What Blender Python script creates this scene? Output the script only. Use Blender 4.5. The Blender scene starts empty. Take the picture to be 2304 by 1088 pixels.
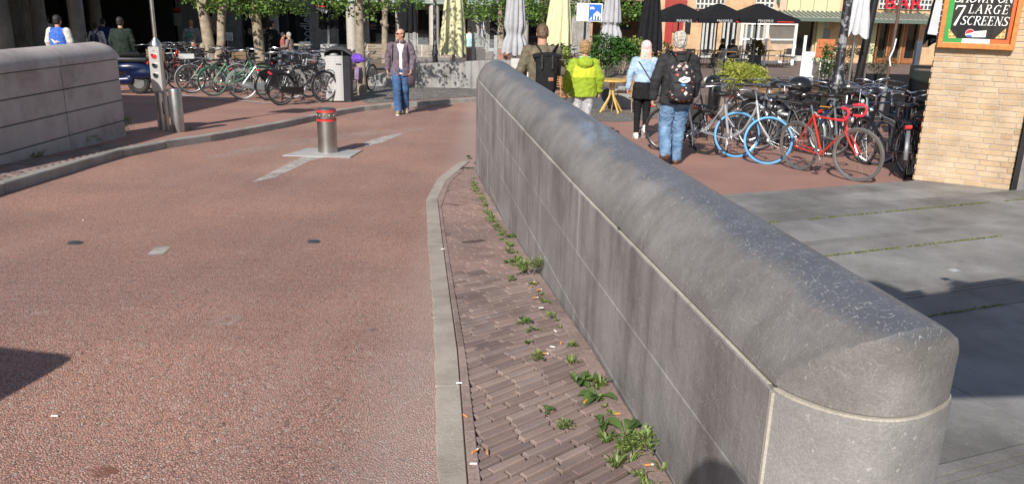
import bpy, bmesh, math, random
from mathutils import Vector, Matrix, noise
from mathutils.geometry import tessellate_polygon
random.seed(7)
C = bpy.context.scene.collection
PI = math.pi
R = math.radians
# ------------------------------------------------------------------ camera, light, exposure
EYE = Vector((0, 0, 1.62)); PITCH = R(16.6); ROLL = R(1.4); FPX = 1800.0
fw = Vector((0, math.cos(PITCH), -math.sin(PITCH))); rt0 = Vector((1, 0, 0)); up0 = rt0.cross(fw)
rt = rt0*math.cos(ROLL) + up0*math.sin(ROLL); up = -rt0*math.sin(ROLL) + up0*math.cos(ROLL)
cam = bpy.data.objects.new('camera', bpy.data.cameras.new('camera')); C.objects.link(cam)
cam.matrix_world = Matrix(((rt.x, up.x, -fw.x, EYE.x), (rt.y, up.y, -fw.y, EYE.y), (rt.z, up.z, -fw.z, EYE.z), (0, 0, 0, 1)))
cam.data.sensor_width = 36; cam.data.lens = 36*FPX/2304; cam.data.clip_start = .05; cam.data.clip_end = 600
S = bpy.context.scene; S.camera = cam
SUN_EL, SUN_AZ = R(33.5), R(17.5)          # travel direction: SUN_AZ to the right of straight ahead
w = bpy.data.worlds.new('World'); S.world = w; w.use_nodes = True
nt = w.node_tree; nt.nodes.clear()
sk = nt.nodes.new('ShaderNodeTexSky'); sk.sky_type = 'NISHITA'; sk.sun_disc = False
sk.sun_elevation = SUN_EL; sk.sun_rotation = PI + SUN_AZ; sk.air_density = 1.0; sk.dust_density = 1.0
bg = nt.nodes.new('ShaderNodeBackground'); bg.inputs[1].default_value = .085
wo = nt.nodes.new('ShaderNodeOutputWorld')
nt.links.new(sk.outputs[0], bg.inputs[0]); nt.links.new(bg.outputs[0], wo.inputs[0])
sd = Vector((math.cos(SUN_EL)*math.sin(SUN_AZ), math.cos(SUN_EL)*math.cos(SUN_AZ), -math.sin(SUN_EL)))
sl = bpy.data.lights.new('sun', 'SUN'); sl.energy = 4.6; sl.angle = R(.53); sl.color = (1, .95, .88)
so = bpy.data.objects.new('sun', sl); C.objects.link(so); so.rotation_euler = sd.to_track_quat('-Z', 'Y').to_euler()
S.view_settings.view_transform = 'Standard'; S.view_settings.look = 'None'; S.view_settings.gamma = 1
S.view_settings.exposure = .48

# ------------------------------------------------------------------ where things stand
ZG = [(-60, .1), (2, .06), (3.5, .03), (5, -.1), (7, -.28), (9, -.40), (11, -.50), (14, -.60), (18, -.74), (25, -.9), (44, -1.2), (60, -1.35), (400, -1.5)]
def interp(T, x):
    if x <= T[0][0]: return T[0][1]
    for (a, u), (b, v) in zip(T, T[1:]):
        if x <= b: return u + (v-u)*(x-a)/(b-a)
    return T[-1][1]
def zg(y): return interp(ZG, y)
def sight(px, py): return rt*((px-1152)/FPX) + up*((544-py)/FPX) + fw
def atz(px, py, z):
    d = sight(px, py); return EYE + d*((z-EYE.z)/d.z)
def G(px, py):                              # the point of the ground seen there
    d = sight(px, py); t = 1.0
    for i in range(4000):
        p = EYE + d*t
        if p.z < zg(p.y): break
        t += .02 if t < 30 else .05
    return p
def W(px, py, D):                           # the point at distance D ahead
    d = sight(px, py); return EYE + d*(D/d.y)
def GX(px, D):                              # ground point at distance D ahead in that direction
    z = zg(D)
    py = 544
    for i in range(30):
        p = W(px, py, D); py += (p.z - z)*FPX/D*.9
    return W(px, py, D)

# ------------------------------------------------------------------ materials
def _n(t, k, **kw):
    n = t.nodes.new(k)
    for a, b in kw.items(): setattr(n, a, b)
    return n
def newmat(name):
    m = bpy.data.materials.new(name); m.use_nodes = True; t = m.node_tree
    return m, t, t.nodes['Principled BSDF']
def tex(t, kind, scale, detail=3, vec=None, **kw):
    n = _n(t, kind); n.inputs['Scale'].default_value = scale
    if 'Detail' in n.inputs: n.inputs['Detail'].default_value = detail
    for a, b in kw.items():
        if a in n.inputs: n.inputs[a].default_value = b
        else: setattr(n, a, b)
    if vec: t.links.new(vec, n.inputs['Vector'])
    return n
def mix(t, f, a, b, mode='MIX'):
    n = _n(t, 'ShaderNodeMix', data_type='RGBA', blend_type=mode)
    for i, v in ((0, f), (6, a), (7, b)):
        if isinstance(v, bpy.types.NodeSocket): t.links.new(v, n.inputs[i])
        elif i == 0: n.inputs[0].default_value = v
        else: n.inputs[i].default_value = (*v, 1) if len(v) == 3 else v
    return n.outputs[2]
def ramp(t, fac, stops):
    n = _n(t, 'ShaderNodeValToRGB'); e = n.color_ramp.elements
    while len(e) < len(stops): e.new(.5)
    for q, (p, c) in zip(e, stops):
        q.position = p; q.color = (*c, 1) if not isinstance(c, (int, float)) else (c, c, c, 1)
    t.links.new(fac, n.inputs[0]); return n.outputs[0]
def mth(t, op, a, b=0.0, clamp=False):
    n = _n(t, 'ShaderNodeMath', operation=op, use_clamp=clamp)
    for i, v in enumerate((a, b)):
        if isinstance(v, bpy.types.NodeSocket): t.links.new(v, n.inputs[i])
        else: n.inputs[i].default_value = v
    return n.outputs[0]
def bump(t, b, h, s=.3, d=.01):
    n = _n(t, 'ShaderNodeBump'); n.inputs['Strength'].default_value = s; n.inputs['Distance'].default_value = d
    t.links.new(h, n.inputs['Height']); t.links.new(n.outputs[0], b.inputs['Normal'])
def objco(t): return _n(t, 'ShaderNodeTexCoord').outputs['Object']
def worldco(t): return _n(t, 'ShaderNodeNewGeometry').outputs['Position']
MC = {}
def M(name, col, rough=.6, metal=0, var=.15, scale=9, bmp=0, bscale=60, spec=.5, trans=0, coat=0):
    if name in MC: return MC[name]
    m, t, b = newmat(name); co = objco(t)
    dark = tuple(c*(1-var) for c in col); lite = tuple(min(1, c*(1+var)) for c in col)
    n1 = tex(t, 'ShaderNodeTexNoise', scale, 5, co)
    t.links.new(ramp(t, n1.outputs[0], [(.3, dark), (.7, lite)]), b.inputs['Base Color'])
    b.inputs['Roughness'].default_value = rough; b.inputs['Metallic'].default_value = metal
    b.inputs['Specular IOR Level'].default_value = spec
    b.inputs['Coat Weight'].default_value = coat
    if trans: b.inputs['Transmission Weight'].default_value = trans
    if bmp: bump(t, b, tex(t, 'ShaderNodeTexNoise', bscale, 4, co).outputs[0], bmp)
    MC[name] = m; return m

def asphalt(name, a, b_, c_, gap, scale, fine=1.0, road=False):
    m, t, b = newmat(name); co = worldco(t)
    dn = tex(t, 'ShaderNodeTexNoise', scale*.6, 2, co)
    v3 = _n(t, 'ShaderNodeVectorMath', operation='MULTIPLY_ADD'); t.links.new(dn.outputs['Color'], v3.inputs[0])
    v3.inputs[1].default_value = (.5/scale,)*3; t.links.new(co, v3.inputs[2])
    v = tex(t, 'ShaderNodeTexVoronoi', scale, 0, v3.outputs[0]); ve = tex(t, 'ShaderNodeTexVoronoi', scale, 0, v3.outputs[0], feature='DISTANCE_TO_EDGE')
    sx = _n(t, 'ShaderNodeSeparateColor'); t.links.new(v.outputs['Color'], sx.inputs[0])
    colr = ramp(t, sx.outputs[0], [(0, a), (.45, b_), (.8, a), (.93, c_), (1, tuple(x*.45 for x in b_))])
    big = tex(t, 'ShaderNodeTexNoise', .9, 6, co)
    edge = ramp(t, ve.outputs[0], [(0, gap), (.16, 1)])
    col = mix(t, 1, colr, edge, 'MULTIPLY')
    bigc = ramp(t, big.outputs[0], [(.3, (.86, .86, .88)), (.7, (1.12, 1.09, 1.06))])
    col = mix(t, 1, col, bigc, 'MULTIPLY')
    spn = tex(t, 'ShaderNodeTexNoise', 5, 8, co)
    col = mix(t, mth(t, 'MULTIPLY', ramp(t, spn.outputs[0], [(.66, 0), (.78, 1)]), .25), col, tuple(x*1.25 for x in c_))
    if road:
        pit = tex(t, 'ShaderNodeTexNoise', 75, 3, co); col = mix(t, ramp(t, pit.outputs[0], [(.33, .75), (.42, 0)]), col, (.09, .06, .05))
        w1 = tex(t, 'ShaderNodeTexNoise', .35, 3, co); col = mix(t, 1, col, ramp(t, w1.outputs[0], [(.4, (.90, .92, .95)), (.6, (1.07, 1.05, 1.02))]), 'MULTIPLY')
        mp = _n(t, 'ShaderNodeMapping'); mp.inputs['Scale'].default_value = (1.6, .12, 1); mp.inputs['Rotation'].default_value = (0, 0, R(12)); t.links.new(co, mp.inputs[0])
        w2 = tex(t, 'ShaderNodeTexNoise', 1.5, 4, mp.outputs[0]); col = mix(t, ramp(t, w2.outputs[0], [(.5, 0), (.75, .18)]), col, (.46, .33, .28))
        cr = tex(t, 'ShaderNodeTexVoronoi', 2.6, 0, co); col = mix(t, mth(t, 'MULTIPLY', ramp(t, cr.outputs['Distance'], [(.03, 1), (.05, 0)]), .6), col, (.17, .15, .15))
        sp = _n(t, 'ShaderNodeSeparateXYZ'); t.links.new(co, sp.inputs[0]); dn2 = tex(t, 'ShaderNodeTexNoise', 6, 5, co)
        e = mth(t, 'ADD', mth(t, 'ADD', sp.outputs[0], mth(t, 'MULTIPLY', sp.outputs[1], .035)), mth(t, 'MULTIPLY', dn2.outputs[0], .25))
        col = mix(t, mth(t, 'MULTIPLY', ramp(t, mth(t, 'ADD', e, 1.0), [(.50, 0), (.80, 1)]), .38), col, (.42, .35, .31))
    t.links.new(col, b.inputs['Base Color']); b.inputs['Roughness'].default_value = .85
    b.inputs['Specular IOR Level'].default_value = .3
    bump(t, b, mth(t, 'MINIMUM', ve.outputs[0], .25), .6*fine, .012/ (scale/100))
    return m
def stone(name, c0, c1, streak=True, crest=False, fleck=.35, scr=1.0, co_world=True, chalk=None):
    m, t, b = newmat(name); co = worldco(t)
    n1 = tex(t, 'ShaderNodeTexNoise', 3.2, 8, co, Roughness=.65)
    col = ramp(t, n1.outputs[0], [(.3, c0), (.7, c1)])
    if streak:
        mp = _n(t, 'ShaderNodeMapping'); mp.inputs['Scale'].default_value = (5, 5, .55); t.links.new(co, mp.inputs[0])
        n2 = tex(t, 'ShaderNodeTexNoise', 2.2, 6, mp.outputs[0])
        col = mix(t, 1, col, ramp(t, n2.outputs[0], [(.34, (.78, .76, .75)), (.5, (1, 1, 1)), (.68, (1.12, 1.115, 1.11))]), 'MULTIPLY')
    n5 = tex(t, 'ShaderNodeTexNoise', 1.3, 9, co, Roughness=.7)
    col = mix(t, 1, col, ramp(t, n5.outputs[0], [(.36, (.74, .72, .71)), (.5, (1, 1, 1)), (.66, (1.10, 1.10, 1.09))]), 'MULTIPLY')
    n3 = tex(t, 'ShaderNodeTexNoise', 170, 3, co)
    col = mix(t, 1, col, ramp(t, n3.outputs[0], [(.35, .88), (.65, 1.1)]), 'MULTIPLY')
    # shallow scratches: cell edges of a stretched pattern, broken up by noise
    def scratch(sc, rot, thr, lo, hi):
        mp = _n(t, 'ShaderNodeMapping'); mp.inputs['Scale'].default_value = sc; mp.inputs['Rotation'].default_value = rot; t.links.new(co, mp.inputs[0])
        d = tex(t, 'ShaderNodeTexNoise', .7, 2, mp.outputs[0]); av = _n(t, 'ShaderNodeVectorMath', operation='MULTIPLY_ADD')
        t.links.new(d.outputs['Color'], av.inputs[0]); av.inputs[1].default_value = (.5, .5, .5); t.links.new(mp.outputs[0], av.inputs[2])
        ve = tex(t, 'ShaderNodeTexVoronoi', 1, 0, av.outputs[0], feature='DISTANCE_TO_EDGE')
        ms = tex(t, 'ShaderNodeTexNoise', 2.2, 3, mp.outputs[0])
        return mth(t, 'MULTIPLY', ramp(t, ve.outputs[0], [(0, 1), (thr, 0)]), ramp(t, ms.outputs[0], [(lo, 0), (hi, 1)]))
    s1 = mth(t, 'ADD', scratch((9, 26, 9), (.5, .2, .9), .02, .52, .6), scratch((24, 7, 12), (.1, .7, -.5), .018, .53, .62), True)
    s1 = mth(t, 'ADD', s1, scratch((45, 14, 30), (.9, -.3, .4), .03, .55, .62), True)
    col = mix(t, mth(t, 'MULTIPLY', s1, .45*scr), col, (.50, .48, .46))
    fl = ramp(t, tex(t, 'ShaderNodeTexNoise', 60, 2, co).outputs[0], [(.68, 0), (.74, 1)])
    col = mix(t, mth(t, 'MULTIPLY', fl, fleck), col, (.5, .48, .45))
    rough = .62
    if crest:
        g = _n(t, 'ShaderNodeNewGeometry'); sp = _n(t, 'ShaderNodeSeparateXYZ'); t.links.new(g.outputs['Position'], sp.inputs[0])
        zz = mth(t, 'ADD', sp.outputs[2], mth(t, 'MULTIPLY', tex(t, 'ShaderNodeTexNoise', 4, 6, co).outputs[0], .10))
        k = ramp(t, mth(t, 'SUBTRACT', zz, .1), [(.855, 0), (.885, 1)])      # worn smooth where people sit
        kk = mth(t, 'MULTIPLY', k, .8)
        col = mix(t, kk, col, mix(t, n1.outputs[0], (.055, .06, .075), (.125, .13, .15)))
        st = mth(t, 'MULTIPLY', mth(t, 'ADD', scratch((16, 70, 20), (.1, .1, .5), .05, .53, .6), scratch((90, 20, 30), (.3, .1, -.4), .06, .57, .62), True), k)
        col = mix(t, mth(t, 'MULTIPLY', st, .5), col, (.62, .62, .60))
        if chalk:
            dx = _n(t, 'ShaderNodeVectorMath', operation='DISTANCE'); mp = _n(t, 'ShaderNodeMapping'); mp.inputs['Scale'].default_value = (1, .16, .3)
            t.links.new(co, mp.inputs[0]); t.links.new(mp.outputs[0], dx.inputs[0]); dx.inputs[1].default_value = (chalk[0], chalk[1]*.16, chalk[2]*.3)
            cm = mth(t, 'MULTIPLY', ramp(t, dx.outputs['Value'], [(.03, 1), (.13, 0)]), ramp(t, tex(t, 'ShaderNodeTexNoise', 18, 6, mp.outputs[0]).outputs[0], [(.4, 0), (.6, 1)]))
            col = mix(t, mth(t, 'MULTIPLY', cm, .3), col, (.34, .44, .58))
        t.links.new(mth(t, 'SUBTRACT', .66, mth(t, 'MULTIPLY', k, .2)), b.inputs['Roughness'])
    else: b.inputs['Roughness'].default_value = rough
    t.links.new(col, b.inputs['Base Color']); b.inputs['Specular IOR Level'].default_value = .4
    hh = mth(t, 'ADD', mth(t, 'MULTIPLY', n3.outputs[0], .5), mth(t, 'MULTIPLY', tex(t, 'ShaderNodeTexNoise', 35, 5, co).outputs[0], 1.0))
    hh = mth(t, 'SUBTRACT', hh, mth(t, 'MULTIPLY', s1, .3))
    bump(t, b, hh, .38, .006)
    return m
def randmat(name, cols, rough=.8, nscale=60, bmp=.5, dirt=.25):      # every piece its own shade
    m, t, b = newmat(name); oi = _n(t, 'ShaderNodeObjectInfo'); co = worldco(t)
    st = [(i/(len(cols)-1), c) for i, c in enumerate(cols)]
    col = ramp(t, oi.outputs['Random'], st)
    n1 = tex(t, 'ShaderNodeTexNoise', nscale, 6, co)
    col = mix(t, 1, col, ramp(t, n1.outputs[0], [(.3, 1-dirt), (.7, 1+dirt)]), 'MULTIPLY')
    n2 = tex(t, 'ShaderNodeTexNoise', 4, 5, co)
    col = mix(t, 1, col, ramp(t, n2.outputs[0], [(.35, .82), (.65, 1.1)]), 'MULTIPLY')
    t.links.new(col, b.inputs['Base Color']); b.inputs['Roughness'].default_value = rough; b.inputs['Specular IOR Level'].default_value = .3
    bump(t, b, n1.outputs[0], bmp, .004); return m
def leafmat(name, c0, c1):
    m, t, b = newmat(name); g = _n(t, 'ShaderNodeNewGeometry')
    col = ramp(t, g.outputs['Random Per Island'], [(0, c0), (.6, c1), (1, tuple(x*1.5 for x in c1))])
    t.links.new(col, b.inputs['Base Color']); b.inputs['Roughness'].default_value = .5
    tr = _n(t, 'ShaderNodeBsdfTranslucent'); t.links.new(col, tr.inputs[0]); ms = _n(t, 'ShaderNodeMixShader'); ms.inputs[0].default_value = .35
    o = t.nodes['Material Output']; t.links.new(b.outputs[0], ms.inputs[1]); t.links.new(tr.outputs[0], ms.inputs[2]); t.links.new(ms.outputs[0], o.inputs[0])
    return m
def glassmat(name, tint=(.02, .025, .03), alpha=.35, rough=.03):
    m, t, b = newmat(name); b.inputs['Base Color'].default_value = (*tint, 1); b.inputs['Roughness'].default_value = rough
    b.inputs['Alpha'].default_value = alpha; b.inputs['Specular IOR Level'].default_value = .8; return m

road_m = asphalt('red_aggregate', (.53, .305, .24), (.43, .235, .18), (.52, .42, .36), .30, 92, 1.3, True)
plaza_m = asphalt('fine_red_asphalt', (.37, .205, .16), (.31, .165, .13), (.40, .28, .23), .8, 210, .3)
kerb_m = stone('granite_kerb', (.24, .225, .20), (.36, .34, .305), False, False, .5, .1)
concrete_m = stone('pebbled_concrete', (.29, .25, .21), (.40, .355, .305), False, False, .6, 0)
wall_m = stone('weathered_bluestone', (.178, .166, .161), (.285, .268, .262), True, False, .25, .6)
cope_m = stone('worn_bluestone_coping', (.135, .125, .118), (.245, .230, .220), False, True, .3, .45, chalk=(.46, 4.7, .93))
end_m = stone('pale_bluestone_end', (.175, .165, .16), (.265, .252, .246), False, False, .4, .4)
lwall_m = stone('pale_stone_blocks', (.37, .32, .295), (.45, .40, .375), False, False, .1, .1)
step_m = stone('dark_bluestone_steps', (.175, .175, .18), (.265, .262, .265), False, False, .4, .35)
mortar_m = stone('pale_mortar', (.33, .30, .25), (.44, .41, .36), False, False, .3, 0)
grime_m = M('joint_grime', (.07, .06, .05), .95, var=.4, scale=20)
brick_m = randmat('brown_paving_brick', [(.18, .128, .115), (.26, .19, .168), (.215, .155, .14), (.155, .112, .105), (.28, .21, .19), (.205, .16, .15)], .8, 90, .15, .08)
border_m = randmat('border_brick', [(.24, .17, .15), (.29, .215, .19), (.21, .15, .135)], .8, 70, .5)
ybrick_m = randmat('yellow_brick', [(.43, .305, .19), (.46, .34, .225), (.485, .37, .255), (.41, .28, .17), (.475, .355, .235), (.445, .33, .225)], .85, 45, .35, .07)
cobble_m = asphalt('grey_cobbles', (.24, .22, .20), (.17, .155, .145), (.31, .29, .26), .45, 11, 1.0)
pave_m = asphalt('grey_brown_pavers', (.22, .17, .145), (.18, .135, .12), (.28, .23, .2), .6, 8, .8)
steel = M('brushed_steel', (.46, .44, .42), .34, 1, .2, 6, .1, 200)
steeld = M('dull_steel', (.27, .26, .25), .45, 1, .25, 6, .1, 200)
blackm = M('black_paint', (.012, .012, .013), .35, var=.2)
rubber = M('black_rubber', (.02, .02, .02), .8, var=.2)
chrome = M('chrome', (.7, .7, .7), .2, 1, .1)
white_p = M('white_paint', (.75, .75, .73), .5, var=.06)
worn_w = stone('worn_white_marking', (.40, .34, .30), (.62, .58, .54), False, False, .4, 0)
skin = M('skin', (.50, .27, .19), .5, var=.12, scale=14)
lampblack = M('lamp_post_paint', (.015, .015, .017), .4, var=.3)

# ------------------------------------------------------------------ mesh helpers
def prop(o, label=None, cat=None, group=None, kind=None):
    if label: o['label'] = label
    if cat: o['category'] = cat
    if group: o['group'] = group
    if kind: o['kind'] = kind
    return o
def link(name, me, mat, parent=None, loc=None):
    o = bpy.data.objects.new(name, me); C.objects.link(o)
    if mat is not None and not len(me.materials): me.materials.append(mat)
    if parent is not None: o.parent = parent
    if loc is not None: o.location = loc
    return o
def thing(name, label, cat, loc=(0, 0, 0), rz=0, group=None, rx=0, ry=0):
    o = bpy.data.objects.new(name, None); C.objects.link(o); o.empty_display_size = .1
    o.location = loc; o.rotation_euler = (rx, ry, rz); return prop(o, label, cat, group)
class B:
    def __init__(s): s.b = bmesh.new()
    def box(s, c, size, rz=0, rx=0, ry=0, taper=1, bev=0):
        m = Matrix.Translation(c) @ Matrix.Rotation(rz, 4, 'Z') @ Matrix.Rotation(rx, 4, 'X') @ Matrix.Rotation(ry, 4, 'Y') @ Matrix.Diagonal((*size, 1))
        r = bmesh.ops.create_cube(s.b, size=1, matrix=Matrix())
        for v in r['verts']:
            if v.co.z > 0: v.co.x *= taper; v.co.y *= taper
            v.co = m @ v.co
        if bev:
            es = list({e for v in r['verts'] for e in v.link_edges})
            bmesh.ops.bevel(s.b, geom=es, offset=bev, segments=2, affect='EDGES', profile=.6)
        return s
    def tube(s, pts, rad, n=8, cap=True, flat=None):
        pts = [Vector(p) for p in pts]
        if not isinstance(rad, (list, tuple)): rad = [rad]*len(pts)
        rings = []; t0 = None
        for i, p in enumerate(pts):
            t = (pts[min(i+1, len(pts)-1)] - pts[max(i-1, 0)])
            t = t.normalized() if t.length > 1e-9 else Vector((0, 0, 1))
            if t0 is None:
                a = Vector((0, 0, 1)) if abs(t.z) < .9 else Vector((1, 0, 0)); x = t.cross(a).normalized()
            else:
                x = (x - t*x.dot(t)).normalized()
            y = t.cross(x); t0 = t
            fx, fy = (1, 1) if flat is None else flat
            rings.append([s.b.verts.new(p + (x*math.cos(2*PI*k/n)*fx + y*math.sin(2*PI*k/n)*fy)*rad[i]) for k in range(n)])
        for a, b in zip(rings, rings[1:]):
            for k in range(n): s.b.faces.new((a[k], a[(k+1) % n], b[(k+1) % n], b[k]))
        if cap:
            s.b.faces.new(rings[0][::-1]); s.b.faces.new(rings[-1])
        return s
    def lathe(s, prof, n=24, at=(0, 0, 0), sy=1.0):
        at = Vector(at); rings = []
        for r, z in prof:
            rings.append([s.b.verts.new(at + Vector((r*math.cos(2*PI*k/n), r*sy*math.sin(2*PI*k/n), z))) for k in range(n)])
        for a, b in zip(rings, rings[1:]):
            for k in range(n): s.b.faces.new((a[k], a[(k+1) % n], b[(k+1) % n], b[k]))
        s.b.faces.new(rings[0][::-1]); s.b.faces.new(rings[-1]); return s
    def ell(s, c, r, rot=None, u=14, v=9):
        m = Matrix.Translation(c) @ (rot or Matrix()) @ Matrix.Diagonal((*r, 1))
        bmesh.ops.create_uvsphere(s.b, u_segments=u, v_segments=v, radius=1, matrix=m); return s
    def torus(s, c, R_, r, axis='Y', n=32, k=6, a0=0, a1=2*PI, flat=1):
        pts = []
        full = abs(a1-a0-2*PI) < 1e-6
        rings = []
        N = n if full else n+1
        for i in range(N):
            a = a0 + (a1-a0)*i/n
            ring = []
            for j in range(k):
                b_ = 2*PI*j/k; rr = R_ + r*math.cos(b_); h = r*math.sin(b_)*flat
                if axis == 'Y': p = (rr*math.cos(a), h, rr*math.sin(a))
                else: p = (rr*math.cos(a), rr*math.sin(a), h)
                ring.append(s.b.verts.new(Vector(c)+Vector(p)))
            rings.append(ring)
        for i in range(N if full else N-1):
            a, b = rings[i], rings[(i+1) % N]
            for j in range(k): s.b.faces.new((a[j], b[j], b[(j+1) % k], a[(j+1) % k]))
        return s
    def poly(s, pts): s.b.faces.new([s.b.verts.new(p) for p in pts]); return s
    def prism(s, pts, d):                       # pts: planar loop; d: extrusion vector
        d = Vector(d); a = [s.b.verts.new(p) for p in pts]; b = [s.b.verts.new(Vector(p)+d) for p in pts]; n = len(a)
        s.b.faces.new(a[::-1]); s.b.faces.new(b)
        for i in range(n): s.b.faces.new((a[i], a[(i+1) % n], b[(i+1) % n], b[i]))
        return s
    def loft(s, rings, cap=True, closed=True):
        rr = [[s.b.verts.new(p) for p in r] for r in rings]; n = len(rr[0])
        for a, b in zip(rr, rr[1:]):
            for k in range(n if closed else n-1): s.b.faces.new((a[k], a[(k+1) % n], b[(k+1) % n], b[k]))
        if cap: s.b.faces.new(rr[0][::-1]); s.b.faces.new(rr[-1])
        return s
    def me(s, smooth=False, name='mesh'):
        bmesh.ops.recalc_face_normals(s.b, faces=s.b.faces)
        m = bpy.data.meshes.new(name); s.b.to_mesh(m); s.b.free()
        if smooth:
            m.shade_smooth()
            if smooth != 2:
                try: m.set_sharp_from_angle(angle=R(40))
                except Exception: pass
        return m
    def build(s, name, mat, parent=None, smooth=True, loc=None): 
        m = s.me(smooth, name); m.materials.append(mat); return link(name, m, mat, parent, loc)
def copy_tree(o, parent=None):
    c = o.copy(); C.objects.link(c); c.parent = parent
    for ch in list(o.children): copy_tree(ch, c)
    return c
def sheet(name, pts, off, mat, kind='structure', parent=None, ys=None):
    bm = bmesh.new(); vs_ = [bm.verts.new((p[0], p[1], 0)) for p in pts]
    for t3 in tessellate_polygon([[Vector((p[0], p[1], 0)) for p in pts]]):
        try: bm.faces.new([vs_[k] for k in t3])
        except ValueError: pass
    for y, _ in ZG + [(i*.5, 0) for i in range(5, 40)]:
        bmesh.ops.bisect_plane(bm, geom=bm.verts[:]+bm.edges[:]+bm.faces[:], plane_co=(0, y, 0), plane_no=(0, 1, 0))
    for v in bm.verts: v.co.z = zg(v.co.y) + off
    for f in bm.faces:
        f.normal_update()
        if f.normal.z < 0: f.normal_flip()
    m = bpy.data.meshes.new(name); bm.to_mesh(m); bm.free(); m.materials.append(mat)
    o = link(name, m, mat, parent)
    if kind: o['kind'] = kind
    return o
def text_mesh(txt, size, depth=.004, align='CENTER'):
    cu = bpy.data.curves.new('text', 'FONT'); cu.body = txt; cu.size = size; cu.extrude = depth; cu.align_x = align; cu.align_y = 'CENTER'
    o = bpy.data.objects.new('text', cu); C.objects.link(o)
    bpy.context.view_layer.update()
    m = bpy.data.meshes.new_from_object(o.evaluated_get(bpy.context.evaluated_depsgraph_get()))
    bpy.data.objects.remove(o); bpy.data.curves.remove(cu); return m
def text(txt, size, loc, mat, parent, rot=(PI/2, 0, 0), name='lettering', depth=.004):
    m = text_mesh(txt, size, depth); m.materials.clear(); m.materials.append(mat)
    o = link(name, m, mat, parent, loc); o.rotation_euler = rot; return o

# ================================================================== THE GROUND
WR = [(y, interp([(-60, 1.6), (-3, 1.6), (1.7, .87), (2.4, .79), (4.3, .5), (5.7, .33), (7.5, .08), (9.0, -.1), (9.3, 0)], y)) for y in (-6, 1.7, 2.4, 4.3, 5.7, 7.5, 8.0)]
step_hole = [(x, y) for y, x in WR]                  # under the wall; right of it are the steps
far_edge = [(.9, 7.9), (2.25, 8.43), (4.83, 9.46), (16, 13.9), (30, 19.5)]
sheet('ground', [(-150, -40), (1.6, -40)] + step_hole + far_edge + [(150, 19.5), (150, 250), (-150, 250)], -.03, pave_m)
# kerb line on the left of the road, taken along its top edge
KL = [(-60, 470), (0, 440), (60, 420), (145, 395), (215, 372), (285, 352), (370, 335), (500, 315), (640, 288), (720, 270), (790, 254), (860, 245), (960, 239), (1068, 230), (1180, 222), (1262, 219)]
KLw = [G(*p) for p in KL]; KLw[0] = Vector((-4.9, 5.5, 0))
KLw.insert(0, Vector((-4.85, -6, 0)))
road_pts = [(p.x, p.y) for p in KLw] + [(3.2, 21), (9, 21.5), (30, 22)] + far_edge[::-1] + step_hole[::-1]
sheet('road', road_pts, 0, road_m)
# the finer red asphalt of the square beyond the wall and of the cycle parking on the left
sheet('square', [(.3, 10.0), (-.2, 11.5), (.2, 19.5), (3.2, 21), (9, 21.5), (30, 22)] + far_edge[::-1] + [(.1, 8.3)], .004, plaza_m)
gp = [G(1308, 268), G(1400, 250), G(1475, 240), G(1475, 268), G(1400, 275)]
sheet('cobble_patch', [(p.x, p.y) for p in [G(1290, 245), G(1395, 238), G(1480, 232), G(1480, 268), G(1400, 275), G(1300, 272)]], .008, cobble_m)
# footway with kerb stones
foot = [(p.x, p.y) for p in KLw] + [(3.2, 23.5), (-4, 23.5), (-14, 23.5), (-14, -6)]
sheet('footway', foot, .10, plaza_m)
gv = [G(828, 243), G(870, 240), G(960, 234), G(1066, 226), (Vector((-.3, 20.6, 0))), Vector((0, 24, 0)), Vector((-7.5, 24, 0)), G(800, 190), G(780, 225)]
sheet('pavement', [(p.x, p.y) for p in gv], .106, cobble_m)
def resample(P, step):
    out = [P[0].copy()]; acc = 0
    for a, b in zip(P, P[1:]):
        L = (b-a).length; d = step-acc
        while d <= L:
            out.append(a.lerp(b, d/L)); d += step
        acc = (acc+L) % step if False else L-(d-step)
    return out
kerb = thing('kerb', None, None); kerb['kind'] = 'structure'; del kerb['kind']
kerb = kerb
kerb['kind'] = 'structure'
KS = resample([Vector((p.x, p.y, 0)) for p in KLw], .92)
def seg_block(a, b, side, wd, z0, z1, bev=.008, gap=.006):      # block along a-b, growing to `side`
    d = (b-a); L = d.length; d.normalize(); n = Vector((-d.y, d.x, 0))*side
    a = a + d*gap; b = b - d*gap
    pr = [(0, z0), (0, z1-.015), (.012, z1), (wd-.004, z1), (wd, z0)]
    bm = B(); rings = []
    for k in range(4):
        p = a.lerp(b, k/3); zz = zg(p.y)
        rings.append([Vector((p.x, p.y, 0)) + n*(u + random.uniform(-.002, .002)) + Vector((0, 0, zz+h+random.uniform(-.0015, .0015))) for u, h in pr])
    bm.loft(rings); return bm
for a, b in zip(KS, KS[1:]):
    a2 = a + Vector(((b-a).y, -(b-a).x, 0)).normalized()*.0
    seg_block(a, b, 1, .13, -.1, .108).build('kerbstone', kerb_m, kerb, False)

# strip of brick between the road and the long wall -------------------------------------
XL = [(-3, 1.35), (0, .92), (1.81, .655), (2.4, .57), (3.3, .43), (4.3, .28), (4.8, .21), (5.7, .11), (6.6, -.03), (7.5, -.14), (8.2, -.25), (10.45, -.535)]
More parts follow.
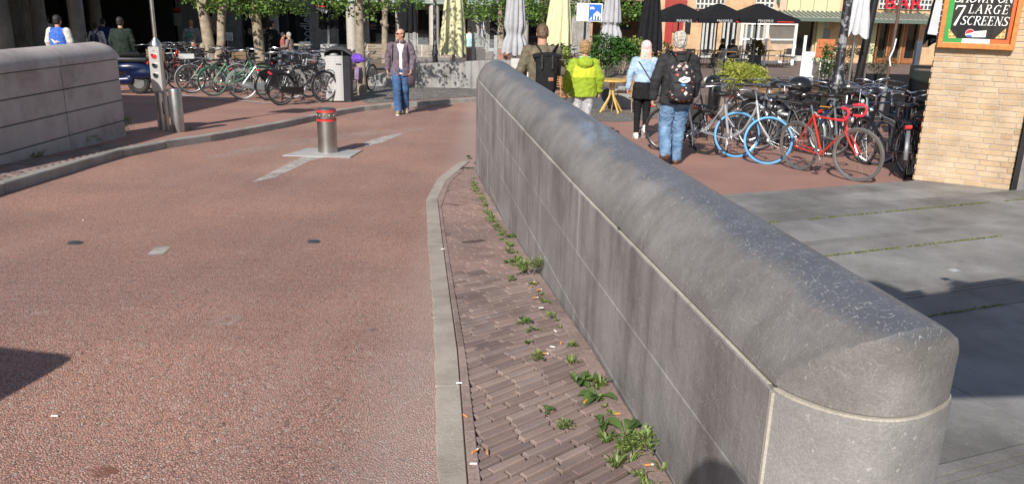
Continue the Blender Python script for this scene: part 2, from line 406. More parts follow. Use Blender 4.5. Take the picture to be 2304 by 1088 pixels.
# smooth the wall's plan
_c = None
def xl(y):
    s_ = 0; wsum = 0
    for k in range(-4, 5):
        ww = 1.0; s_ += ww*interp(XL, min(max(y + k*.3, -3), 10.45) if abs(k) else y); wsum += ww
    v = s_/wsum
    if y > 9.25: v = interp(XL, y)
    return v
K0 = [(985, 1088), (978, 800), (972, 650), (964, 560), (959, 450), (985, 402), (1030, 368), (1066, 345)]
K1 = [(1052, 1088), (1030, 800), (1003, 600), (985, 450), (1004, 408), (1067, 354)]
K2 = [(1082, 1088), (1052, 830), (1020, 640), (994, 470), (1012, 415), (1067, 364)]
def wl(K):
    P = [G(*p) for p in K]; P = [(p.y, p.x) for p in P]; d = P[1][1]-P[0][1]
    P.sort(); e = (P[1][1]-P[0][1])/(P[1][0]-P[0][0]); P.insert(0, (-3, P[0][1] - e*(P[0][0]+3))); return P
T0, T1, T2 = wl(K0), wl(K1), wl(K2)
def band(name, Ta, Tb, y0, y1, off, mat, kind='structure', parent=None):
    ys = [y0 + (y1-y0)*k/60 for k in range(61)]
    bm = B()
    rings = [[(interp(Ta, y), y, zg(y)+off), (interp(Tb, y), y, zg(y)+off)] for y in ys]
    bm.loft(rings, False, False); o = bm.build(name, mat, parent, False)
    if kind: o['kind'] = kind
    return o
def kerbband():
    st = thing('edging', None, None); st['kind'] = 'structure'
    ys = [-3, -1, .4, 1.4, 2.25, 3.1, 4.0, 4.95, 5.9, 6.9, 7.9, 8.7, 9.5, 10.1, 10.6, 10.95]
    for a, b in zip(ys, ys[1:]):
        bm = B(); rings = []; rz_ = random.uniform(-.001, .002)
        for k in range(16):
            y = a+.003 + (b-a-.006)*k/15; z = zg(y)
            xa = interp(T0, y)+random.uniform(-.005, .005); xb = max(interp(T1, y), xa+.02)
            rings.append([(xa, y, z-.1), (xa, y, z+.004), (xa+.004, y, z+.008+rz_), (xb-.004, y, z+.012+rz_), (xb, y, z+.006), (xb, y, z-.1)])
        bm.loft(rings).build('concrete_edging', concrete_m, st, False)
kerbband()
def bandT(Ta, dx): return [(y, x+dx) for y, x in Ta]
XW = [(y/4, xl(y/4)) for y in range(-12, 43)]
band('strip_bed', T1, XW, -2, 10.4, .004, M('brick_joint_soil', (.045, .034, .026), .95, var=.4, scale=30, bmp=.5))
strip = thing('brick_strip', None, None); strip['kind'] = 'structure'
def brickmesh(L, Wd, H=.03, r=.004, seed=0):
    rd = random.Random(seed); b = B(); b.box((0, 0, 0), (L, Wd, H), bev=0)
    for v in b.b.verts:
        if v.co.z > 0: v.co.x -= math.copysign(r, v.co.x); v.co.y -= math.copysign(r, v.co.y)
        v.co += Vector((rd.uniform(-1, 1), rd.uniform(-1, 1), rd.uniform(-.4, .4)))*.0012
    bmesh.ops.bevel(b.b, geom=[e for e in b.b.edges if all(v.co.z > 0 for v in e.verts)], offset=.003, segments=1, affect='EDGES')
    m = b.me(False, 'brick'); return m
bv = [brickmesh(.1555, .0395, .03, .0035, i) for i in range(5)]
for m in bv: m.materials.append(brick_m)
ANG = R(42); ca, sa = math.cos(ANG), math.sin(ANG)
cand = []
pitchW, pitchL = .0485, .163
for r_ in range(-60, 300):
    offs = random.uniform(0, pitchL)
    for q in range(-50, 90):
        u = q*pitchL + offs + random.uniform(-.004, .004); v = r_*pitchW
        x = u*ca - v*sa; y = u*sa + v*ca
        if y < 1.5 or y > 10.2: continue
        lo = interp(T2, y)-.006; hi = xl(y) - .070
        hx = .077*ca
        if x + hx < lo or x - hx > hi: continue
        cl = max(0, lo-(x-hx)); cr = max(0, (x+hx)-hi)
        if cl + cr > .11: continue
        sc = 1 - (cl+cr)/(2*hx)
        cand.append((y + (cl-cr)/2*sa/ca, x + (cl-cr)/2, u, v, sc))
cand.sort()
far = bmesh.new()
missing = 0
for i, (y, x, u, v, sc) in enumerate(cand):
    yy = y
    if random.random() < .006: continue
    tilt = Matrix.Rotation(random.uniform(-.018, .018), 4, 'X') @ Matrix.Rotation(random.uniform(-.012, .012), 4, 'Y')
    slope = (zg(yy+.1)-zg(yy-.1))/.2
    mt = Matrix.Translation((x, yy, zg(yy)+.004+random.uniform(-.0025, .0025))) @ Matrix.Rotation(math.atan(slope), 4, 'X') @ Matrix.Rotation(ANG+random.uniform(-.02, .02), 4, 'Z') @ tilt @ Matrix.Diagonal((sc, 1, 1, 1))
    if i < 300:
        o = link('brick', bv[i % 5], None, strip); o.matrix_world = mt
    else:
        n0 = len(far.verts); far.from_mesh(bv[i % 5]); far.verts.ensure_lookup_table()
        for vv in far.verts[n0:]: vv.co = mt @ vv.co
mf = bpy.data.meshes.new('bricks'); far.to_mesh(mf); far.free()
bfm = asphalt('brown_paving_brick_far', (.25, .175, .155), (.21, .145, .13), (.28, .2, .18), 1, 7, .1)
o = link('bricks', mf, bfm, strip); o['kind'] = 'stuff'
# stretcher row beside the edging and flat tiles along the wall foot
edge = thing('border_course', None, None); edge['kind'] = 'structure'
y = 1.3
while y < 9.9:
    L = random.uniform(.19, .21) if y > 2 else .2
    bm = B(); rings = []
    for k in range(3):
        q = y+.003+(L-.006)*k/2; a, b = interp(T1, q)+.003, interp(T2, q)-.001; z = zg(q)
        rings.append([(a, q, z-.02), (a, q, z+.019), (a+.004, q, z+.024), (b-.004, q, z+.024), (b, q, z+.019), (b, q, z-.02)])
    bm.loft(rings).build('brick', border_m, edge, False); y += L
foot_t = thing('tile_course', None, None); foot_t['kind'] = 'structure'
y = 1.2
while y < 10:
    L = random.uniform(.27, .31); bm = B(); rings = []
    dz = random.uniform(-.002, .003); dz2 = random.uniform(-.002, .002)
    for k in range(3):
        q = y+.003+(L-.006)*k/2; a, b = xl(q)-.074, xl(q)-.008; z = zg(q)+dz
        rings.append([(a, q, z-.02), (a, q, z+.018), (a+.004, q, z+.022), (b, q, z+.022+dz2), (b, q, z-.02)])
    bm.loft(rings).build('paving_tile', border_m, foot_t, False); y += L

# ================================================================== THE LONG WALL
TH = .45; ZJ = .72
def frame(y):
    x = xl(y); t = Vector((xl(y+.15)-xl(y-.15), .3, 0)).normalized(); n = Vector((t.y, -t.x, 0)); return Vector((x, y, 0)), t, n
lw = thing('parapet_wall', 'long curving bluestone parapet wall with rounded coping between road and square', 'wall')
VJ = [1.81, 3.95, 5.6, 7.15, 8.55, 9.75]
courses = [(-.9, -.246), (-.24, .074), (.08, .394), (.40, .712)]
def wall_block(y0, y1, z0, z1, mat, inset=0, name='stone_panel'):
    bm = B(); rings = []; N = max(2, int((y1-y0)/.2)); g = .0035
    for k in range(N+1):
        y = y0+g + (y1-y0-2*g)*k/N; p, t, n = frame(y)
        a, b = p + n*inset, p + n*(TH-inset)
        c = .004
        rings.append([a+Vector((0, 0, z0)), a+Vector((0, 0, z1-c)), a+n*c+Vector((0, 0, z1)), b+Vector((0, 0, z1)), b+Vector((0, 0, z0))])
    bm.loft(rings); return bm.build(name, mat, lw, False)
for a, b in zip(VJ, VJ[1:]):
    for z0, z1 in courses: wall_block(a, b, z0, z1, wall_m, random.uniform(0, .003))
wall_block(1.84, 9.9, -1.0, .716, mortar_m, .006, 'mortar_core')
# far end: rounded in plan
def far_end(z0, z1, mat, name, inset=0, dome=False):
    p, t, n = frame(9.755); bm = B(); L = .62
    out = [p + n*inset]
    rings = []
    prof = []
    for k in range(15):
        a = PI*k/14
        q = p + n*(TH/2 - (TH/2-inset)*math.cos(a)) + t*(.35 + .24*math.sin(a) - .0)
        prof.append(q)
    loop = [p + n*inset] + prof + [p + n*(TH-inset)]
    if not dome:
        bm.loft([[v + Vector((0, 0, z0)) for v in loop], [v + Vector((0, 0, z1)) for v in loop]])
    return bm.build(name, mat, lw, True)
for z0, z1 in courses: far_end(z0, z1, wall_m, 'end_stone')
far_end(-1, .716, mortar_m, 'mortar_core', .006)
# near end: bulging in plan, one stone below the coping
eP = [(.0, 0), (.012, .035), (.03, .068), (.07, .12), (.11, .152), (.15, .174), (.19, .185), (.23, .188), (.28, .18), (.33, .16), (.38, .134), (.416, .108), (.44, .08), (TH, .04)]
def endloop(inset=0):
    p, t, n = frame(1.81); out = []
    for k in range(25):
        u = TH*k/24; e = interp(eP, u)
        e = sum(interp(eP, min(max(u+d, 0), TH)) for d in (-.012, 0, .012))/3
        if k == 0: e = 0
        uu = min(max(u, inset), TH-inset); out.append((uu, p + n*uu - t*max(0, e-inset*.8)))
    out.append((TH-inset, p + n*(TH-inset) + t*.0))
    return out
HC = [(0, 0), (.006, .034), (.018, .063), (.04, .100), (.08, .145), (.12, .178), (.16, .203), (.2, .218), (.245, .224), (.29, .218), (.34, .200), (.385, .170), (.415, .132), (.437, .085), (.446, .045), (.45, 0)]
def hcope(u):                       # coping profile above the joint
    return (interp(HC, u)*2 + interp(HC, max(0, u-.012)) + interp(HC, min(TH, u+.012)))/4 if .02 < u < .43 else interp(HC, u)
lp = [q for u, q in endloop()]
pa, ta, na = frame(1.80)
bm = B(); bm.loft([[v+Vector((0, 0, -.3)) for v in lp], [v+Vector((0, 0, .706)) for v in lp], [v*.999+Vector((.001, .003, .713)) for v in lp]]); bm.build('end_stone', end_m, lw, True)
bm = B(); bm.loft([[q+Vector((0, 0, -.3)) for u, q in endloop(.006)], [q+Vector((0, 0, .72)) for u, q in endloop(.006)]]); bm.build('mortar_core', mortar_m, lw, True)
# vertical mortar between end stone and first panels
bm = B(); bm.box(pa+na*.002+Vector((0, .005, .2)), (.012, .012, 1.02), rz=math.atan2(ta.y, ta.x)).build('mortar_joint', mortar_m, lw, False)
IN = .010
def cope(ya, yb, near=False, farend=False):
    bm = B(); N = max(3, int((yb-ya)/.08)); cols = 44
    rows = []
    us = [IN + (TH-IN-.002)*(.5-.5*math.cos(PI*k/cols)) for k in range(cols+1)]
    us2 = [(TH)*(.5-.5*math.cos(PI*k/cols)) for k in range(cols+1)]
    for j in range(N+1):
        y = ya + .0035 + (yb-ya-.007)*j/N; row = []
        for u, u2 in zip(us, us2):
            p, t, n = frame(y); h = hcope(u2)
            if farend:
                f = j/N; k = f
                p0, t0, n0 = frame(ya); e = (.33+.24*math.sqrt(max(0, 1-(2*u/TH-1)**2)))
                p = p0 + t0*e*f + n0*0; n = n0
                h = hcope(u2) * (1 - max(0, (f-.45)/.55)**3.0)**.5 if f < 1 else 0
            if near and j == 0:
                pass
            row.append(p + n*u + Vector((0, 0, ZJ+.004+h + .0012*noise.noise(Vector((u*9, y*9, 3))))))
        rows.append(row)
    if near:                     # run the barrel out to the bulging end, then drop a vertical face
        E = endloop(); p, t, n = frame(ya); pre = []
        steps = 6
        for s_ in range(steps, 0, -1):
            row = []
            for u, u2 in zip(us, us2):
                e = interp([(a, ((frame(1.81)[0]+frame(1.81)[2]*a) - q).length) for a, q in E[:-1]], u2)
                e = max(0, e-.008)
                chip = 0
                if s_ == steps: chip = -.008*abs(noise.noise(Vector((u*40, 1, 2)))) - .010*max(0, noise.noise(Vector((u*120, 5, 2))))
                row.append(p + n*u - t*(e*s_/steps) + Vector((0, 0, ZJ+.004+hcope(u2)+chip)))
            pre.append(row)
        rows = pre + rows
        face = []
        for f in (0, .25, .5, .75, .97):
            face.append([Vector((v.x, v.y, ZJ+.004+(v.z-ZJ-.004)*f)) for v in rows[0]])
            # slight outward belly
        rows = face[:-1] + [[v + (t*-.0025) + Vector((0, 0, -.003)) for v in face[-1]]] + rows
    vr = [[bm.b.verts.new(v) for v in r] for r in rows]
    for a, b in zip(vr, vr[1:]):
        for k in range(cols): bm.b.faces.new((a[k], a[k+1], b[k+1], b[k]))
    if near: bmesh.ops.remove_doubles(bm.b, verts=bm.b.verts, dist=.0004)
    else: bm.b.faces.new(vr[0])
    if not farend: bm.b.faces.new(vr[-1][::-1])
    o = bm.build('coping_stone', cope_m, lw, True)
    return o
CJ = [1.81, 2.95, 4.4, 5.8, 7.2, 8.6, 9.75]
cope(CJ[0], CJ[1], True)
for a, b in zip(CJ[1:], CJ[2:]): cope(a, b)
cope(9.75, 9.76, farend=True)

# ================================================================== LEFT WALL
A0 = G(60, 378); A1 = G(287, 322)
A0 = Vector((A0.x, A0.y, 0)); A1 = Vector((A1.x, A1.y, 0)); dA = (A1-A0).normalized(); nA = Vector((-dA.y, dA.x, 0))
wl2 = thing('low_wall', 'shaded pale stone block wall with rounded coping along the left footway', 'wall')
LA = (A1-A0).length
TOPZ = atz(262, 140, 0)
# height of the joint under the coping at the near corner of the far end
def h_at(px, py, P):                 # height where the vertical over P is seen at py
    best = None
    for k in range(0, 400):
        z = -1+k*.01; v = Vector((P.x, P.y, z))-EYE; yy = 544-FPX*v.dot(up)/v.dot(fw)
        if best is None or abs(yy-py) < best[0]: best = (abs(yy-py), z)
    return best[1]
zj2 = h_at(270, 132, A1)
print('left wall joint', zj2, 'end', A1, dA)
cs = .30; lev = [zj2-cs*k for k in range(7)]
S0 = LA - .0
vj = [LA - x for x in (0, 1.45, 2.9, 4.35, 5.8, 7.25, 8.7, 10.2)]
for b_, a_ in zip(vj, vj[1:]):
    for k in range(5):
        z1, z0 = lev[k]-.007, lev[k+1]+.007
        off = 0
        p0 = A0 + dA*(a_+.006); p1 = A0 + dA*(b_-.006); ins = random.uniform(0, .004)
        bm = B(); L = [p0+nA*ins, p1+nA*ins, p1+nA*.5, p0+nA*.5]
        bm.prism([v+Vector((0, 0, z0)) for v in L], (0, 0, z1-z0))
        bmesh.ops.bevel(bm.b, geom=bm.b.edges[:], offset=.006, segments=1, affect='EDGES'); bm.build('stone_block', lwall_m, wl2, False)
    prof = [(.0-.02, 0), (-.02, .06), (.01, .13), (.07, .19), (.16, .225), (.25, .235), (.34, .225), (.43, .19), (.5, .12), (.52, .0)]
    rings = []
    n_ = 6
    for k in range(n_+1):
        q = A0 + dA*(a_+.004 + (b_-a_-.008)*k/n_); sc = 1
        rings.append([q + nA*u + Vector((0, 0, zj2+.004+h)) for u, h in prof])
    if b_ == vj[0]:
        rings = rings[:-1]
        for d_, f in ((-.16, 1), (-.08, .93), (-.03, .8), (0, .55), (.01, 0)):
            q = A0 + dA*(b_+d_+.01); rings.append([q + nA*u + Vector((0, 0, zj2+.004+h*f)) for u, h in prof])
    bm = B(); bm.loft(rings); bm.build('coping_stone', lwall_m, wl2, True)
p0 = A0+dA*vj[-1]; p1 = A0+dA*(vj[0]-.01)
bm = B(); bm.prism([v+Vector((0, 0, -1.2)) for v in (p0+nA*.012, p1+nA*.012, p1+nA*.488, p0+nA*.488)], (0, 0, zj2+1.2)).build('mortar_core', grime_m, wl2, False)
# brick footway in front of that wall
fb = thing('footway_bricks', None, None); fb['kind'] = 'structure'
fbm = [brickmesh(.20, .068, .03, .003, 20+i) for i in range(3)]
for m in fbm: m.materials.append(brick_m)
cnt = 0
for r_ in range(60):
    y = 6.6 + r_*.075
    for q in range(-3, 9):
        x = -6.5 + q*.207 + (r_ % 2)*.1
        d = min(((Vector((x, y, 0))-k).length for k in KS))
        if Vector((x-A0.x, y-A0.y, 0)).dot(nA) > -.11 or y > 11.2: continue
        # right bound: kerb line
        kx = interp(sorted([(k.y, k.x) for k in KS]), y)
        if x > kx-.16: continue
        if cnt >= 300: break
        o = link('brick', fbm[cnt % 3], None, fb, (x, y, zg(y)+.092)); cnt += 1
        o.rotation_euler = (math.atan((zg(y+.2)-zg(y-.2))/.4)+random.uniform(-.02, .02), random.uniform(-.02, .02), random.uniform(-.02, .02))

# ================================================================== STEPS on the right
st = thing('steps', None, None); st['kind'] = 'structure'
dS = Vector((.928, .372, 0)).normalized(); nS = Vector((-dS.y, dS.x, 0))
E0p = [Vector((2.25, 8.41, 0)), Vector((2.25, 7.33, 0)), Vector((2.25, 6.02, 0)), Vector((2.28, 4.54, 0)), Vector((1.54, 2.47, 0)), Vector((1.54, .9, 0))]
EZ = [-.3, -.22, -.12, 0, .12, .24]
moss_lines = []
def tinted(name, c0, c1):
    m = stone(name, c0, c1, False, False, .4, .35); t = m.node_tree; b = t.nodes['Principled BSDF']; l = b.inputs['Base Color'].links[0].from_socket
    oi = _n(t, 'ShaderNodeObjectInfo'); co = worldco(t)
    col = mix(t, 1, l, ramp(t, oi.outputs['Random'], [(0, (.90, .90, .91)), (.5, (1, 1, .99)), (1, (1.10, 1.10, 1.09))]), 'MULTIPLY')
    n = tex(t, 'ShaderNodeTexNoise', 1.4, 7, co); col = mix(t, 1, col, ramp(t, n.outputs[0], [(.35, (.78, .77, .76)), (.6, (1.08, 1.08, 1.08))]), 'MULTIPLY')
    sp = tex(t, 'ShaderNodeTexVoronoi', 3.1, 0, co); col = mix(t, mth(t, 'MULTIPLY', ramp(t, sp.outputs['Distance'], [(.035, 1), (.05, 0)]), .6), col, (.09, .085, .08))
    t.links.new(col, b.inputs['Base Color']); return m
slab_m = tinted('dark_bluestone_slab', (.19, .184, .176), (.265, .257, .247)); nose_m = tinted('brownish_nosing_stone', (.165, .156, .148), (.235, .224, .215))
def clipx(P, dirn):            # first point along the line that is inside the wall
    t = -6.0
    while t < 20:
        q = P + dirn*t
        if q.x > xl(min(max(q.y, -3), 10.4))+.22 and (q.y > 1.9 or q.x > .95): return t
        t += .02
    return 0
for i in range(6):
    P = E0p[i]; z = EZ[i]; zb = z - .35
    depth = (E0p[i] - (E0p[i+1] if i < 5 else E0p[i]+nS*-1.4)).dot(nS) + .02
    bounds = [(0, .045), (.056, .085), (.096, .348)] + [(.360, depth+.12)]
    for j, (u0, u1) in enumerate(bounds):
        if j < 3:
            spans = []; t = 0; t0 = clipx(P - nS*u0, dS)
            nsp = 9
            cuts = [t0 + k*1.6 + .3*(j % 2) for k in range(0, nsp+1)]; cuts[0] = t0
        else:
            t0 = clipx(P - nS*u1, dS); t0b = clipx(P - nS*u0, dS); t0 = max(t0, t0b) if False else min(t0, t0b)
            cuts = [t0 + k*1.25 + (i*.37 % .8) for k in range(0, 12)]; cuts[0] = t0
        for a, b in zip(cuts, cuts[1:]):
            q0 = P + dS*(a+.002) - nS*u0; q1 = P + dS*(b-.002) - nS*u0; q2 = P + dS*(b-.002) - nS*u1; q3 = P + dS*(a+.002) - nS*u1
            dz = random.uniform(-.0015, .0015)
            bm = B(); bm.prism([v+Vector((0, 0, zb)) for v in (q0, q1, q2, q3)], (0, 0, z-zb+dz)); bm.build('step_slab' if j == 3 else 'nosing_strip', slab_m if j == 3 else nose_m, st, False)
    # groove bed
    q = [P + dS*clipx(P, dS), P + dS*14, P + dS*14 - nS*(depth+.1), P + dS*clipx(P-nS*.4, dS) - nS*(depth+.1)]
    bm = B(); bm.prism([v+Vector((0, 0, zb-.02)) for v in q], (0, 0, z-zb+.006)); bm.build('bed', grime_m, st, False)
    moss_lines.append((P - nS*.354, z))

# ================================================================== MARKINGS, STUDS, PLATES on the road
def wornpaint(name, thr, c0=(.40, .35, .31), c1=(.60, .56, .52)):
    m = stone(name, c0, c1, False, False, .4, 0); t = m.node_tree; b = t.nodes['Principled BSDF']; co = worldco(t)
    n = tex(t, 'ShaderNodeTexNoise', 13, 9, co, Roughness=.8); t.links.new(ramp(t, n.outputs[0], [(thr-.16, 0), (thr+.14, .85)]), b.inputs['Alpha']); return m
worn_w = wornpaint('worn_white_marking', .42); worn_f = wornpaint('faded_white_marking', .60)
def decal(name, px, off, mat, label=None, cat=None, group=None, kind='structure'):
    pts = [G(*p) for p in px]
    return sheet(name, [(p.x, p.y) for p in pts], off, mat, kind)
decal('road_marking', [(566, 411), (640, 372), (690, 349), (742, 352), (700, 362), (620, 400)], .004, worn_w)
decal('road_marking', [(818, 322), (860, 308), (902, 300), (905, 303), (858, 322), (822, 330)], .004, worn_w)
decal('road_marking', [(330, 575), (352, 556), (386, 556), (364, 576)], .004, worn_w)
decal('road_marking', [(457, 733), (505, 712), (556, 714), (520, 735)], .004, worn_f)
decal('road_stain', [(196, 1062), (240, 1050), (268, 1066), (230, 1078), (200, 1076)], .005, wornpaint('rusty_stain', .5, (.20, .075, .045), (.26, .11, .07)))
decal('faded_tyre_arc', [(455, 352), (560, 333), (690, 312), (820, 296), (960, 288), (960, 293), (830, 305), (700, 324), (570, 345), (470, 358)], .003, worn_f)
decal('tar_patch', [(832, 741), (848, 738), (842, 747), (832, 748)], .004, wornpaint('grey_tar_spot', .5, (.14, .12, .12), (.2, .18, .17)))
band_m = stone('parking_line_paint', (.38, .36, .34), (.55, .53, .51), False, False, .4, 0)
def stripe(P, wd, off, mat, name='parking_line'):
    P = [G(*p) for p in P]; bm = B(); rings = []
    for i, p in enumerate(P):
        d = (P[min(i+1, len(P)-1)] - P[max(i-1, 0)]).normalized(); n = Vector((-d.y, d.x, 0))*wd/2
        rings.append([Vector((p.x, p.y, zg(p.y)+off))-n, Vector((p.x, p.y, zg(p.y)+off))+n])
    bm.loft(rings, False, False); o = bm.build(name, mat, None, False); o['kind'] = 'structure'
stripe([(276, 193), (330, 206), (392, 222), (450, 230), (520, 236), (590, 242), (640, 245)], .09, .112, band_m)
stripe([(638, 245.5), (690, 241), (732, 237)], .09, .114, band_m)
# lighter arcs where tyres cross
tyre_m = asphalt('tyre_swept_asphalt', (.40, .225, .175), (.32, .175, .14), (.48, .36, .3), .6, 125)
for px_, lab in (((168, 548), 'left of the two flat steel studs in the red road'), ((706, 545), 'flat steel stud in the red road nearer the brick strip')):
    p = G(*px_); b = B(); b.lathe([(.05, 0), (.05, .008), (.042, .013), (.0, .015)], 20); o = b.build('road_stud', steeld, None, True, p)
    prop(o, lab, 'road stud', 'round studs in the road')

# steel bollard on its plate
p = G(738, 344)
plate = B(); q = [G(636, 352), G(694, 335), G(815, 340), G(788, 356)]
plate.prism([(v.x, v.y, zg(v.y)+.003) for v in q], (0, 0, .012)); bmesh.ops.recalc_face_normals(plate.b, faces=plate.b.faces)
bo = thing('bollard', 'retractable steel bollard with two red bands standing in the middle of the red road', 'bollard', p)
o = plate.build('base_plate', stone('worn_grey_plate', (.30, .29, .28), (.42, .41, .40), False, False, .3, .3), bo, False); o.matrix_parent_inverse = Matrix.Translation(-p)
B().lathe([(.138, -.02), (.138, .465), (.1375, .47)], 40).build('post', steel, bo)
B().lathe([(.138, .505), (.138, .595)], 40).build('upper_post', steel, bo)
redband = M('red_reflective_band', (.62, .03, .03), .4, var=.1)
for z in (.47, .595):
    B().lathe([(.1395, z), (.1395, z+.026)], 40).build('red_band', redband, bo)
B().lathe([(.137, .62), (.137, .628), (.125, .64), (.0, .645)], 40).build('cap', steeld, bo)
for k in range(5):
    a = -PI/2 + (k-2)*.55
    B().ell((.137*math.cos(a), .137*math.sin(a), .55), (.018, .018, .018), u=10, v=6).build('reflector', steeld, bo)

# signal post with its three lamps, and the bollard next to it
p = G(371, 307)
sp_ = thing('signal_post', 'steel signal column with one red lamp, two dark lamps and a sign pole', 'signal', p)
B().lathe([(.088, -.02), (.088, 1.42), (.084, 1.45), (.03, 1.53), (.03, 1.54)], 32).build('column', steel, sp_)
B().lathe([(.029, 1.5), (.029, 3.1)], 16).build('pole', steel, sp_)
hb = B(); hb.prism([(-.085, -.10, .74), (.085, -.10, .74), (.085, -.10, 1.40), (-.085, -.10, 1.40)], (0, .13, 0)); hb.prism([(-.085, -.098, .74), (.085, -.098, .74), (.04, -.06, .66), (-.04, -.06, .66)], (0, .1, .001))
bmesh.ops.bevel(hb.b, geom=[e for e in hb.b.edges], offset=.006, segments=1, affect='EDGES')
hb.build('signal_housing', M('pale_steel_panel', (.62, .60, .57), .35, .6, .08, 6), sp_, False)
lamp_red = M('red_lamp_lens', (.75, .01, .02), .15, var=.1, coat=1); lamp_dk = M('dark_lamp_lens', (.03, .032, .035), .15, var=.1, coat=1)
m_ = lamp_red; nt_ = m_.node_tree; b_ = nt_.nodes['Principled BSDF']; b_.inputs['Emission Color'].default_value = (1, .01, .03, 1); b_.inputs['Emission Strength'].default_value = .55
for z, mm in ((1.26, lamp_red), (1.115, lamp_dk), (.965, lamp_dk)):
    ln = B(); ln.ell((0, -.100, z), (.036, .012, .036), u=20, v=10); lo_ = ln.build('lamp', mm, sp_)
    v_ = B(); v_.torus((0, -.104, z), .038, .004, 'Y', 24, 6); v_.build('ring', steeld, lo_)
    h_ = B(); n_ = 14; a_ = []
    h_.loft([[(.041*math.cos(t_), -.10 - d_*abs(math.sin(t_))**.7, z+.041*math.sin(t_)) for t_ in [PI*.05 + PI*.9*k/n_ for k in range(n_+1)]] for d_ in (0, .05)], False, False); h_.build('visor', steeld, lo_)
B().lathe([(.009, 0), (.009, .006)], 10).build('screw', steeld, sp_, loc=(0, -.101, 1.35)).rotation_euler = (PI/2, 0, 0)
B().box((.062, -.086, .47), (.03, .02, .2), bev=.004).build('hinge_plate', steeld, sp_)
sg = B(); sg.box((0, -.03, 2.5), (.66, .02, .62), bev=.003); sg.build('sign_panel', M('grey_sign_back', (.35, .35, .36), .5, .3), sp_)
p = G(403, 311)
b2 = thing('bollard', 'plain round steel bollard right beside the signal column', 'bollard', p)
B().lathe([(.098, -.02), (.098, .76), (.094, .775), (.0, .782)], 36).build('post', steel, b2)
rf = B(); rf.ell((-.05, -.086, .70), (.008, .006, .008)); rf.build('reflector', redband, b2)
B().ell((.045, -.088, .70), (.008, .006, .008)).build('reflector', redband, b2)

# ------------------------------------------------------------------ litter bin
p = G(765, 238); p.z = zg(p.y)+.1
bn = thing('litter_bin', 'tall grey litter bin with perforated front and black side by the kerb', 'litter bin', p, R(8))
dotm, t_, bs_ = newmat('dimpled_grey_metal'); co_ = objco(t_); mp_ = _n(t_, 'ShaderNodeMapping'); mp_.inputs['Scale'].default_value = (16, 0, 16); t_.links.new(co_, mp_.inputs[0])
v_ = tex(t_, 'ShaderNodeTexVoronoi', 1, 0, mp_.outputs[0], Randomness=0.0); bs_.inputs['Roughness'].default_value = .5
t_.links.new(ramp(t_, v_.outputs['Distance'], [(.12, (.47, .46, .45)), (.24, (.40, .395, .385))]), bs_.inputs['Base Color'])
bump(t_, bs_, v_.outputs['Distance'], .5, -.01)
fr = [(-.29+.0, -.16), (-.2, -.215), (-.08, -.24), (.04, -.24), (.11, -.225), (.11, .2), (-.29, .2)]
B().prism([(x, y, .04) for x, y in fr], (0, 0, 1.0)).build('front_shell', dotm, bn, False)
fr2 = [(.115, -.225), (.26, -.16), (.30, -.1), (.30, .22), (.115, .22)]
darkgrey = M('dark_grey_metal', (.035, .037, .042), .5, var=.15)
B().prism([(x, y, .0) for x, y in fr2], (0, 0, 1.04)).build('side_panel', darkgrey, bn, False)
B().box((0, 0, .02), (.56, .38, .04)).build('plinth', darkgrey, bn)
hd = B(); hd.loft([[(x, y, z) for x in (xa,) for y, z in ((-.22, 1.04+a_), (.22, 1.04+a_), (.22, 1.10+a_), (-.22, 1.10+a_))] for xa, a_ in ((-.29, -.0), (-.26, .08), (-.15, .13), (0, .14), (.14, .12), (.3, .02))]); hd.build('hood', darkgrey, bn, False)
B().box((.0, .19, 1.1), (.56, .02, .14)).build('back_panel', darkgrey, bn)
B().box((.1, -.12, 1.09), (.03, .1, .12)).build('hood_bracket', darkgrey, bn)
B().box((.02, -.243, .86), (.11, .006, .025)).build('ash_slot', blackm, bn)
bg_ = B(); bg_.ell((-.1, -.0, 1.06), (.12, .15, .05)); bg_.build('bin_bag', M('bin_bag_plastic', (.3, .3, .31), .3, var=.3), bn)

# ================================================================== PEOPLE
import numpy as np
class F:
    """a distance field that joins rounded volumes into one smooth skin"""
    def __init__(s): s.p = []; s.b = s
    def ell(s, c, r, rot=None, u=0, v=0):
        m = np.array((rot or Matrix()).to_3x3()); s.p.append(('e', np.array(c, float), np.array(r, float), m)); return s
    def cap(s, a, b, ra, rb): s.p.append(('c', np.array(a, float), np.array(b, float), ra, rb))
    def stack(s, rows): s.p.append(('s', sorted(rows)))
    def torus(s, c, R_, r, *k): s.p.append(('t', np.array(c, float), R_, r))
def bbox_of(q):
    if q[0] == 'e': r = max(q[2]); return q[1]-r, q[1]+r
    if q[0] == 'c': return np.minimum(q[1]-q[3], q[2]-q[4]), np.maximum(q[1]+q[3], q[2]+q[4])
    if q[0] == 't': e = np.array([q[2]+q[3], q[2]+q[3], q[3]]); return q[1]-e, q[1]+e
    R_ = q[1]; return np.array([min(r[3]-r[1] for r in R_), min(r[4]-r[2] for r in R_), R_[0][0]]), np.array([max(r[3]+r[1] for r in R_), max(r[4]+r[2] for r in R_), R_[-1][0]])
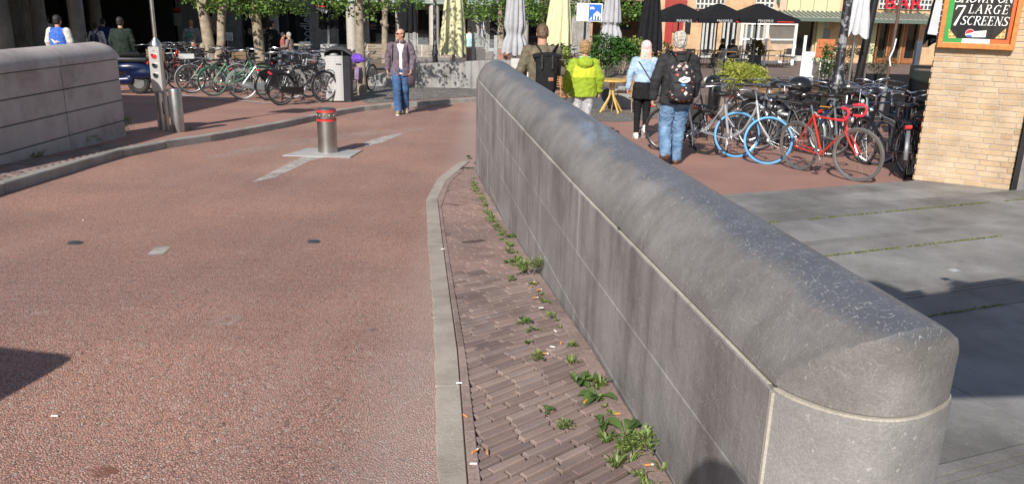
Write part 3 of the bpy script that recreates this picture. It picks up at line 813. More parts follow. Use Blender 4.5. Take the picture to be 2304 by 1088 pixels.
def voxel(fl, name, vox, smooth=2, disp=None):
    K = .014; pad = 4*vox + K
    bb = [bbox_of(q) for q in fl.p]
    lo = np.min([b[0] for b in bb], axis=0)-pad; hi = np.max([b[1] for b in bb], axis=0)+pad
    n = np.ceil((hi-lo)/vox).astype(int)+1
    f = np.full(n, 1.0, np.float32)
    for q, (a, b) in zip(fl.p, bb):
        i0 = np.maximum(0, np.floor((a-pad-lo)/vox).astype(int)); i1 = np.minimum(n, np.ceil((b+pad-lo)/vox).astype(int)+1)
        X, Y, Z = [(lo[k] + vox*np.arange(i0[k], i1[k])).astype(np.float32) for k in range(3)]
        X = X[:, None, None]; Y = Y[None, :, None]; Z = Z[None, None, :]
        if q[0] == 'e':
            x, y, z = X-q[1][0], Y-q[1][1], Z-q[1][2]; m = q[3]
            l = [m[0, k]*x + m[1, k]*y + m[2, k]*z for k in range(3)]
            k0 = np.sqrt(sum((l[k]/q[2][k])**2 for k in range(3))); k1 = np.sqrt(sum((l[k]/q[2][k]**2)**2 for k in range(3)))+1e-6
            d = k0*(k0-1)/k1
        elif q[0] == 'c':
            ab = q[2]-q[1]; L2 = max(1e-9, ab@ab); x, y, z = X-q[1][0], Y-q[1][1], Z-q[1][2]
            t = np.clip((x*ab[0]+y*ab[1]+z*ab[2])/L2, 0, 1)
            d = np.sqrt((x-ab[0]*t)**2+(y-ab[1]*t)**2+(z-ab[2]*t)**2) - (q[3]+(q[4]-q[3])*t)
        elif q[0] == 't':
            x, y, z = X-q[1][0], Y-q[1][1], Z-q[1][2]; d = np.sqrt((np.sqrt(x*x+y*y)-q[2])**2+z*z)-q[3]
        else:
            R_ = np.array(q[1]); zz = Z.ravel(); g = [np.interp(zz, R_[:, 0], R_[:, k])[None, None, :] for k in range(1, 5)]
            e = np.sqrt(((X-g[2])/g[0])**2+((Y-g[3])/g[1])**2)
            e2 = np.sqrt(((X-g[2])/g[0]**2)**2+((Y-g[3])/g[1]**2)**2)+1e-6
            d = np.maximum(e*(e-1)/e2, np.maximum(R_[0, 0]-Z, Z-R_[-1, 0]))
        sl = tuple(slice(i0[k], i1[k]) for k in range(3)); o = f[sl]
        h = np.clip(.5+.5*(o-d)/K, 0, 1); kk = np.where(o > .9, 0, K)
        f[sl] = np.where(o > .9, d, o*(1-h)+d*h - kk*h*(1-h))
    ins = f < 0
    cc = [ins[i:n[0]-1+i, j:n[1]-1+j, k:n[2]-1+k] for i in (0, 1) for j in (0, 1) for k in (0, 1)]
    sm = sum(c.astype(np.int8) for c in cc); act = (sm > 0) & (sm < 8)
    idx = np.argwhere(act); num = np.full(act.shape, -1, np.int64); num[act] = np.arange(len(idx))
    acc = np.zeros((len(idx), 3)); cnt = np.zeros(len(idx))
    for ax in range(3):
        o1, o2 = [k for k in range(3) if k != ax]
        for u in (0, 1):
            for v in (0, 1):
                p = idx.copy(); p[:, o1] += u; p[:, o2] += v; p2_ = p.copy(); p2_[:, ax] += 1
                f0 = f[tuple(p.T)]; f1 = f[tuple(p2_.T)]; m = (f0 < 0) != (f1 < 0); t = np.where(m, f0/np.where(m, f0-f1, 1), 0)
                q = p.astype(float); q[:, ax] += t; acc[m] += q[m]; cnt[m] += 1
    V = lo + vox*acc/cnt[:, None]
    faces = []
    for ax in range(3):
        o1, o2 = (ax+1) % 3, (ax+2) % 3
        a = [slice(None)]*3; b = [slice(None)]*3; a[ax] = slice(0, -1); b[ax] = slice(1, None)
        A_, B_ = ins[tuple(a)], ins[tuple(b)]; e = np.argwhere(A_ != B_); fl_ = A_[tuple(e.T)]
        ok = (e[:, o1] > 0) & (e[:, o2] > 0) & (e[:, o1] < n[o1]-1) & (e[:, o2] < n[o2]-1); e = e[ok]; fl_ = fl_[ok]
        qs = []
        for du, dv in ((-1, -1), (0, -1), (0, 0), (-1, 0)):
            c = e.copy(); c[:, o1] += du; c[:, o2] += dv; qs.append(num[tuple(c.T)])
        qf = np.stack(qs, 1); qf[~fl_] = qf[~fl_][:, ::-1]; faces.append(qf)
    Fc = np.concatenate(faces)
    m2 = bpy.data.meshes.new(name); m2.vertices.add(len(V)); m2.vertices.foreach_set('co', V.astype(np.float32).ravel())
    m2.loops.add(Fc.size); m2.loops.foreach_set('vertex_index', Fc.ravel().astype(np.int32))
    m2.polygons.add(len(Fc)); m2.polygons.foreach_set('loop_start', np.arange(0, Fc.size, 4, dtype=np.int32))
    m2.update(calc_edges=True); m2.validate()
    if disp:
        nr = [v.normal.copy() for v in m2.vertices]
        for v, q in zip(m2.vertices, nr): v.co += q*disp(v.co)
    m2.shade_smooth(); return m2
def folds(a, f, seed=0, zs=1.0):
    def d(co):
        p = Vector((co.x*f, co.y*f, co.z*f*zs + seed))
        n = noise.noise(p + Vector((noise.noise(p*.5+Vector((7, 0, 0)))*1.5, 0, 0)))
        return a*(1-abs(n)*3.2) * .6 + a*.5*noise.noise(p*2.3)
    return d
def cap(b, p0, p1, r0, r1, flat=None):
    if isinstance(b, F): return b.cap(p0, p1, r0, r1)
    p0, p1 = Vector(p0), Vector(p1); d = (p1-p0); L = d.length; d.normalize()
    pts = []; rad = []
    for k in range(4): a = PI/2*(k/4); pts.append(p0 - d*r0*math.cos(a)); rad.append(max(.0008, r0*math.sin(a)))
    for k in range(5): f = k/4; pts.append(p0.lerp(p1, f)); rad.append(r0+(r1-r0)*f)
    for k in range(3, -1, -1): a = PI/2*(k/4); pts.append(p1 + d*r1*math.cos(a)); rad.append(max(.0008, r1*math.sin(a)))
    b.tube(pts, rad, 14, True, flat)
def chain(b, pts, rads):
    for i in range(len(pts)-1): cap(b, pts[i], pts[i+1], rads[i], rads[i+1])
def ringstack(b, rows, n=28):          # rows: z, rx, ry, cx, cy
    if isinstance(b, F): return b.stack(rows)
    rings = []
    for z, rx, ry, cx, cy in rows:
        rings.append([Vector((cx + rx*math.copysign(abs(math.cos(a))**.85, math.cos(a)), cy + ry*math.copysign(abs(math.sin(a))**.9, math.sin(a)), z)) for a in [2*PI*k/n for k in range(n)]])
    b.loft(rings)
def hand(b, wrist, d, side, curl=.5, s=1.0, palmn=None):
    """palm and five fingers; d = direction of forearm, palm faces the body"""
    d = Vector(d).normalized(); inn = Vector((-side, 0, 0)); inn = (inn - d*inn.dot(d)).normalized(); fr = d.cross(inn)*(1 if d.cross(inn).y > 0 else -1)
    w_ = Vector(wrist)
    for k, (o_, L_) in enumerate(((.030, .062), (.011, .072), (-.009, .068), (-.027, .054))):
        base = w_ + d*.085*s + fr*o_*s
        cap(b, w_ + d*.01*s + fr*o_*.6*s, base, .016*s, .0125*s)
        a1 = curl*.7; a2 = curl*1.5
        d1 = (d*math.cos(a1) + inn*math.sin(a1)); d2 = (d*math.cos(a2) + inn*math.sin(a2)); d3 = (d*math.cos(a2*1.35) + inn*math.sin(a2*1.35))
        j1 = base + d1*L_*.45*s; j2 = j1 + d2*L_*.33*s; j3 = j2 + d3*L_*.24*s
        chain(b, [base, j1, j2, j3], [.0095*s, .0088*s, .008*s, .0068*s])
    tb = w_ + d*.025*s + fr*.026*s; t1 = tb + (d*.75 + fr*.6 + inn*.15).normalized()*.036*s; t2 = t1 + (d*.95 + fr*.15 + inn*.35).normalized()*.030*s
    chain(b, [tb, t1, t2], [.0145*s, .0108*s, .0085*s])
def person(name, label, loc, H, rz, P, group=None, vox=.0075, cat='person'):
    """P: pose and clothes. Local frame: +y is where the body faces."""
    root = thing('person', label, cat, loc, rz, group); k = H/1.75
    root.scale = (k, k, k)
    J = dict(sh=.19, hip=.09, lean=0)
    J.update(P.get('J', {}))
    pel = Vector(P.get('pelvis', (0, 0, .94))); che = Vector(P.get('chest', (0, .0, 1.26))); nek = Vector(P.get('neck', (0, -.01, 1.47))); hed = Vector(P.get('head', (0, .01, 1.635)))
    shw = J['sh']; hw = J['hip']
    A = P['arms']; L = P['legs']     # ((elbow),(wrist)) x2 ; ((knee),(ankle),(toe)) x2
    yaw = P.get('yaw', 0); bulk = P.get('bulk', 1.0)
    Rh = Matrix.Rotation(yaw, 4, 'Z') @ Matrix.Rotation(P.get('nod', 0), 4, 'X')
    b = F()
    # head
    def hp(x, y, z): return hed + (Rh @ Vector((x, y, z)))
    b.ell(hp(0, -.012, .022), (.075, .093, .088), Rh, 24, 16); b.ell(hp(0, .022, -.04), (.058, .068, .072), Rh, 20, 14)
    b.ell(hp(0, .055, -.085), (.032, .03, .028), Rh, 12, 8)
    cap(b, hp(0, .088, .012), hp(0, .108, -.022), .008, .013); cap(b, hp(-.02, .088, -.052), hp(.02, .088, -.052), .006, .006)
    cap(b, hp(-.04, .078, .028), hp(.04, .078, .028), .01, .01)
    for s_ in (-1, 1): b.ell(hp(s_*.076, -.005, -.012), (.011, .02, .033), Rh @ Matrix.Rotation(s_*.25, 4, 'Z'), 12, 8); b.ell(hp(s_*.036, .07, -.03), (.018, .02, .02), Rh, 10, 8)
    cap(b, nek - Vector((0, 0, .03)), hed + (Rh @ Vector((0, -.02, -.045))), .058*J.get('nk', 1), .055*J.get('nk', 1))
    # trunk and limbs
    ringstack(b, [(pel.z-.09, .09, .07, pel.x, pel.y), (pel.z, .155, .105, pel.x, pel.y), (pel.z+.12, .135, .095, (pel.x*2+che.x)/3, (pel.y*2+che.y)/3), (che.z, .155, .11, che.x, che.y), (che.z+.12, .15, .1, che.x, che.y), (nek.z-.02, .09, .07, nek.x, nek.y)])
    for i, s_ in enumerate((-1, 1)):
        sh = Vector((che.x + s_*shw, che.y, nek.z-.07)); el, wr = map(Vector, A[i]); hp_ = pel + Vector((s_*hw, 0, -.02)); kn, an, to = map(Vector, L[i])
        cap(b, nek-Vector((0, 0, .04)), sh, .05, .048); chain(b, [sh, el, wr], [.048, .038, .026])
        hand(b, wr, (wr-el), s_, P.get('curl', .6), palmn=None)
        chain(b, [hp_, kn, an], [.082, .052, .036]); chain(b, [an-Vector((0, 0, .03)), to], [.04, .03])
    body = link('body', voxel(b.b, 'body', P.get('bvox', vox)), P.get('skin', skin), root)
    T = P['top']; extra = .012*bulk
    # trousers
    tr = P['trousers']; b = F()
    ringstack(b, [(pel.z-.12, .13, .105, pel.x, pel.y), (pel.z-.04, .168, .125, pel.x, pel.y), (pel.z+.06, .158, .115, pel.x, pel.y), (pel.z+.1, .15, .11, pel.x, pel.y)])
    for i, s_ in enumerate((-1, 1)):
        hp_ = pel + Vector((s_*hw, 0, -.03)); kn, an, to = map(Vector, L[i]); rr = tr['r']
        chain(b, [hp_, kn, an + (kn-an)*tr.get('hem', .0)], rr)
    link('trousers', voxel(b.b, 'trousers', vox, 2, folds(tr.get('f', .007), 14, 3, 1.4)), tr['mat'], root)
    # shoes
    for i in (0, 1):
        kn, an, to = map(Vector, L[i]); b = F(); d = (to-an); d.z = 0; d.normalize(); up_ = Vector((0, 0, 1))
        pit = P.get('pitch', (0, 0))[i]
        hl = an + Vector((0, 0, -.045)); tt = to
        chain(b, [hl - d*.045, hl + d*.08, tt + Vector((0, 0, 0))], [.042, .045, .036]); cap(b, an + Vector((0, 0, .02)), hl + d*.03, .045, .045)
        m_ = voxel(b.b, 'shoe', .008, 1); sh_ = link('shoe', m_, P['shoe'], root)
        s2 = B(); n = d.cross(up_); out = []
        for a, r_ in ((-.095, .5), (-.06, .9), (.0, .95), (.08, 1.15), (.15, 1.1), (.19, .6)):
            out.append((a, .038*r_))
        q = (tt-hl).normalized(); dn = q.cross(n).normalized()
        if dn.z > 0: dn = -dn
        loop = [hl + q*a + n*w_ + dn*.034 for a, w_ in out] + [hl + q*a - n*w_ + dn*.034 for a, w_ in out[::-1]]
        s2.prism(loop, dn*.016); s2.build('sole', P.get('sole', white_p), sh_, False)
    # top garment
    b = F(); z0 = T.get('hem', pel.z-.02); w0 = T.get('w0', .18); tb = T.get('b', 1.0)
    rows = [(z0, w0*tb, .135*tb, pel.x, pel.y), ((z0+che.z)/2, (.166 if 'waist' not in T else T['waist'])*tb, .13*tb, (pel.x+che.x)/2, (pel.y+che.y)/2), (che.z, .185*tb, .138*tb, che.x, che.y), (nek.z-.12, .185*tb, .12*tb, che.x, che.y), (nek.z-.045, .13, .09, nek.x, nek.y), (nek.z+.015, .078, .072, nek.x, nek.y)]
    ringstack(b, rows)
    for i, s_ in enumerate((-1, 1)):
        sh = Vector((che.x + s_*(shw-.005), che.y, nek.z-.075)); el, wr = map(Vector, A[i]); sl_ = T.get('sleeve', 1.0); ra = T.get('ra', (.075, .06, .045))
        cap(b, nek-Vector((0, 0, .06)), sh, .062, .07*ra[0]/.075)
        if T.get('short'): cap(b, sh, sh.lerp(el, .8), ra[0], ra[1])
        else: chain(b, [sh, el, el.lerp(wr, sl_)], ra)
    if T.get('hood'):
        b.ell((nek.x, nek.y-.10, nek.z-.02), (.12, .07, .085), None, 16, 10)
    if T.get('collar'): b.torus((nek.x, nek.y, nek.z+.02), .07, .022, 'Z', 24, 8)
    tm = voxel(b.b, 'top', vox, 2, folds(T.get('f', .008), 9, 11))
    if 'cut' in T or 'open' in T:
        bm = bmesh.new(); bm.from_mesh(tm)
        dl = [f for f in bm.faces if T.get('open', lambda c: False)(f.calc_center_median())]
        bmesh.ops.delete(bm, geom=dl, context='FACES'); bm.to_mesh(tm); bm.free()
    topo = link(T.get('name', 'jacket'), tm, T['mat'], root)
    if 'under' in T:
        b = F(); ringstack(b, [(z0+.03, .155, .112, pel.x, pel.y+.006), (che.z, .16, .125, che.x, che.y+.004), (nek.z-.08, .13, .105, che.x, che.y+.01), (nek.z-.01, .07, .066, nek.x, nek.y)])
        link('shirt', voxel(b.b, 'shirt', vox, 2), T['under'], root)
    # hair
    if 'hair' in P:
        hr = P['hair']; b = F(); st_ = hr.get('style', 'short'); th = hr.get('t', .012)
        if st_ == 'short':
            b.ell(hp(0, -.020, .034), (.078+th*.6, .095+th*.6, .088+th), Rh, 24, 16); b.ell(hp(0, -.045, -.02), (.073+th*.5, .062+th*.6, .075), Rh, 20, 12)
        else:
            b.ell(hp(0, -.020, .030), (.09, .108, .098), Rh, 24, 16)
            Lh = hr.get('len', .22)
            rows = [(hed.z+.04, .088, .07, hed.x, hed.y-.03), (hed.z-.06, .095, .06, hed.x, hed.y-.05), (hed.z-Lh*.7, .105, .045, hed.x, hed.y-.065), (hed.z-Lh, .095, .028, hed.x, hed.y-.075)]
            ringstack(b, rows)
        hm = voxel(b.b, 'hair', .006, 1, (lambda c: hr.get('a', .006)*noise.noise(Vector((c.x*hr.get('fx', 40), c.y*40, c.z*hr.get('fz', 40))))))
        bm = bmesh.new(); bm.from_mesh(hm); inv = Rh.inverted()
        def face_side(f):
            q = inv @ (f.calc_center_median()-hed); 
            if st_ == 'short': return (q.y > .045 and q.z < .045 + hr.get('bald', 0)) or (q.z < -.02 and q.y > -.005) or (hr.get('bald') and q.z > .03)
            return q.y > .05 and q.z < .06
        bmesh.ops.delete(bm, geom=[f for f in bm.faces if face_side(f)], context='FACES'); bm.to_mesh(hm); bm.free()
        link('hair', hm, hr['mat'], root)
    # eyes
    for s_ in (-1, 1):
        e_ = B(); e_.ell(hp(s_*.03, .082, .008), (.011, .006, .007), Rh, 8, 6); e_.build('eye', M('eye_dark', (.02, .015, .012), .2), root)
    root['_h'] = 0; del root['_h']
    return root
def fab(name, col, f=.35, scale=14, **k): return M(name, col, .85, 0, f, scale, .35, 350, .2, **k)
def denim(name, c0, c1, lowest=None):
    m, t, b = newmat(name); co = objco(t)
    n = tex(t, 'ShaderNodeTexNoise', 6, 5, co); n2 = tex(t, 'ShaderNodeTexNoise', 260, 2, co)
    mp = _n(t, 'ShaderNodeMapping'); mp.inputs['Scale'].default_value = (6, 6, 26); t.links.new(co, mp.inputs[0]); n3 = tex(t, 'ShaderNodeTexNoise', 1.2, 4, mp.outputs[0])
    col = ramp(t, n.outputs[0], [(.35, c0), (.65, c1)]); col = mix(t, 1, col, ramp(t, n3.outputs[0], [(.35, .88), (.7, 1.15)]), 'MULTIPLY')
    col = mix(t, 1, col, ramp(t, n2.outputs[0], [(.3, .85), (.7, 1.15)]), 'MULTIPLY'); t.links.new(col, b.inputs['Base Color']); b.inputs['Roughness'].default_value = .9
    bump(t, b, n3.outputs[0], .4, .01); MC[name] = m; return m
jeans_blue = denim('dark_blue_denim', (.02, .05, .13), (.05, .12, .25)); jeans_light = denim('faded_blue_denim', (.045, .10, .20), (.17, .28, .42)); jeans_pale = denim('pale_denim', (.22, .33, .46), (.38, .50, .62))
black_cloth = fab('black_cloth', (.012, .012, .013)); char_cloth = fab('charcoal_cloth', (.03, .03, .032)); mauve = fab('mauve_grey_cloth', (.13, .10, .125)); olive = fab('olive_knit', (.13, .11, .075))
lime = fab('lime_green_shell', (.26, .36, .03), .15); yel = fab('yellow_green_panel', (.52, .58, .05), .1); grey_cl = fab('light_grey_cloth', (.42, .42, .44)); tan_shoe = M('tan_suede', (.33, .24, .15), .85)
brown_l = M('brown_leather', (.11, .05, .025), .5)
stripe_m, t_, b_ = newmat('pink_striped_shirt'); wv = _n(t_, 'ShaderNodeTexWave', wave_type='BANDS', bands_direction='X'); wv.inputs['Scale'].default_value = 38; t_.links.new(objco(t_), wv.inputs[0])
t_.links.new(ramp(t_, wv.outputs['Color'], [(.3, (.72, .52, .52)), (.6, (.74, .68, .68))]), b_.inputs['Base Color']); b_.inputs['Roughness'].default_value = .85
hair_dk = M('dark_hair', (.02, .015, .012), .6, var=.4, scale=90); hair_br = M('brown_hair', (.10, .06, .035), .6, var=.4, scale=60)
hair_gr = M('grey_curly_hair', (.38, .35, .31), .7, var=.45, scale=45, bmp=.8, bscale=90); hair_cop = M('curly_blond_brown_hair', (.30, .18, .08), .7, var=.5, scale=40, bmp=.8, bscale=80)
def pinkhair():
    m, t, b = newmat('pink_blond_hair'); co = objco(t); mp = _n(t, 'ShaderNodeMapping'); mp.inputs['Scale'].default_value = (90, 90, 5); t.links.new(co, mp.inputs[0])
    n = tex(t, 'ShaderNodeTexNoise', 1, 3, mp.outputs[0]); sx = _n(t, 'ShaderNodeSeparateXYZ'); t.links.new(co, sx.inputs[0])
    c1 = ramp(t, n.outputs[0], [(.3, (.35, .18, .10)), (.5, (.62, .42, .32)), (.7, (.75, .62, .5))]); c2 = ramp(t, n.outputs[0], [(.3, (.62, .36, .38)), (.7, (.8, .62, .62))])
    t.links.new(mix(t, ramp(t, mth(t, 'SUBTRACT', sx.outputs[2], .9), [(.62, 0), (.74, 1)]), c1, c2), b.inputs['Base Color']); b.inputs['Roughness'].default_value = .55; return m
stand = [((-.10, .02, .50), (-.10, -.02, .09), (-.12, .13, .035)), ((.10, .02, .50), (.10, -.02, .09), (.12, .13, .035))]

# --- man in the mauve jacket, walking towards the camera
p = G(903, 256); pm = Vector((p.x, p.y, zg(p.y)))
man1 = person('person', 'balding man in mauve jacket, pink shirt and blue jeans walking along the kerb', pm, 1.77, PI+R(4), dict(
    arms=[((-.265, .02, 1.17), (-.235, .14, .94)), ((.265, -.08, 1.18), (.28, -.08, .93))],
    legs=[((-.085, .01, .50), (-.08, -.12, .11), (-.12, .01, .035)), ((.07, .16, .52), (.05, .20, .10), (.05, .34, .06))],
    top=dict(mat=mauve, hem=.80, w0=.2, b=1.12, ra=(.082, .066, .052), hood=1, f=.01, open=lambda c: c.y > .05 and abs(c.x+.01) < (.035 + max(0, (c.z-1.28))*.26) and c.z > .5, under=stripe_m),
    trousers=dict(mat=jeans_blue, r=(.108, .083, .076), f=.009), shoe=tan_shoe, yaw=R(-48),
    hair=dict(mat=hair_dk, t=.004, bald=1)))
sg_ = B(); Rm = Matrix.Translation((0, .01, 1.635)) @ Matrix.Rotation(R(-48), 4, 'Z')
for s_ in (-1, 1): sg_.ell(Rm @ Vector((s_*.033, .099, .012)), (.027, .007, .019), Matrix.Rotation(R(-48), 4, 'Z'), 14, 8)
for s_ in (-1, 1): sg_.tube([Rm @ Vector((s_*.058, .095, .018)), Rm @ Vector((s_*.08, .03, .014)), Rm @ Vector((s_*.082, -.02, .008))], .0035, 6)
sg_.tube([Rm @ Vector((-.01, .104, .018)), Rm @ Vector((.01, .104, .018))], .003, 6)
sg_.build('sunglasses', M('sunglass_black', (.01, .01, .012), .12), man1)
hc_ = B(); hc_.torus((0, -.01, 1.485), .085, .028, 'Z', 28, 8, R(70)-R(360)+R(20), R(90)-R(20)); hc_.build('hood_collar', mauve, man1)
for s_ in (-1, 1):
    st_ = B(); st_.tube([(s_*.135, -.10, 1.28), (s_*.135, -.08, 1.40), (s_*.14, .0, 1.455), (s_*.145, .095, 1.40), (s_*.155, .13, 1.22), (s_*.165, .10, 1.08)], .022, 8, True, (1, .4)); st_.build('shoulder_strap', char_cloth, man1)
bg2 = B(); bg2.ell((0, 0, -.10), (.085, .05, .12), None, 20, 14); bg2.tube([(-.03, 0, .0), (-.02, 0, .04), (.02, 0, .04), (.03, 0, 0)], .008, 6)
o = bg2.build('small_bag', M('dark_purple_cloth', (.05, .03, .045), .8), None, 2, pm + Vector((.235, -.15, .83))); prop(o, 'small dark cloth bag in the right hand of the man in the mauve jacket', 'bag')

# --- man with the patterned backpack
p = G(1520, 373); p2 = Vector((p.x-.06, p.y+.1, zg(p.y+.1)))
man2 = person('person', 'grey haired man in charcoal jacket and faded jeans seen from behind, wearing a patterned backpack', p2, 1.80, R(4), dict(
    arms=[((-.285, -.03, 1.15), (-.30, .01, .91)), ((.28, .04, 1.17), (.285, .12, .95))],
    legs=[((-.10, .06, .50), (-.13, -.20, .20), (-.145, -.09, .08)), ((.095, .06, .50), (.085, .06, .085), (.11, .21, .03))], pelvis=(.012, 0, .935),
    top=dict(mat=char_cloth, hem=.83, w0=.19, b=1.2, ra=(.088, .07, .052), f=.009, collar=1),
    trousers=dict(mat=jeans_light, r=(.112, .086, .076), f=.010), shoe=brown_l, sole=brown_l,
    hair=dict(mat=hair_gr, t=.016, a=.016, fx=26, fz=26), curl=.9, J=dict(nk=1.1)))
pack_m, t_, b_ = newmat('patterned_nylon'); co_ = objco(t_)
dn_ = tex(t_, 'ShaderNodeTexNoise', 6, 1, co_); v_ = tex(t_, 'ShaderNodeTexVoronoi', 19, 0, co_, distance='MANHATTAN'); sx_ = _n(t_, 'ShaderNodeSeparateColor'); t_.links.new(v_.outputs['Color'], sx_.inputs[0])
colr_ = ramp(t_, sx_.outputs[1], [(0, (.60, .42, .34)), (.25, (.45, .30, .28)), (.5, (.7, .6, .55)), (.62, (.55, .10, .05)), (.74, (.06, .28, .55)), (.85, (.5, .36, .36)), (1, (.35, .25, .25))])
colr_.node.color_ramp.interpolation = 'CONSTANT'
msk_ = mth(t_, 'MULTIPLY', ramp(t_, v_.outputs['Distance'], [(.58, 1), (.60, 0)]), ramp(t_, sx_.outputs[0], [(.48, 0), (.5, 1)]))
t_.links.new(mix(t_, msk_, (.018, .016, .02), colr_), b_.inputs['Base Color']); b_.inputs['Roughness'].default_value = .75
def rucksack(label, loc, rz, sc, mat, kind=0):
    r_ = thing('backpack', label, 'backpack', loc, rz); r_.scale = (sc,)*3
    b = F(); ringstack(b, [(-.02, .125, .06, 0, -.05), (.03, .15, .085, 0, -.06), (.15, .158, .1, 0, -.07), (.30, .15, .085, 0, -.06), (.38, .125, .065, 0, -.05), (.43, .07, .04, 0, -.03)])
    m_ = voxel(b.b, 'bag', .009, 4, folds(.006, 11, 5)); link('main_pocket', m_, mat, r_)
    b = F(); ringstack(b, [(.0, .11, .04, 0, -.13), (.05, .125, .055, 0, -.13), (.15, .122, .05, 0, -.135), (.2, .11, .03, 0, -.125)]); link('front_pocket', voxel(b.b, 'pocket', .009, 4, folds(.005, 13, 9)), mat, r_)
    b = B(); b.tube([(-.128, -.09, .2), (-.1, -.155, .21), (0, -.178, .212), (.1, -.155, .21), (.128, -.09, .2)], .005, 6).build('zip', char_cloth, r_)
    b = B(); b.tube([(-.128, -.10, .31), (-.1, -.135, .34), (0, -.145, .37), (.1, -.135, .34), (.128, -.10, .31)], .004, 6).build('zip', char_cloth, r_)
    for s_ in (-1, 1):
        b = B(); b.tube([(s_*.05, -.01, .42), (s_*.075, .0, .50), (s_*.105, .05, .545), (s_*.125, .15, .55), (s_*.14, .245, .46), (s_*.15, .25, .3), (s_*.165, .16, .12), (s_*.15, .0, .05)], [.024, .03, .032, .032, .03, .026, .02, .015], 10, True, (1, .3)).build('shoulder_strap', mat, r_)
    b = B(); b.tube([(-.04, -.0, .42), (-.03, -.02, .455), (.03, -.02, .455), (.04, 0, .42)], .009, 8).build('grab_handle', char_cloth, r_)
    return r_
bp = rucksack('black backpack with pink and orange flecks and white patch, worn by the grey haired man', p2 + Vector((.02, -.135, .93)), R(4), 1.13, pack_m)
sw = B(); pts_ = [(-.075, .195), (-.06, .225), (-.035, .23), (-.01, .25), (.02, .238), (.06, .235), (.065, .2), (.03, .175), (-.03, .172)]
sw.prism([(x+.005, -.186, z+.035) for x, z in pts_], (0, .012, 0)); sw.build('white_patch', white_p, bp, False)
sw = B(); sw.prism([(x, -.190, z+.035) for x, z in [(-.045, .213), (-.03, .198), (-.005, .197), (.055, .222), (-.01, .207), (-.03, .206)]], (0, .004, 0)); sw.build('swoosh_mark', blackm, bp, False)

# --- woman in the denim jacket
p = G(1440, 311); p3 = Vector((p.x, p.y, zg(p.y)))
wom = person('person', 'woman with pink blond hair in pale denim jacket and black skirt seen from behind', p3, 1.66, R(-3), dict(
    arms=[((-.255, -.02, 1.17), (-.275, .02, .93)), ((.25, .0, 1.17), (.24, .08, .95))], pelvis=(0, 0, .96),
    legs=[((-.08, .03, .50), (-.075, .01, .09), (-.085, .15, .04)), ((.08, .02, .50), (.055, -.20, .22), (.05, -.10, .09))],
    top=dict(mat=jeans_pale, hem=1.03, w0=.165, waist=.165, b=1.08, ra=(.075, .062, .05), f=.009, collar=1),
    trousers=dict(mat=black_cloth, r=(.105, .068, .048), f=.004, hem=.08), shoe=white_p,
    hair=dict(mat=pinkhair(), style='long', len=.26, a=.008, fx=80, fz=5), J=dict(sh=.175)))
b = F(); ringstack(b, [(.73, .20, .15, 0, 0), (.85, .19, .145, 0, 0), (1.0, .155, .12, 0, 0), (1.06, .14, .11, 0, 0)]); link('skirt', voxel(b.b, 'skirt', .008, 2, folds(.012, 9, 2, .3)), black_cloth, wom)
B().tube([(.15, -.02, 1.42), (.1, -.13, 1.36), (-.0, -.165, 1.22), (-.0+.17, -.14, 1.0)][:3] + [(-.14, -.13, 1.02)], .010, 6).build('bag_strap', char_cloth, wom).scale = (-1, 1, 1)

# --- woman in the green jacket
p4 = GX(1306, 13.0)
gw = person('person', 'person with curly hair in lime green hooded jacket and grey leggings seen from behind', p4, 1.63, R(2), dict(
    arms=[((-.275, -.03, 1.16), (-.285, .05, .93)), ((.275, -.03, 1.16), (.285, .05, .93))],
    legs=[((-.085, .06, .50), (-.09, -.06, .13), (-.1, .07, .06)), ((.085, .02, .50), (.085, .0, .09), (.09, .14, .035))],
    top=dict(mat=lime, hem=.84, w0=.2, waist=.19, b=1.2, ra=(.085, .072, .058), f=.011, collar=1),
    trousers=dict(mat=grey_cl, r=(.11, .078, .06), f=.004), shoe=char_cloth, hair=dict(mat=hair_cop, t=.024, a=.02, fx=24, fz=24), J=dict(sh=.18)))
b = F(); ringstack(b, [(1.16, .225, .16, 0, -.008), (1.28, .222, .168, 0, -.008), (1.36, .20, .15, 0, -.008)]); link('yellow_panel', voxel(b.b, 'panel', .009, 2, folds(.008, 9, 11)), yel, gw)
b = F(); b.ell((0, -.12, 1.41), (.135, .08, .10), Matrix.Rotation(R(-15), 4, 'X')); link('hood', voxel(b.b, 'hood', .009, 3, folds(.012, 12, 4)), lime, gw)
b = B(); b.torus((0, -.02, 1.49), .08, .024, 'Z', 24, 8); b.build('collar_lining', M('mint_lining', (.35, .55, .38), .8), gw)

# --- man in the olive sweater
p5 = GX(1212, 12.3)
ow = person('person', 'man in olive sweater seen from behind, holding things in front of him', p5, 1.86, R(2), dict(
    arms=[((-.29, .0, 1.13), (-.16, .24, 1.08)), ((.29, .0, 1.13), (.16, .24, 1.08))], legs=[list(stand[0]), list(stand[1])],
    top=dict(mat=olive, name='sweater', hem=.86, w0=.18, b=1.18, ra=(.085, .066, .05), f=.007), nod=R(-18),
    trousers=dict(mat=char_cloth, r=(.11, .08, .07), f=.006), shoe=char_cloth, hair=dict(mat=hair_br, t=.012, a=.008), J=dict(nk=1.15, sh=.2)))
rt_ = thing('backpack', 'black roll top backpack with tan leather patch, worn by the man in olive', 'backpack', p5+Vector((.07, -.15, .97)), R(2)); rt_.scale = (1.12,)*3
b = F(); ringstack(b, [(-.07, .12, .07, 0, -.07), (-.02, .14, .085, 0, -.08), (.2, .14, .08, 0, -.075), (.33, .15, .06, 0, -.06), (.4, .17, .045, 0, -.06)]); link('main_pocket', voxel(b.b, 'bag', .009, 2, folds(.008, 9, 5)), black_cloth, rt_)
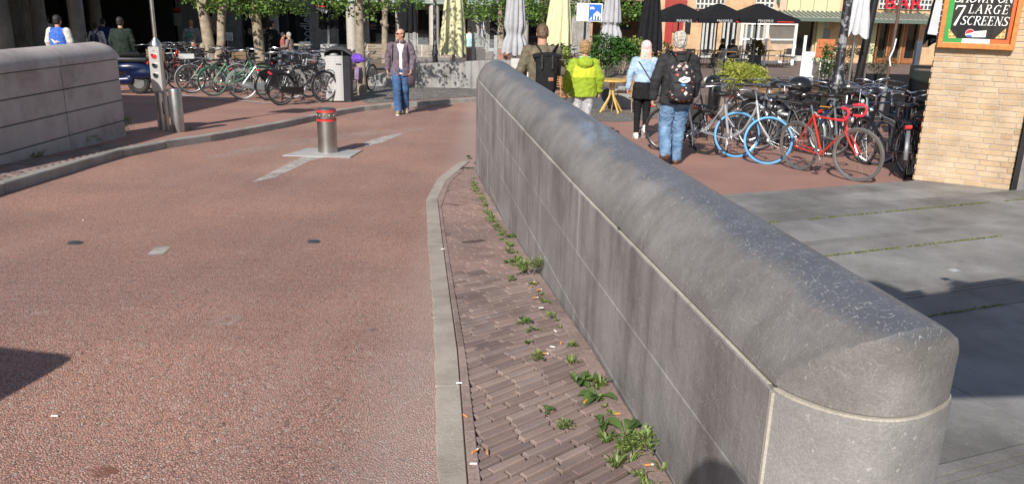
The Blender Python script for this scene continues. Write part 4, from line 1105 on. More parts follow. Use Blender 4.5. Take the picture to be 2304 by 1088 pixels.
b = B(); b.tube([(-.19, -.07, .40), (-.1, -.075, .42), (0, -.075, .425), (.1, -.075, .42), (.19, -.07, .40)], [.03, .036, .038, .036, .03], 10).build('roll_top', black_cloth, rt_)
b = F(); ringstack(b, [(-.03, .1, .03, 0, -.155), (.1, .11, .035, 0, -.155), (.22, .105, .02, 0, -.15)]); link('front_pocket', voxel(b.b, 'pocket', .009, 2), black_cloth, rt_)
for s_ in (-1, 1):
    b = B(); b.tube([(s_*.045, -.01, .38), (s_*.08, -.0, .47), (s_*.12, .05, .52), (s_*.14, .13, .54), (s_*.155, .25, .45), (s_*.17, .2, .2)], [.03, .034, .036, .036, .03, .02], 10, True, (1, .3)).build('shoulder_strap', char_cloth, rt_)
    b = B(); b.tube([(s_*.07, -.115, .42), (s_*.07, -.165, .33), (s_*.07, -.17, .25)], .012, 6, True, (1, .3)).build('buckle_strap', char_cloth, rt_)
B().box((.05, -.188, .12), (.065, .006, .045), bev=.002).build('leather_patch', M('tan_leather', (.30, .13, .07), .6), rt_)
# what he carries on the wall side
q = W(1187, 183, 11.9); bt = B(); bt.lathe([(.028, -.06), (.03, -.055), (.03, .03), (.012, .07), (.011, .12), (.013, .13)], 18); o = bt.build('bottle', M('milk_glass_bottle', (.55, .55, .55), .2, var=.1), None, True, q); prop(o, 'small white bottle at the left elbow of the man in the olive sweater', 'bottle')
bx = thing('cardboard_box', 'flat black and dark red box carried low behind the wall by the man in olive', 'box', W(1216, 212, 11.8), R(-8))
B().box((0, .02, -.06), (.36, .28, .10), bev=.004).build('box_body', M('black_card', (.03, .022, .024), .5), bx); B().box((-.0, .02, -.007), (.30, .2, .006)).build('lid_print', M('dark_red_card', (.22, .03, .05), .5), bx)
# --- people further away
def back_person(label, px, D, H, rz, top, trous, hairm, bulk=1.0, sit=False, arms=None, z=None, shoe=None, hstyle='short', vox=.013, group=None, skinm=None):
    P = dict(arms=arms or [((-.27, -.02, 1.16), (-.27, .04, .93)), ((.27, -.02, 1.16), (.27, .04, .93))], legs=[list(stand[0]), list(stand[1])],
        top=dict(mat=top, hem=.86, w0=.18, b=1.12*bulk, ra=(.082, .066, .05)), trousers=dict(mat=trous, r=(.11, .08, .068)), shoe=shoe or char_cloth, hair=dict(mat=hairm, style=hstyle))
    loc = GX(px, D)
    if sit:
        P['pelvis'] = (0, 0, .52); P['chest'] = (0, .02, .84); P['neck'] = (0, .02, 1.05); P['head'] = (0, .05, 1.21); P['top']['hem'] = .48
        P['arms'] = arms or [((-.25, .05, .76), (-.12, .30, .72)), ((.25, .05, .76), (.12, .30, .72))]
        P['legs'] = [((-.12, .42, .50), (-.12, .42, .09), (-.12, .56, .035)), ((.12, .42, .50), (.12, .40, .09), (.12, .54, .035))]
    if z is not None: loc.z = z
    if skinm: P['skin'] = skinm
    return person('person', label, loc, H, rz, P, vox=vox, group=group)
blue_cl = fab('blue_varsity_cloth', (.05, .13, .50)); cream_cl = fab('cream_sleeve', (.55, .53, .48)); dkgreen = fab('dark_green_cloth', (.018, .028, .022)); rust = fab('rust_brown_cloth', (.16, .05, .02)); whitec = fab('white_cloth', (.6, .6, .6))
bj = back_person('man in blue varsity jacket with cream sleeves seen from behind in the dark arcade', 150, 20.5, 1.86, R(-6), blue_cl, black_cloth, hair_dk, 1.1)
for s_ in (-1, 1):
    b = F(); chain(b, [(s_*.20, 0, 1.39), (s_*.275, -.02, 1.16), (s_*.275, .03, .97)], [.094, .076, .062]); link('sleeve', voxel(b.b, 'sleeve', .013), cream_cl, bj)
b = B(); b.torus((0, 0, .86), .195, .02, 'Z', 28, 6); o = b.build('hem_band', cream_cl, bj); o.scale = (1, .75, 1)
wing = B()
for s_ in (-1, 1): wing.prism([(0, -.162, 1.17), (s_*.03, -.162, 1.20), (s_*.12, -.158, 1.235 if s_ < 0 else 1.15), (s_*.05, -.162, 1.15), (s_*.01, -.164, 1.12)], (0, -.01, 0))
wing.build('back_emblem', cream_cl, bj, False)
def ring_letters(txt, parent, R0, cz, a0, a1, size, y, mat):
    for i, ch in enumerate(txt):
        a = a0 + (a1-a0)*i/(len(txt)-1)
        o = text(ch, size, (R0*math.cos(a), y, cz+R0*math.sin(a)), mat, parent, name='letter'); o.rotation_euler = (PI/2, a-PI/2, 0) if False else (PI/2, -(a-PI/2), 0)
sm = back_person('small person in white top with a dark backpack in the arcade', 227, 28, 1.58, 0, whitec, fab('tan_trousers', (.30, .19, .11)), hair_dk)
rucksack('dark blue grey backpack on the small person in white', Vector(sm.location)+Vector((0, -.12, .82)), 0, .95, fab('slate_nylon', (.05, .055, .08)))
back_person('broad man in dark green hoodie and rust trousers beside the blue motor scooter', 286, 22.5, 1.84, R(8), dkgreen, rust, hair_dk, 1.2)
gg = back_person('man in grey sweatshirt with green back panel standing near the bikes', 438, 30, 1.72, R(14), fab('grey_sweat', (.16, .17, .17)), black_cloth, M('ginger_hair', (.25, .12, .06), .7), 1.05)
b = B(); b.ell((-.04, -.13, 1.22), (.09, .05, .13)); b.build('green_panel', fab('green_cloth', (.03, .20, .13)), gg)
back_person('dark haired person sitting low among the parked bicycles', 448, 24, 1.65, R(150), black_cloth, black_cloth, hair_dk, 1.0, True)
back_person('person in long black coat and hood standing behind the bicycles', 618, 26, 1.85, R(-40), black_cloth, black_cloth, hair_dk, 1.35)
back_person('grey haired man in brown shirt sitting at a cafe table by the window', 655, 34, 1.7, R(80), fab('taupe_cloth', (.22, .16, .15)), fab('blue_grey_cloth', (.12, .13, .17)), hair_gr, 1.0, True)
back_person('person in red and cream top sitting at a cafe table', 638, 35, 1.65, R(-75), fab('red_cream_cloth', (.30, .10, .08)), fab('blue_grey_cloth', (.12, .13, .17)), hair_dk, 1.0, True)
back_person('person in pale mint shirt sitting behind the cream parasol', 1056, 30, 1.6, R(20), fab('mint_cloth', (.42, .66, .66)), char_cloth, hair_dk, 1.15, True, z=-.45)
back_person('person in black sitting at a table beneath the left black parasol', 1622, 41, 1.75, R(60), black_cloth, black_cloth, hair_dk, 1.1, True)
back_person('person in grey top at a table beneath the middle black parasol', 1643, 40, 1.75, R(-40), char_cloth, black_cloth, hair_dk, 1.2, True)
back_person('person in white shirt standing in the dark arcade beside a column', 118, 31, 1.75, 0, whitec, black_cloth, hair_dk)
back_person('person in blue jacket in the arcade behind the small one in white', 243, 30, 1.7, 0, fab('navy_cloth', (.03, .04, .14)), black_cloth, hair_dk)

# ================================================================== BICYCLES
MK = {}
def cached(key, fn):
    if key not in MK: MK[key] = fn()
    return MK[key]
def meshof(b, mat, smooth=True):
    m = b.me(smooth); m.materials.append(mat); return m
def wheel_meshes(r, tyre, rimc, tr=.019):
    def ty(): return meshof(B().torus((0, 0, 0), r-tr, tr, 'Y', 40, 7), tyre)
    def rm(): return meshof(B().torus((0, 0, 0), r-tr*2.1, .011, 'Y', 40, 5, flat=1.1), rimc)
    def sp():
        b = B(); N = 28
        for k in range(N):
            a = 2*PI*k/N; a2 = a + (.55 if k % 2 else -.55); s_ = .028 if k % 4 < 2 else -.028
            p = Vector((.02*math.cos(a2), s_, .02*math.sin(a2))); q = Vector(((r-tr*2.3)*math.cos(a), 0, (r-tr*2.3)*math.sin(a)))
            b.tube([p, q], .0013, 3, False)
        return meshof(b, chrome, False)
    def hb(): 
        b = B(); b.tube([(0, -.05, 0), (0, -.03, 0), (0, -.028, 0), (0, .028, 0), (0, .03, 0), (0, .05, 0)], [.008, .008, .024, .024, .008, .008], 10); return meshof(b, chrome)
    k = (r, tyre.name, rimc.name)
    return cached(('ty',)+k, ty), cached(('rm',)+k, rm), cached(('sp',)+k, sp), cached(('hb',)+k, hb)
def bent(pts, n=5):            # smooth curve through points
    P = [Vector(p) for p in pts]; out = []
    for i in range(len(P)-1):
        a, b, c, d = P[max(i-1, 0)], P[i], P[i+1], P[min(i+2, len(P)-1)]
        for k in range(n):
            t = k/n; out.append(.5*((2*b)+(c-a)*t+(2*a-5*b+4*c-d)*t*t+(3*b-a-3*c+d)*t**3))
    out.append(P[-1]); return out
silver = M('silver_frame_paint', (.42, .43, .45), .3, .35, .08); blackfr = M('black_frame_paint', (.012, .012, .014), .25, 0, .2, coat=.3)
redfr = M('red_frame_paint', (.55, .035, .02), .3, var=.12, coat=.3); bluefr = M('dark_blue_frame_paint', (.015, .03, .07), .3, var=.1)
greenfr = M('green_frame_paint', (.05, .20, .10), .35, var=.1); greyfr = M('grey_frame_paint', (.16, .17, .18), .35, .2, .1); bluetyre = M('sky_blue_tyre', (.11, .33, .62), .6, var=.1)
redtape = M('red_bar_tape', (.70, .03, .05), .6, var=.1); alu = M('bare_alloy', (.5, .5, .5), .3, .9, .1); gum = M('worn_grey_tyre', (.10, .10, .095), .8, var=.2); creamt = M('cream_tyre', (.2, .19, .18), .7)
orange_p = M('orange_strip', (.65, .25, .03), .5); lilac = M('lilac_canvas', (.22, .15, .24), .85); wicker = M('wicker_basket', (.22, .15, .08), .85, var=.4, scale=60, bmp=.8, bscale=80)
redlens = M('red_rear_lens', (.55, .02, .02), .15, var=.1, coat=1); clearlens = M('lamp_glass', (.6, .6, .55), .1, var=.05, coat=1)
AX = Vector((-.06, 0, .25)).normalized()
def bike(label, at, head, kind='dutch', fr=blackfr, tyre=rubber, ftyre=None, rimc=alu, steer=0, lean=0, r=.345, anchor='r', sgroup='bicycles parked in a row', fender=None, rack=True, case=None, extra=(), grip=None, H=1.0, z=None):
    race = kind == 'race'; wb = 1.0 if race else 1.10
    ftyre = ftyre or tyre; fender = fr if fender is None else fender
    hd = Vector((math.cos(head), math.sin(head), 0)); p = Vector(at)
    if anchor == 'f': p = p - hd*wb
    elif anchor == 'm': p = p - hd*wb/2
    if z is None:
        zr, zf = zg(p.y), zg((p+hd*wb).y)
    else: zr = zf = z
    root = thing('bicycle', label, 'bicycle', (p.x, p.y, zr), 0, sgroup)
    pitch = -math.atan2(zf-zr, wb)
    root.rotation_euler = (Matrix.Rotation(head, 4, 'Z') @ Matrix.Rotation(pitch, 4, 'Y') @ Matrix.Rotation(lean, 4, 'X')).to_euler()
    k = (kind, fr.name, round(r, 3)); BB = Vector((.44 if not race else .41, 0, .285)); ST = Vector((.31, 0, .78)); HT = Vector((.86, 0, .86) if not race else (.80, 0, .80)); HB = Vector((.92, 0, .63) if not race else (.84, 0, .66))
    if race: ST = Vector((.27, 0, .80))
    FA = Vector((wb, 0, r)); RA = Vector((0, 0, r))
    def fm():
        b = B(); t = .015 if race else .017
        if kind == 'swap':
            for s_ in (-.014, .014): b.tube(bent([HT+Vector((.02, s_, -.04)), HT+Vector((-.06, s_, -.22)), (.66, s_, .42), BB+Vector((.02, s_, .02))]), .013, 7)
            b.tube(bent([(.70, .0, .47), (.5, 0, .36), (.2, 0, .34)]), .010, 6)
            b.tube([BB, ST], .019, 8)
        elif kind == 'low':
            b.tube(bent([HB+Vector((-.01, 0, .04)), (.70, 0, .42), BB+Vector((.02, 0, .03))]), .017, 8); b.tube(bent([HT+Vector((.005, 0, -.02)), (.66, 0, .55), (.41, 0, .46)]), .015, 8); b.tube([BB, ST], t, 8)
        else:
            b.tube([BB, ST], t, 8); b.tube([ST+Vector((0, 0, -.02)), HT+Vector((.01, 0, -.045))], t*.95, 8); b.tube([BB, HB], t*1.05, 8)
        b.tube([HT+Vector((-.01, 0, .02)), HB+Vector((.005, 0, -.02))], .021, 10)
        for s_ in (-1, 1):
            b.tube([BB+Vector((0, s_*.035, 0)), RA+Vector((0, s_*.062, 0))], .010, 6); b.tube([ST+Vector((0, s_*.02, -.04)), RA+Vector((0, s_*.062, 0))], .008, 6)
        b.tube([BB-Vector((0, .045, 0)), BB+Vector((0, .045, 0))], .024, 10)
        return meshof(b, fr)
    link('frame', cached(('frame',)+k, fm), None, root)
    # steering group
    sa_ = (HT-HB).normalized()
    Ms = Matrix.Translation(HB) @ Matrix.Rotation(steer, 4, sa_) @ Matrix.Translation(-HB)
    def fk():
        b = B()
        for s_ in (-1, 1): b.tube(bent([HB+Vector((.006, 0, -.02)), HB+Vector((.012, s_*.045, -.05)), HB.lerp(FA, .5)+Vector((-.008, s_*.052, 0)), FA+Vector((-.01, s_*.055, .04)), FA+Vector((0, s_*.055, 0))], 4), .011, 7)
        return meshof(b, fr)
    fo = link('fork', cached(('fork',)+k, fk), None, root); fo.matrix_basis = Ms
    def hbm():
        b = B()
        b.tube([HB, HT + sa_*.14], .012, 8)
        top = HT + sa_*.15
        if race:
            fr_ = top+Vector((.09, 0, .0)); b.tube([top, fr_], .011, 8)
            b.tube([fr_+Vector((0, -.18, 0)), fr_+Vector((0, .18, 0))], .012, 8)
        else: b.tube(bent([top+Vector((-.32, -.27, .02)), top+Vector((-.18, -.29, .045)), top+Vector((.0, -.22, .06)), top+Vector((.03, -.08, .03)), top, top+Vector((.03, .08, .03)), top+Vector((.0, .22, .06)), top+Vector((-.18, .29, .045)), top+Vector((-.32, .27, .02))], 4), .011, 7)
        return meshof(b, chrome)
    h_ = link('handlebar', cached(('bar', kind, race), hbm), None, root); h_.matrix_basis = Ms
    top = HT + sa_*.15
    for s_ in (-1, 1):
        def gm(s_=s_):
            b = B()
            if race:
                f_ = top+Vector((.09, 0, 0)); b.tube(bent([f_+Vector((0, s_*.10, 0)), f_+Vector((.02, s_*.19, 0)), f_+Vector((.10, s_*.205, -.01)), f_+Vector((.12, s_*.21, -.07)), f_+Vector((.07, s_*.21, -.14)), f_+Vector((-.05, s_*.21, -.14))], 4), .0175, 8)
            else: b.tube([top+Vector((-.34, s_*.268, .017)), top+Vector((-.21, s_*.288, .04))], .0175, 8)
            return meshof(b, grip or (redtape if race else rubber))
        g_ = link('grip', cached(('grip', kind, s_, (grip or rubber).name), gm), None, h_)
    for nm, pos, tt in (('rear', RA, tyre), ('front', FA, ftyre)):
        t_, rm_, sp_2, hb_ = wheel_meshes(r, tt, rimc)
        wo_ = link('wheel', t_, None, root); wo_['label'] = 'front wheel' if nm == 'front' else 'rear wheel'
        if nm == 'front': wo_.matrix_basis = Ms @ Matrix.Translation(pos) @ Matrix.Rotation(random.random()*6, 4, 'Y')
        else: wo_.matrix_basis = Matrix.Translation(pos) @ Matrix.Rotation(random.random()*6, 4, 'Y')
        link('rim', rm_, None, wo_); link('spokes', sp_2, None, wo_); link('hub', hb_, None, wo_)
    if fender:
        def fn(a0, a1):
            b = B(); rr = r+.018; n = 16; rings = []
            for i in range(n+1):
                a = a0+(a1-a0)*i/n
                rings.append([((rr+h)*math.cos(a), y, (rr+h)*math.sin(a)) for y, h in ((-.026, -.012), (-.014, .0), (.014, .0), (.026, -.012))])
            b.loft(rings, False, False); return meshof(b, fender)
        o = link('mudguard', cached(('fd', fender.name, 'r', r), lambda: fn(R(20), R(190))), None, root); o.location = RA
        o = link('mudguard', cached(('fd', fender.name, 'f', r), lambda: fn(R(30), R(165))), None, root); o.matrix_basis = Ms @ Matrix.Translation(FA)
    def sd():
        b = B(); b.tube([ST+Vector((0, 0, -.03)), ST+Vector((-.03, 0, .12))], .012, 8); return meshof(b, chrome)
    so_ = link('seat_post', cached(('sp', kind), sd), None, root)
    def sdl():
        b = F(); q = ST+Vector((-.04, 0, .15)); b.ell(q+Vector((-.06, 0, 0)), (.085, .085 if not race else .065, .032)); b.cap(q+Vector((-.04, 0, .005)), q+Vector((.14, 0, .008)), .04, .02); 
        m = voxel(b, 'saddle', .011, 2); m.materials.append(M('black_saddle', (.02, .018, .018), .4)); return m
    link('saddle', cached(('sad', kind), sdl), None, root)
    def cr():
        b = B(); b.torus(BB+Vector((0, -.045, 0)), .085, .006, 'Y', 28, 5, flat=.5)
        for a in range(5): b.tube([BB+Vector((0, -.045, 0)), BB+Vector((.082*math.cos(a*1.257), -.045, .082*math.sin(a*1.257)))], .005, 4)
        for s_ in (-1, 1): b.tube([BB+Vector((0, s_*.05, 0)), BB+Vector((s_*-.02, s_*.062, s_*.165))], .009, 6)
        return meshof(b, alu)
    link('crank', cached(('cr', kind), cr), None, root)
    for s_ in (-1, 1):
        def pd(s_=s_): 
            b = B(); c_ = BB+Vector((s_*-.02, s_*.105, s_*.165)); b.box(c_, (.085, .075, .022), bev=.004); b.box(c_+Vector((0, 0, 0)), (.09, .05, .006)); return meshof(b, rubber)
        link('pedal', cached(('pd', kind, s_), pd), None, root)
    if case:
        def cm():
            b = B(); b.prism([(-.06, -.06, r+.05), (.0, -.06, r+.075), (.3, -.06, .37), (.5, -.06, .39), (.55, -.06, .285), (.5, -.06, .20), (.3, -.06, .23), (0, -.06, r-.065), (-.07, -.06, r-.02)], (0, .03, 0))
            bmesh.ops.bevel(b.b, geom=b.b.edges[:], offset=.008, segments=1, affect='EDGES'); return meshof(b, case)
        link('chain_case', cached(('case', case.name), cm), None, root)
    if rack and not race:
        def rk():
            b = B(); z_ = 2*r+.05
            for y in (-.06, 0, .06): b.tube([(.22, y, z_), (-.22, y, z_)], .006, 5)
            for x in (.2, 0, -.2): b.tube([(x, -.07, z_), (x, .07, z_)], .006, 5)
            for y in (-.065, .065): b.tube([(-.18, y, z_), (0, y, r)], .005, 5); b.tube([(.1, y, z_), (0, y, r)], .005, 5)
            return meshof(b, blackm)
        link('rack', cached(('rack', r), rk), None, root)
        b_key = cached(('rl',), lambda: meshof(B().box((0, 0, 0), (.03, .09, .045), bev=.01), redlens))
        link('rear_light', b_key, None, root).location = (-.24, 0, 2*r-.0)
    def ks():
        b = B(); b.tube([(.08, .07, r-.02), (.12, .2, .01)], .009, 6); return meshof(b, blackm)
    if not race: link('kickstand', cached(('ks', r), ks), None, root)
    if not race or True:
        hl_ = link('headlamp', cached(('hl',), lambda: meshof(B().lathe([(.005, -.04), (.03, -.02), (.036, .02), (.034, .024)], 14), chrome)), None, root)
        hl_.matrix_basis = Ms @ Matrix.Translation(HT+Vector((.085, 0, -.06 if not race else -.02))) @ Matrix.Rotation(PI/2, 4, 'Y')
        link('lens', cached(('hll',), lambda: meshof(B().lathe([(.032, .0245), (.02, .03), (0, .032)], 14), clearlens)), None, hl_)
    for e in extra: e(root, r, Ms, HT, ST)
    return root
def e_crate(mat=wicker, front=True, s=(.30, .36, .24)):
    def f(root, r, Ms, HT, ST):
        b = B(); c = Vector((HT.x+.20, 0, HT.z+.03)) if front else Vector((-.05, 0, 2*r+.2)); a, w_, h = s
        b.box(c+Vector((0, 0, -h/2)), (a*.9, w_*.9, .01))
        for k in range(4):
            zz = c.z-h/2+h*(k+.5)/4; q = .9+.1*(k/3)
            for dx, dy, sx, sy in ((0, w_/2*q, a*q, .008), (0, -w_/2*q, a*q, .008), (a/2*q, 0, .008, w_*q), (-a/2*q, 0, .008, w_*q)): b.box((c.x+dx, dy, zz), (sx, sy, h/4*.7))
        for sx in (-1, 1):
            for sy in (-1, 1): b.box((c.x+sx*a/2*.96, sy*w_/2*.96, c.z), (.014, .014, h))
        o = b.build('basket', mat, root, False)
        if front: o.matrix_basis = Ms
    return f
def e_bags(mat):
    def f(root, r, Ms, HT, ST):
        for s_ in (-1, 1): B().box((-.05, s_*.13, 2*r-.13), (.34, .12, .30), bev=.03).build('pannier', mat, root)
    return f
def e_guard(mat):
    def f(root, r, Ms, HT, ST):
        for s_ in (-1, 1):
            b = B(); pts = [(r*.95*math.cos(a), s_*.045, r+r*.95*math.sin(a)) for a in [R(-20)+R(150)*k/10 for k in range(11)]] + [(0, s_*.045, r)]
            b.prism(pts, (0, .003, 0)); b.build('skirt_guard', mat, root, False)
    return f
def e_strip(mat):
    def f(root, r, Ms, HT, ST): B().box((-.02, -.075, 2*r+.055), (.46, .02, .022)).build('rack_strip', mat, root)
    return f
def e_case(root, r, Ms, HT, ST):
    b = F(); b.ell((-.12, 0, 2*r+.22), (.19, .2, .13)); b.ell((-.06, 0, 2*r+.17), (.2, .19, .1)); link('top_case', voxel(b, 'case', .015), blackfr, root)
def e_bell(root, r, Ms, HT, ST):
    o = B().lathe([(.03, 0), (.03, .015), (.02, .03), (0, .034)], 14, (HT.x-.02, -.14, HT.z+.19)).build('bell', M('sky_blue_bell', (.03, .2, .6), .3), root); o.matrix_basis = Ms
def px2(a, b):
    P, Q = G(*a), G(*b); d = Q-P; return math.atan2(d.y, d.x)
gR = 'bicycles parked beside the brick building'; gL = 'bicycles parked on the left footway'
# right-hand row
a = G(1653, 355); bike('pale grey step through bicycle with blue front tyre, nearest the walking man', a, R(-28), 'swap', silver, rubber, bluetyre, blackfr, R(28), R(-3), anchor='f', sgroup=gR, fender=False, extra=(e_bell,), rack=True)
a = G(1719, 370); bike('pale grey step through bicycle with blue front tyre, next to the red racing bicycle', a, R(-52), 'swap', silver, rubber, bluetyre, blackfr, R(44), R(-3), anchor='f', sgroup=gR, fender=False, rack=True)
a, b_ = G(1797, 383), G(1938, 411); bike('red racing bicycle with red taped drop handlebars', a, math.atan2(b_.y-a.y, b_.x-a.x), 'race', redfr, gum, gum, alu, R(14), R(8), anchor='r', sgroup=gR, fender=False, rack=False)
def P2(x, y): p_ = G(x, y); return p_
R_ = [
 ('black bicycle with an orange strip along its rear rack', (1862, 352), R(152), 'dutch', dict(extra=(e_strip(orange_p),), anchor='r', fender=blackfr)),
 ('grey bicycle with cream headlamp behind the red racing bicycle', (1962, 372), R(-60), 'dutch', dict(fr=greyfr, anchor='f', steer=R(25), rimc=alu)),
 ('dark blue bicycle with tall frame by the dark menu board', (2010, 352), R(-75), 'dutch', dict(fr=bluefr, anchor='f', steer=R(-30))),
 ('black bicycle with grey mudguard and red tail lamp half behind the brick corner', (2036, 402), R(62), 'dutch', dict(anchor='r', fender=greyfr)),
 ('black bicycle with low saddle behind the left blue tyred one', (1600, 318), R(-12), 'low', dict(anchor='m', extra=(e_guard(blackm),))),
 ('black bicycle with a rounded top case behind the red racing bicycle', (1850, 318), R(165), 'low', dict(anchor='m', extra=(e_case,))),
 ('black bicycle with alloy fork between lamp post and grey bicycle', (1905, 330), R(-100), 'dutch', dict(anchor='m', steer=R(20))),
 ('black bicycle with wicker front basket behind the lamp post', (1770, 300), R(-80), 'low', dict(anchor='m', extra=(e_crate(M('dark_wicker', (.06, .04, .03), .9)),))),
 ('grey bicycle with silver chain case behind the second blue tyred one', (1752, 335), R(120), 'low', dict(fr=greyfr, anchor='m', case=silver, fender=silver)),
 ('black bicycle with black chain case nearest the dark menu board', (2000, 322), R(140), 'dutch', dict(anchor='m', case=blackfr)),
 ('black bicycle at the back of the row below the dark hedge', (1940, 300), R(-95), 'low', dict(anchor='m', steer=R(-15))),
 ('silver bicycle at the back of the row left of the lamp post', (1700, 312), R(-70), 'dutch', dict(fr=silver, anchor='m', steer=R(10)))]
R_ += [('black bicycle squeezed between the grey bicycle and the brick corner', (1990, 384), R(98), 'dutch', dict(anchor='m', fender=blackfr)), ('black bicycle with rear rack behind the one at the brick corner', (2024, 362), R(75), 'low', dict(anchor='m', fender=blackfr)), ('dark blue bicycle half hidden behind the lamp post foot', (1885, 345), R(-130), 'dutch', dict(fr=bluefr, anchor='m'))]
for lab, pos, hd_, kd, kw in R_: bike(lab, P2(*pos), hd_, kd, sgroup=gR, lean=R(random.uniform(-5, 5)), **kw)
# left-hand rows (they stand on the raised footway)
def onf(x, y): 
    p_ = G(x, y); p_ = atz(x, y, zg(p_.y)+.10); return p_
L_ = [
 ('bicycle with red mudguards partly hidden by the signal column', (352, 190), R(70), 'low', dict(fr=redfr, anchor='r', fender=redfr)),
 ('black bicycle with silver rear mudguard, first one right of the signal column', (432, 212), R(24), 'dutch', dict(anchor='r', fender=silver, extra=(e_crate(M('white_wire', (.5, .5, .5), .5), False, (.34, .28, .1)),))),
 ('bicycle with green mudguards and pale saddle', (482, 218), R(26), 'low', dict(fr=greenfr, anchor='r', fender=greenfr, tyre=rubber, rimc=M('green_rim', (.03, .16, .12), .5))),
 ('silver step through bicycle with silver chain case and pale tyres', (548, 226), R(20), 'swap', dict(fr=silver, anchor='r', case=greyfr, tyre=creamt, fender=silver, rimc=silver)),
 ('black bicycle with skirt guard beside the silver one', (606, 228), R(48), 'dutch', dict(anchor='r', extra=(e_guard(blackm),))),
 ('black bicycle with bright silver wheels and red tail lamp', (634, 236), R(40), 'dutch', dict(anchor='r', rimc=chrome)),
 ('black bicycle with black chain case closest to the litter bin', (634, 240), R(48), 'dutch', dict(anchor='r', case=blackfr, rimc=gum)),
 ('black bicycle pointing at the litter bin', (742, 208), R(160), 'dutch', dict(anchor='m', steer=R(10))),
 ('bicycle with lilac panniers standing right of the litter bin', (798, 216), R(78), 'low', dict(fr=greyfr, anchor='r', extra=(e_bags(lilac),)))]
for lab, pos, hd_, kd, kw in L_:
    p_ = onf(*pos); bike(lab, p_, hd_, kd, sgroup=gL, lean=R(random.uniform(-4, 4)), z=zg(p_.y)+.10, **kw)
cols = [blackfr, greyfr, silver, blackfr, bluefr, blackfr, greyfr, silver]
desc = ['black bicycle in the second row with a wicker basket, behind the green one', 'grey bicycle in the second row behind the silver one', 'silver bicycle in the second row left of the wooden bench', 'black bicycle in the second row with upright handlebar near the first tree', 'dark blue bicycle in the second row below the second tree', 'black bicycle in the second row under the person in the long coat', 'grey bicycle in the second row with tall handlebar near the bin', 'silver bicycle in the second row left of the bin']
for i, x in enumerate((405, 455, 505, 548, 590, 640, 690, 722)):
    p_ = GX(x, 20.6 + (i % 3)*.5)
    bike(desc[i], p_, R(-150+random.uniform(-25, 25)), ['low', 'dutch'][i % 2], fr=cols[i], anchor='m', sgroup=gL, lean=R(random.uniform(-5, 5)), steer=R(random.uniform(-30, 30)), fender=cols[i], extra=(e_crate(),) if i % 4 == 0 else (), z=zg(p_.y)+.10)
desc = ['black bicycle behind the signal column in the shade', 'dark bicycle in the shade right of the blue motor scooter', 'black bicycle at the back of the shaded rack', 'grey bicycle at the back of the shaded rack']
for i, x in enumerate((335, 372, 400, 430)):
    p_ = GX(x, 22.8+.4*i); bike(desc[i], p_, R(-20+15*i), 'dutch', fr=[blackfr, greyfr][i % 2], anchor='m', sgroup=gL, lean=R(4), z=zg(p_.y)+.1)
def e_helmet(): pass
b = F(); b.ell((0, 0, 0), (.13, .11, .10)); b.ell((.05, 0, -.03), (.12, .10, .06)); p_ = W(804, 132, 18.2); o = link('cloth_bundle', voxel(b, 'bundle', .009, 2, folds(.02, 16, 2)), M('purple_cloth', (.13, .05, .40), .8, var=.3), None, p_); prop(o, 'bunched purple cloth bag on the handlebar behind the litter bin', 'bag')
desc = ['silver bicycle with pale tyres behind the cream parasol terrace', 'black bicycle against the grey facade right of it', 'black bicycle left of the home zone sign']
for i, (x, d) in enumerate(((1085, 36), (1130, 37), (1300, 33))):
    p_ = GX(x, d); bike(desc[i], p_, R(-80 + 60*i), 'dutch', fr=[silver, blackfr, blackfr][i], anchor='m', sgroup='bicycles by the far facade', z=-.2 if i < 2 else None)

# motor scooters
def scooter(label, at, head, paint, screen=False, z=None):
    root = thing('motor_scooter', label, 'motor scooter', (at.x, at.y, z if z is not None else zg(at.y)), head, 'motor scooters')
    b = F(); b.ell((.12, 0, .62), (.42, .16, .15)); b.ell((-.1, 0, .5), (.38, .15, .16)); b.cap((.2, 0, .33), (.75, 0, .3), .12, .1); b.ell((.98, 0, .72), (.10, .2, .38)); b.ell((1.02, 0, .98), (.14, .18, .12)); b.ell((1.15, 0, .5), (.2, .1, .09))
    link('bodywork', voxel(b, 'bodywork', .02), paint, root)
    for x in (0, 1.3):
        o = B().torus((0, 0, 0), .19, .065, 'Y', 28, 8).build('wheel', rubber, root, loc=(x, 0, .255)); B().lathe([(.13, -.03), (.13, .03)], 18).build('rim', steeld, o).rotation_euler = (PI/2, 0, 0)
    s_ = B(); s_.box((.1, 0, .80), (.72, .27, .1), bev=.035); s_.build('seat', M('black_vinyl', (.015, .015, .016), .4), root)
    B().tube([(1.12, .0, .5), (1.3, .09, .26)], .025, 8).build('fork', steeld, root)
    B().tube([(1.2, -.07, .5), (1.3, -.09, .26)], .025, 8).build('fork', steeld, root)
    B().tube(bent([(.86, -.36, 1.06), (.95, -.2, 1.08), (.99, 0, 1.06), (.95, .2, 1.08), (.86, .36, 1.06)]), .015, 8).build('handlebar', blackm, root)
    for s2 in (-1, 1):
        m_ = B(); m_.tube([(.93, s2*.22, 1.08), (.96, s2*.3, 1.28)], .007, 6); m_.ell((.96, s2*.32, 1.33), (.02, .075, .05)); m_.build('mirror', blackm, root)
    B().ell((1.135, 0, 1.0), (.06, .09, .06)).build('headlight', clearlens, root)
    if screen:
        b = B(); rings = []
        for i in range(6):
            t = i/5; rings.append([(1.08-.16*t - .12*abs(y)**2*8, y*(1-.25*t), 1.05+.5*t) for y in [-.24+.08*k for k in range(7)]])
        b.loft(rings, False, False); b.build('windscreen', glassmat('smoked_screen', (.25, .27, .28), .4, .05), root)
        b = F(); b.ell((-.42, 0, 1.02), (.2, .22, .15)); link('top_case', voxel(b, 'case', .015), paint, root)
    return root
navy = M('navy_blue_enamel', (.006, .012, .045), .25, var=.1, coat=.4)
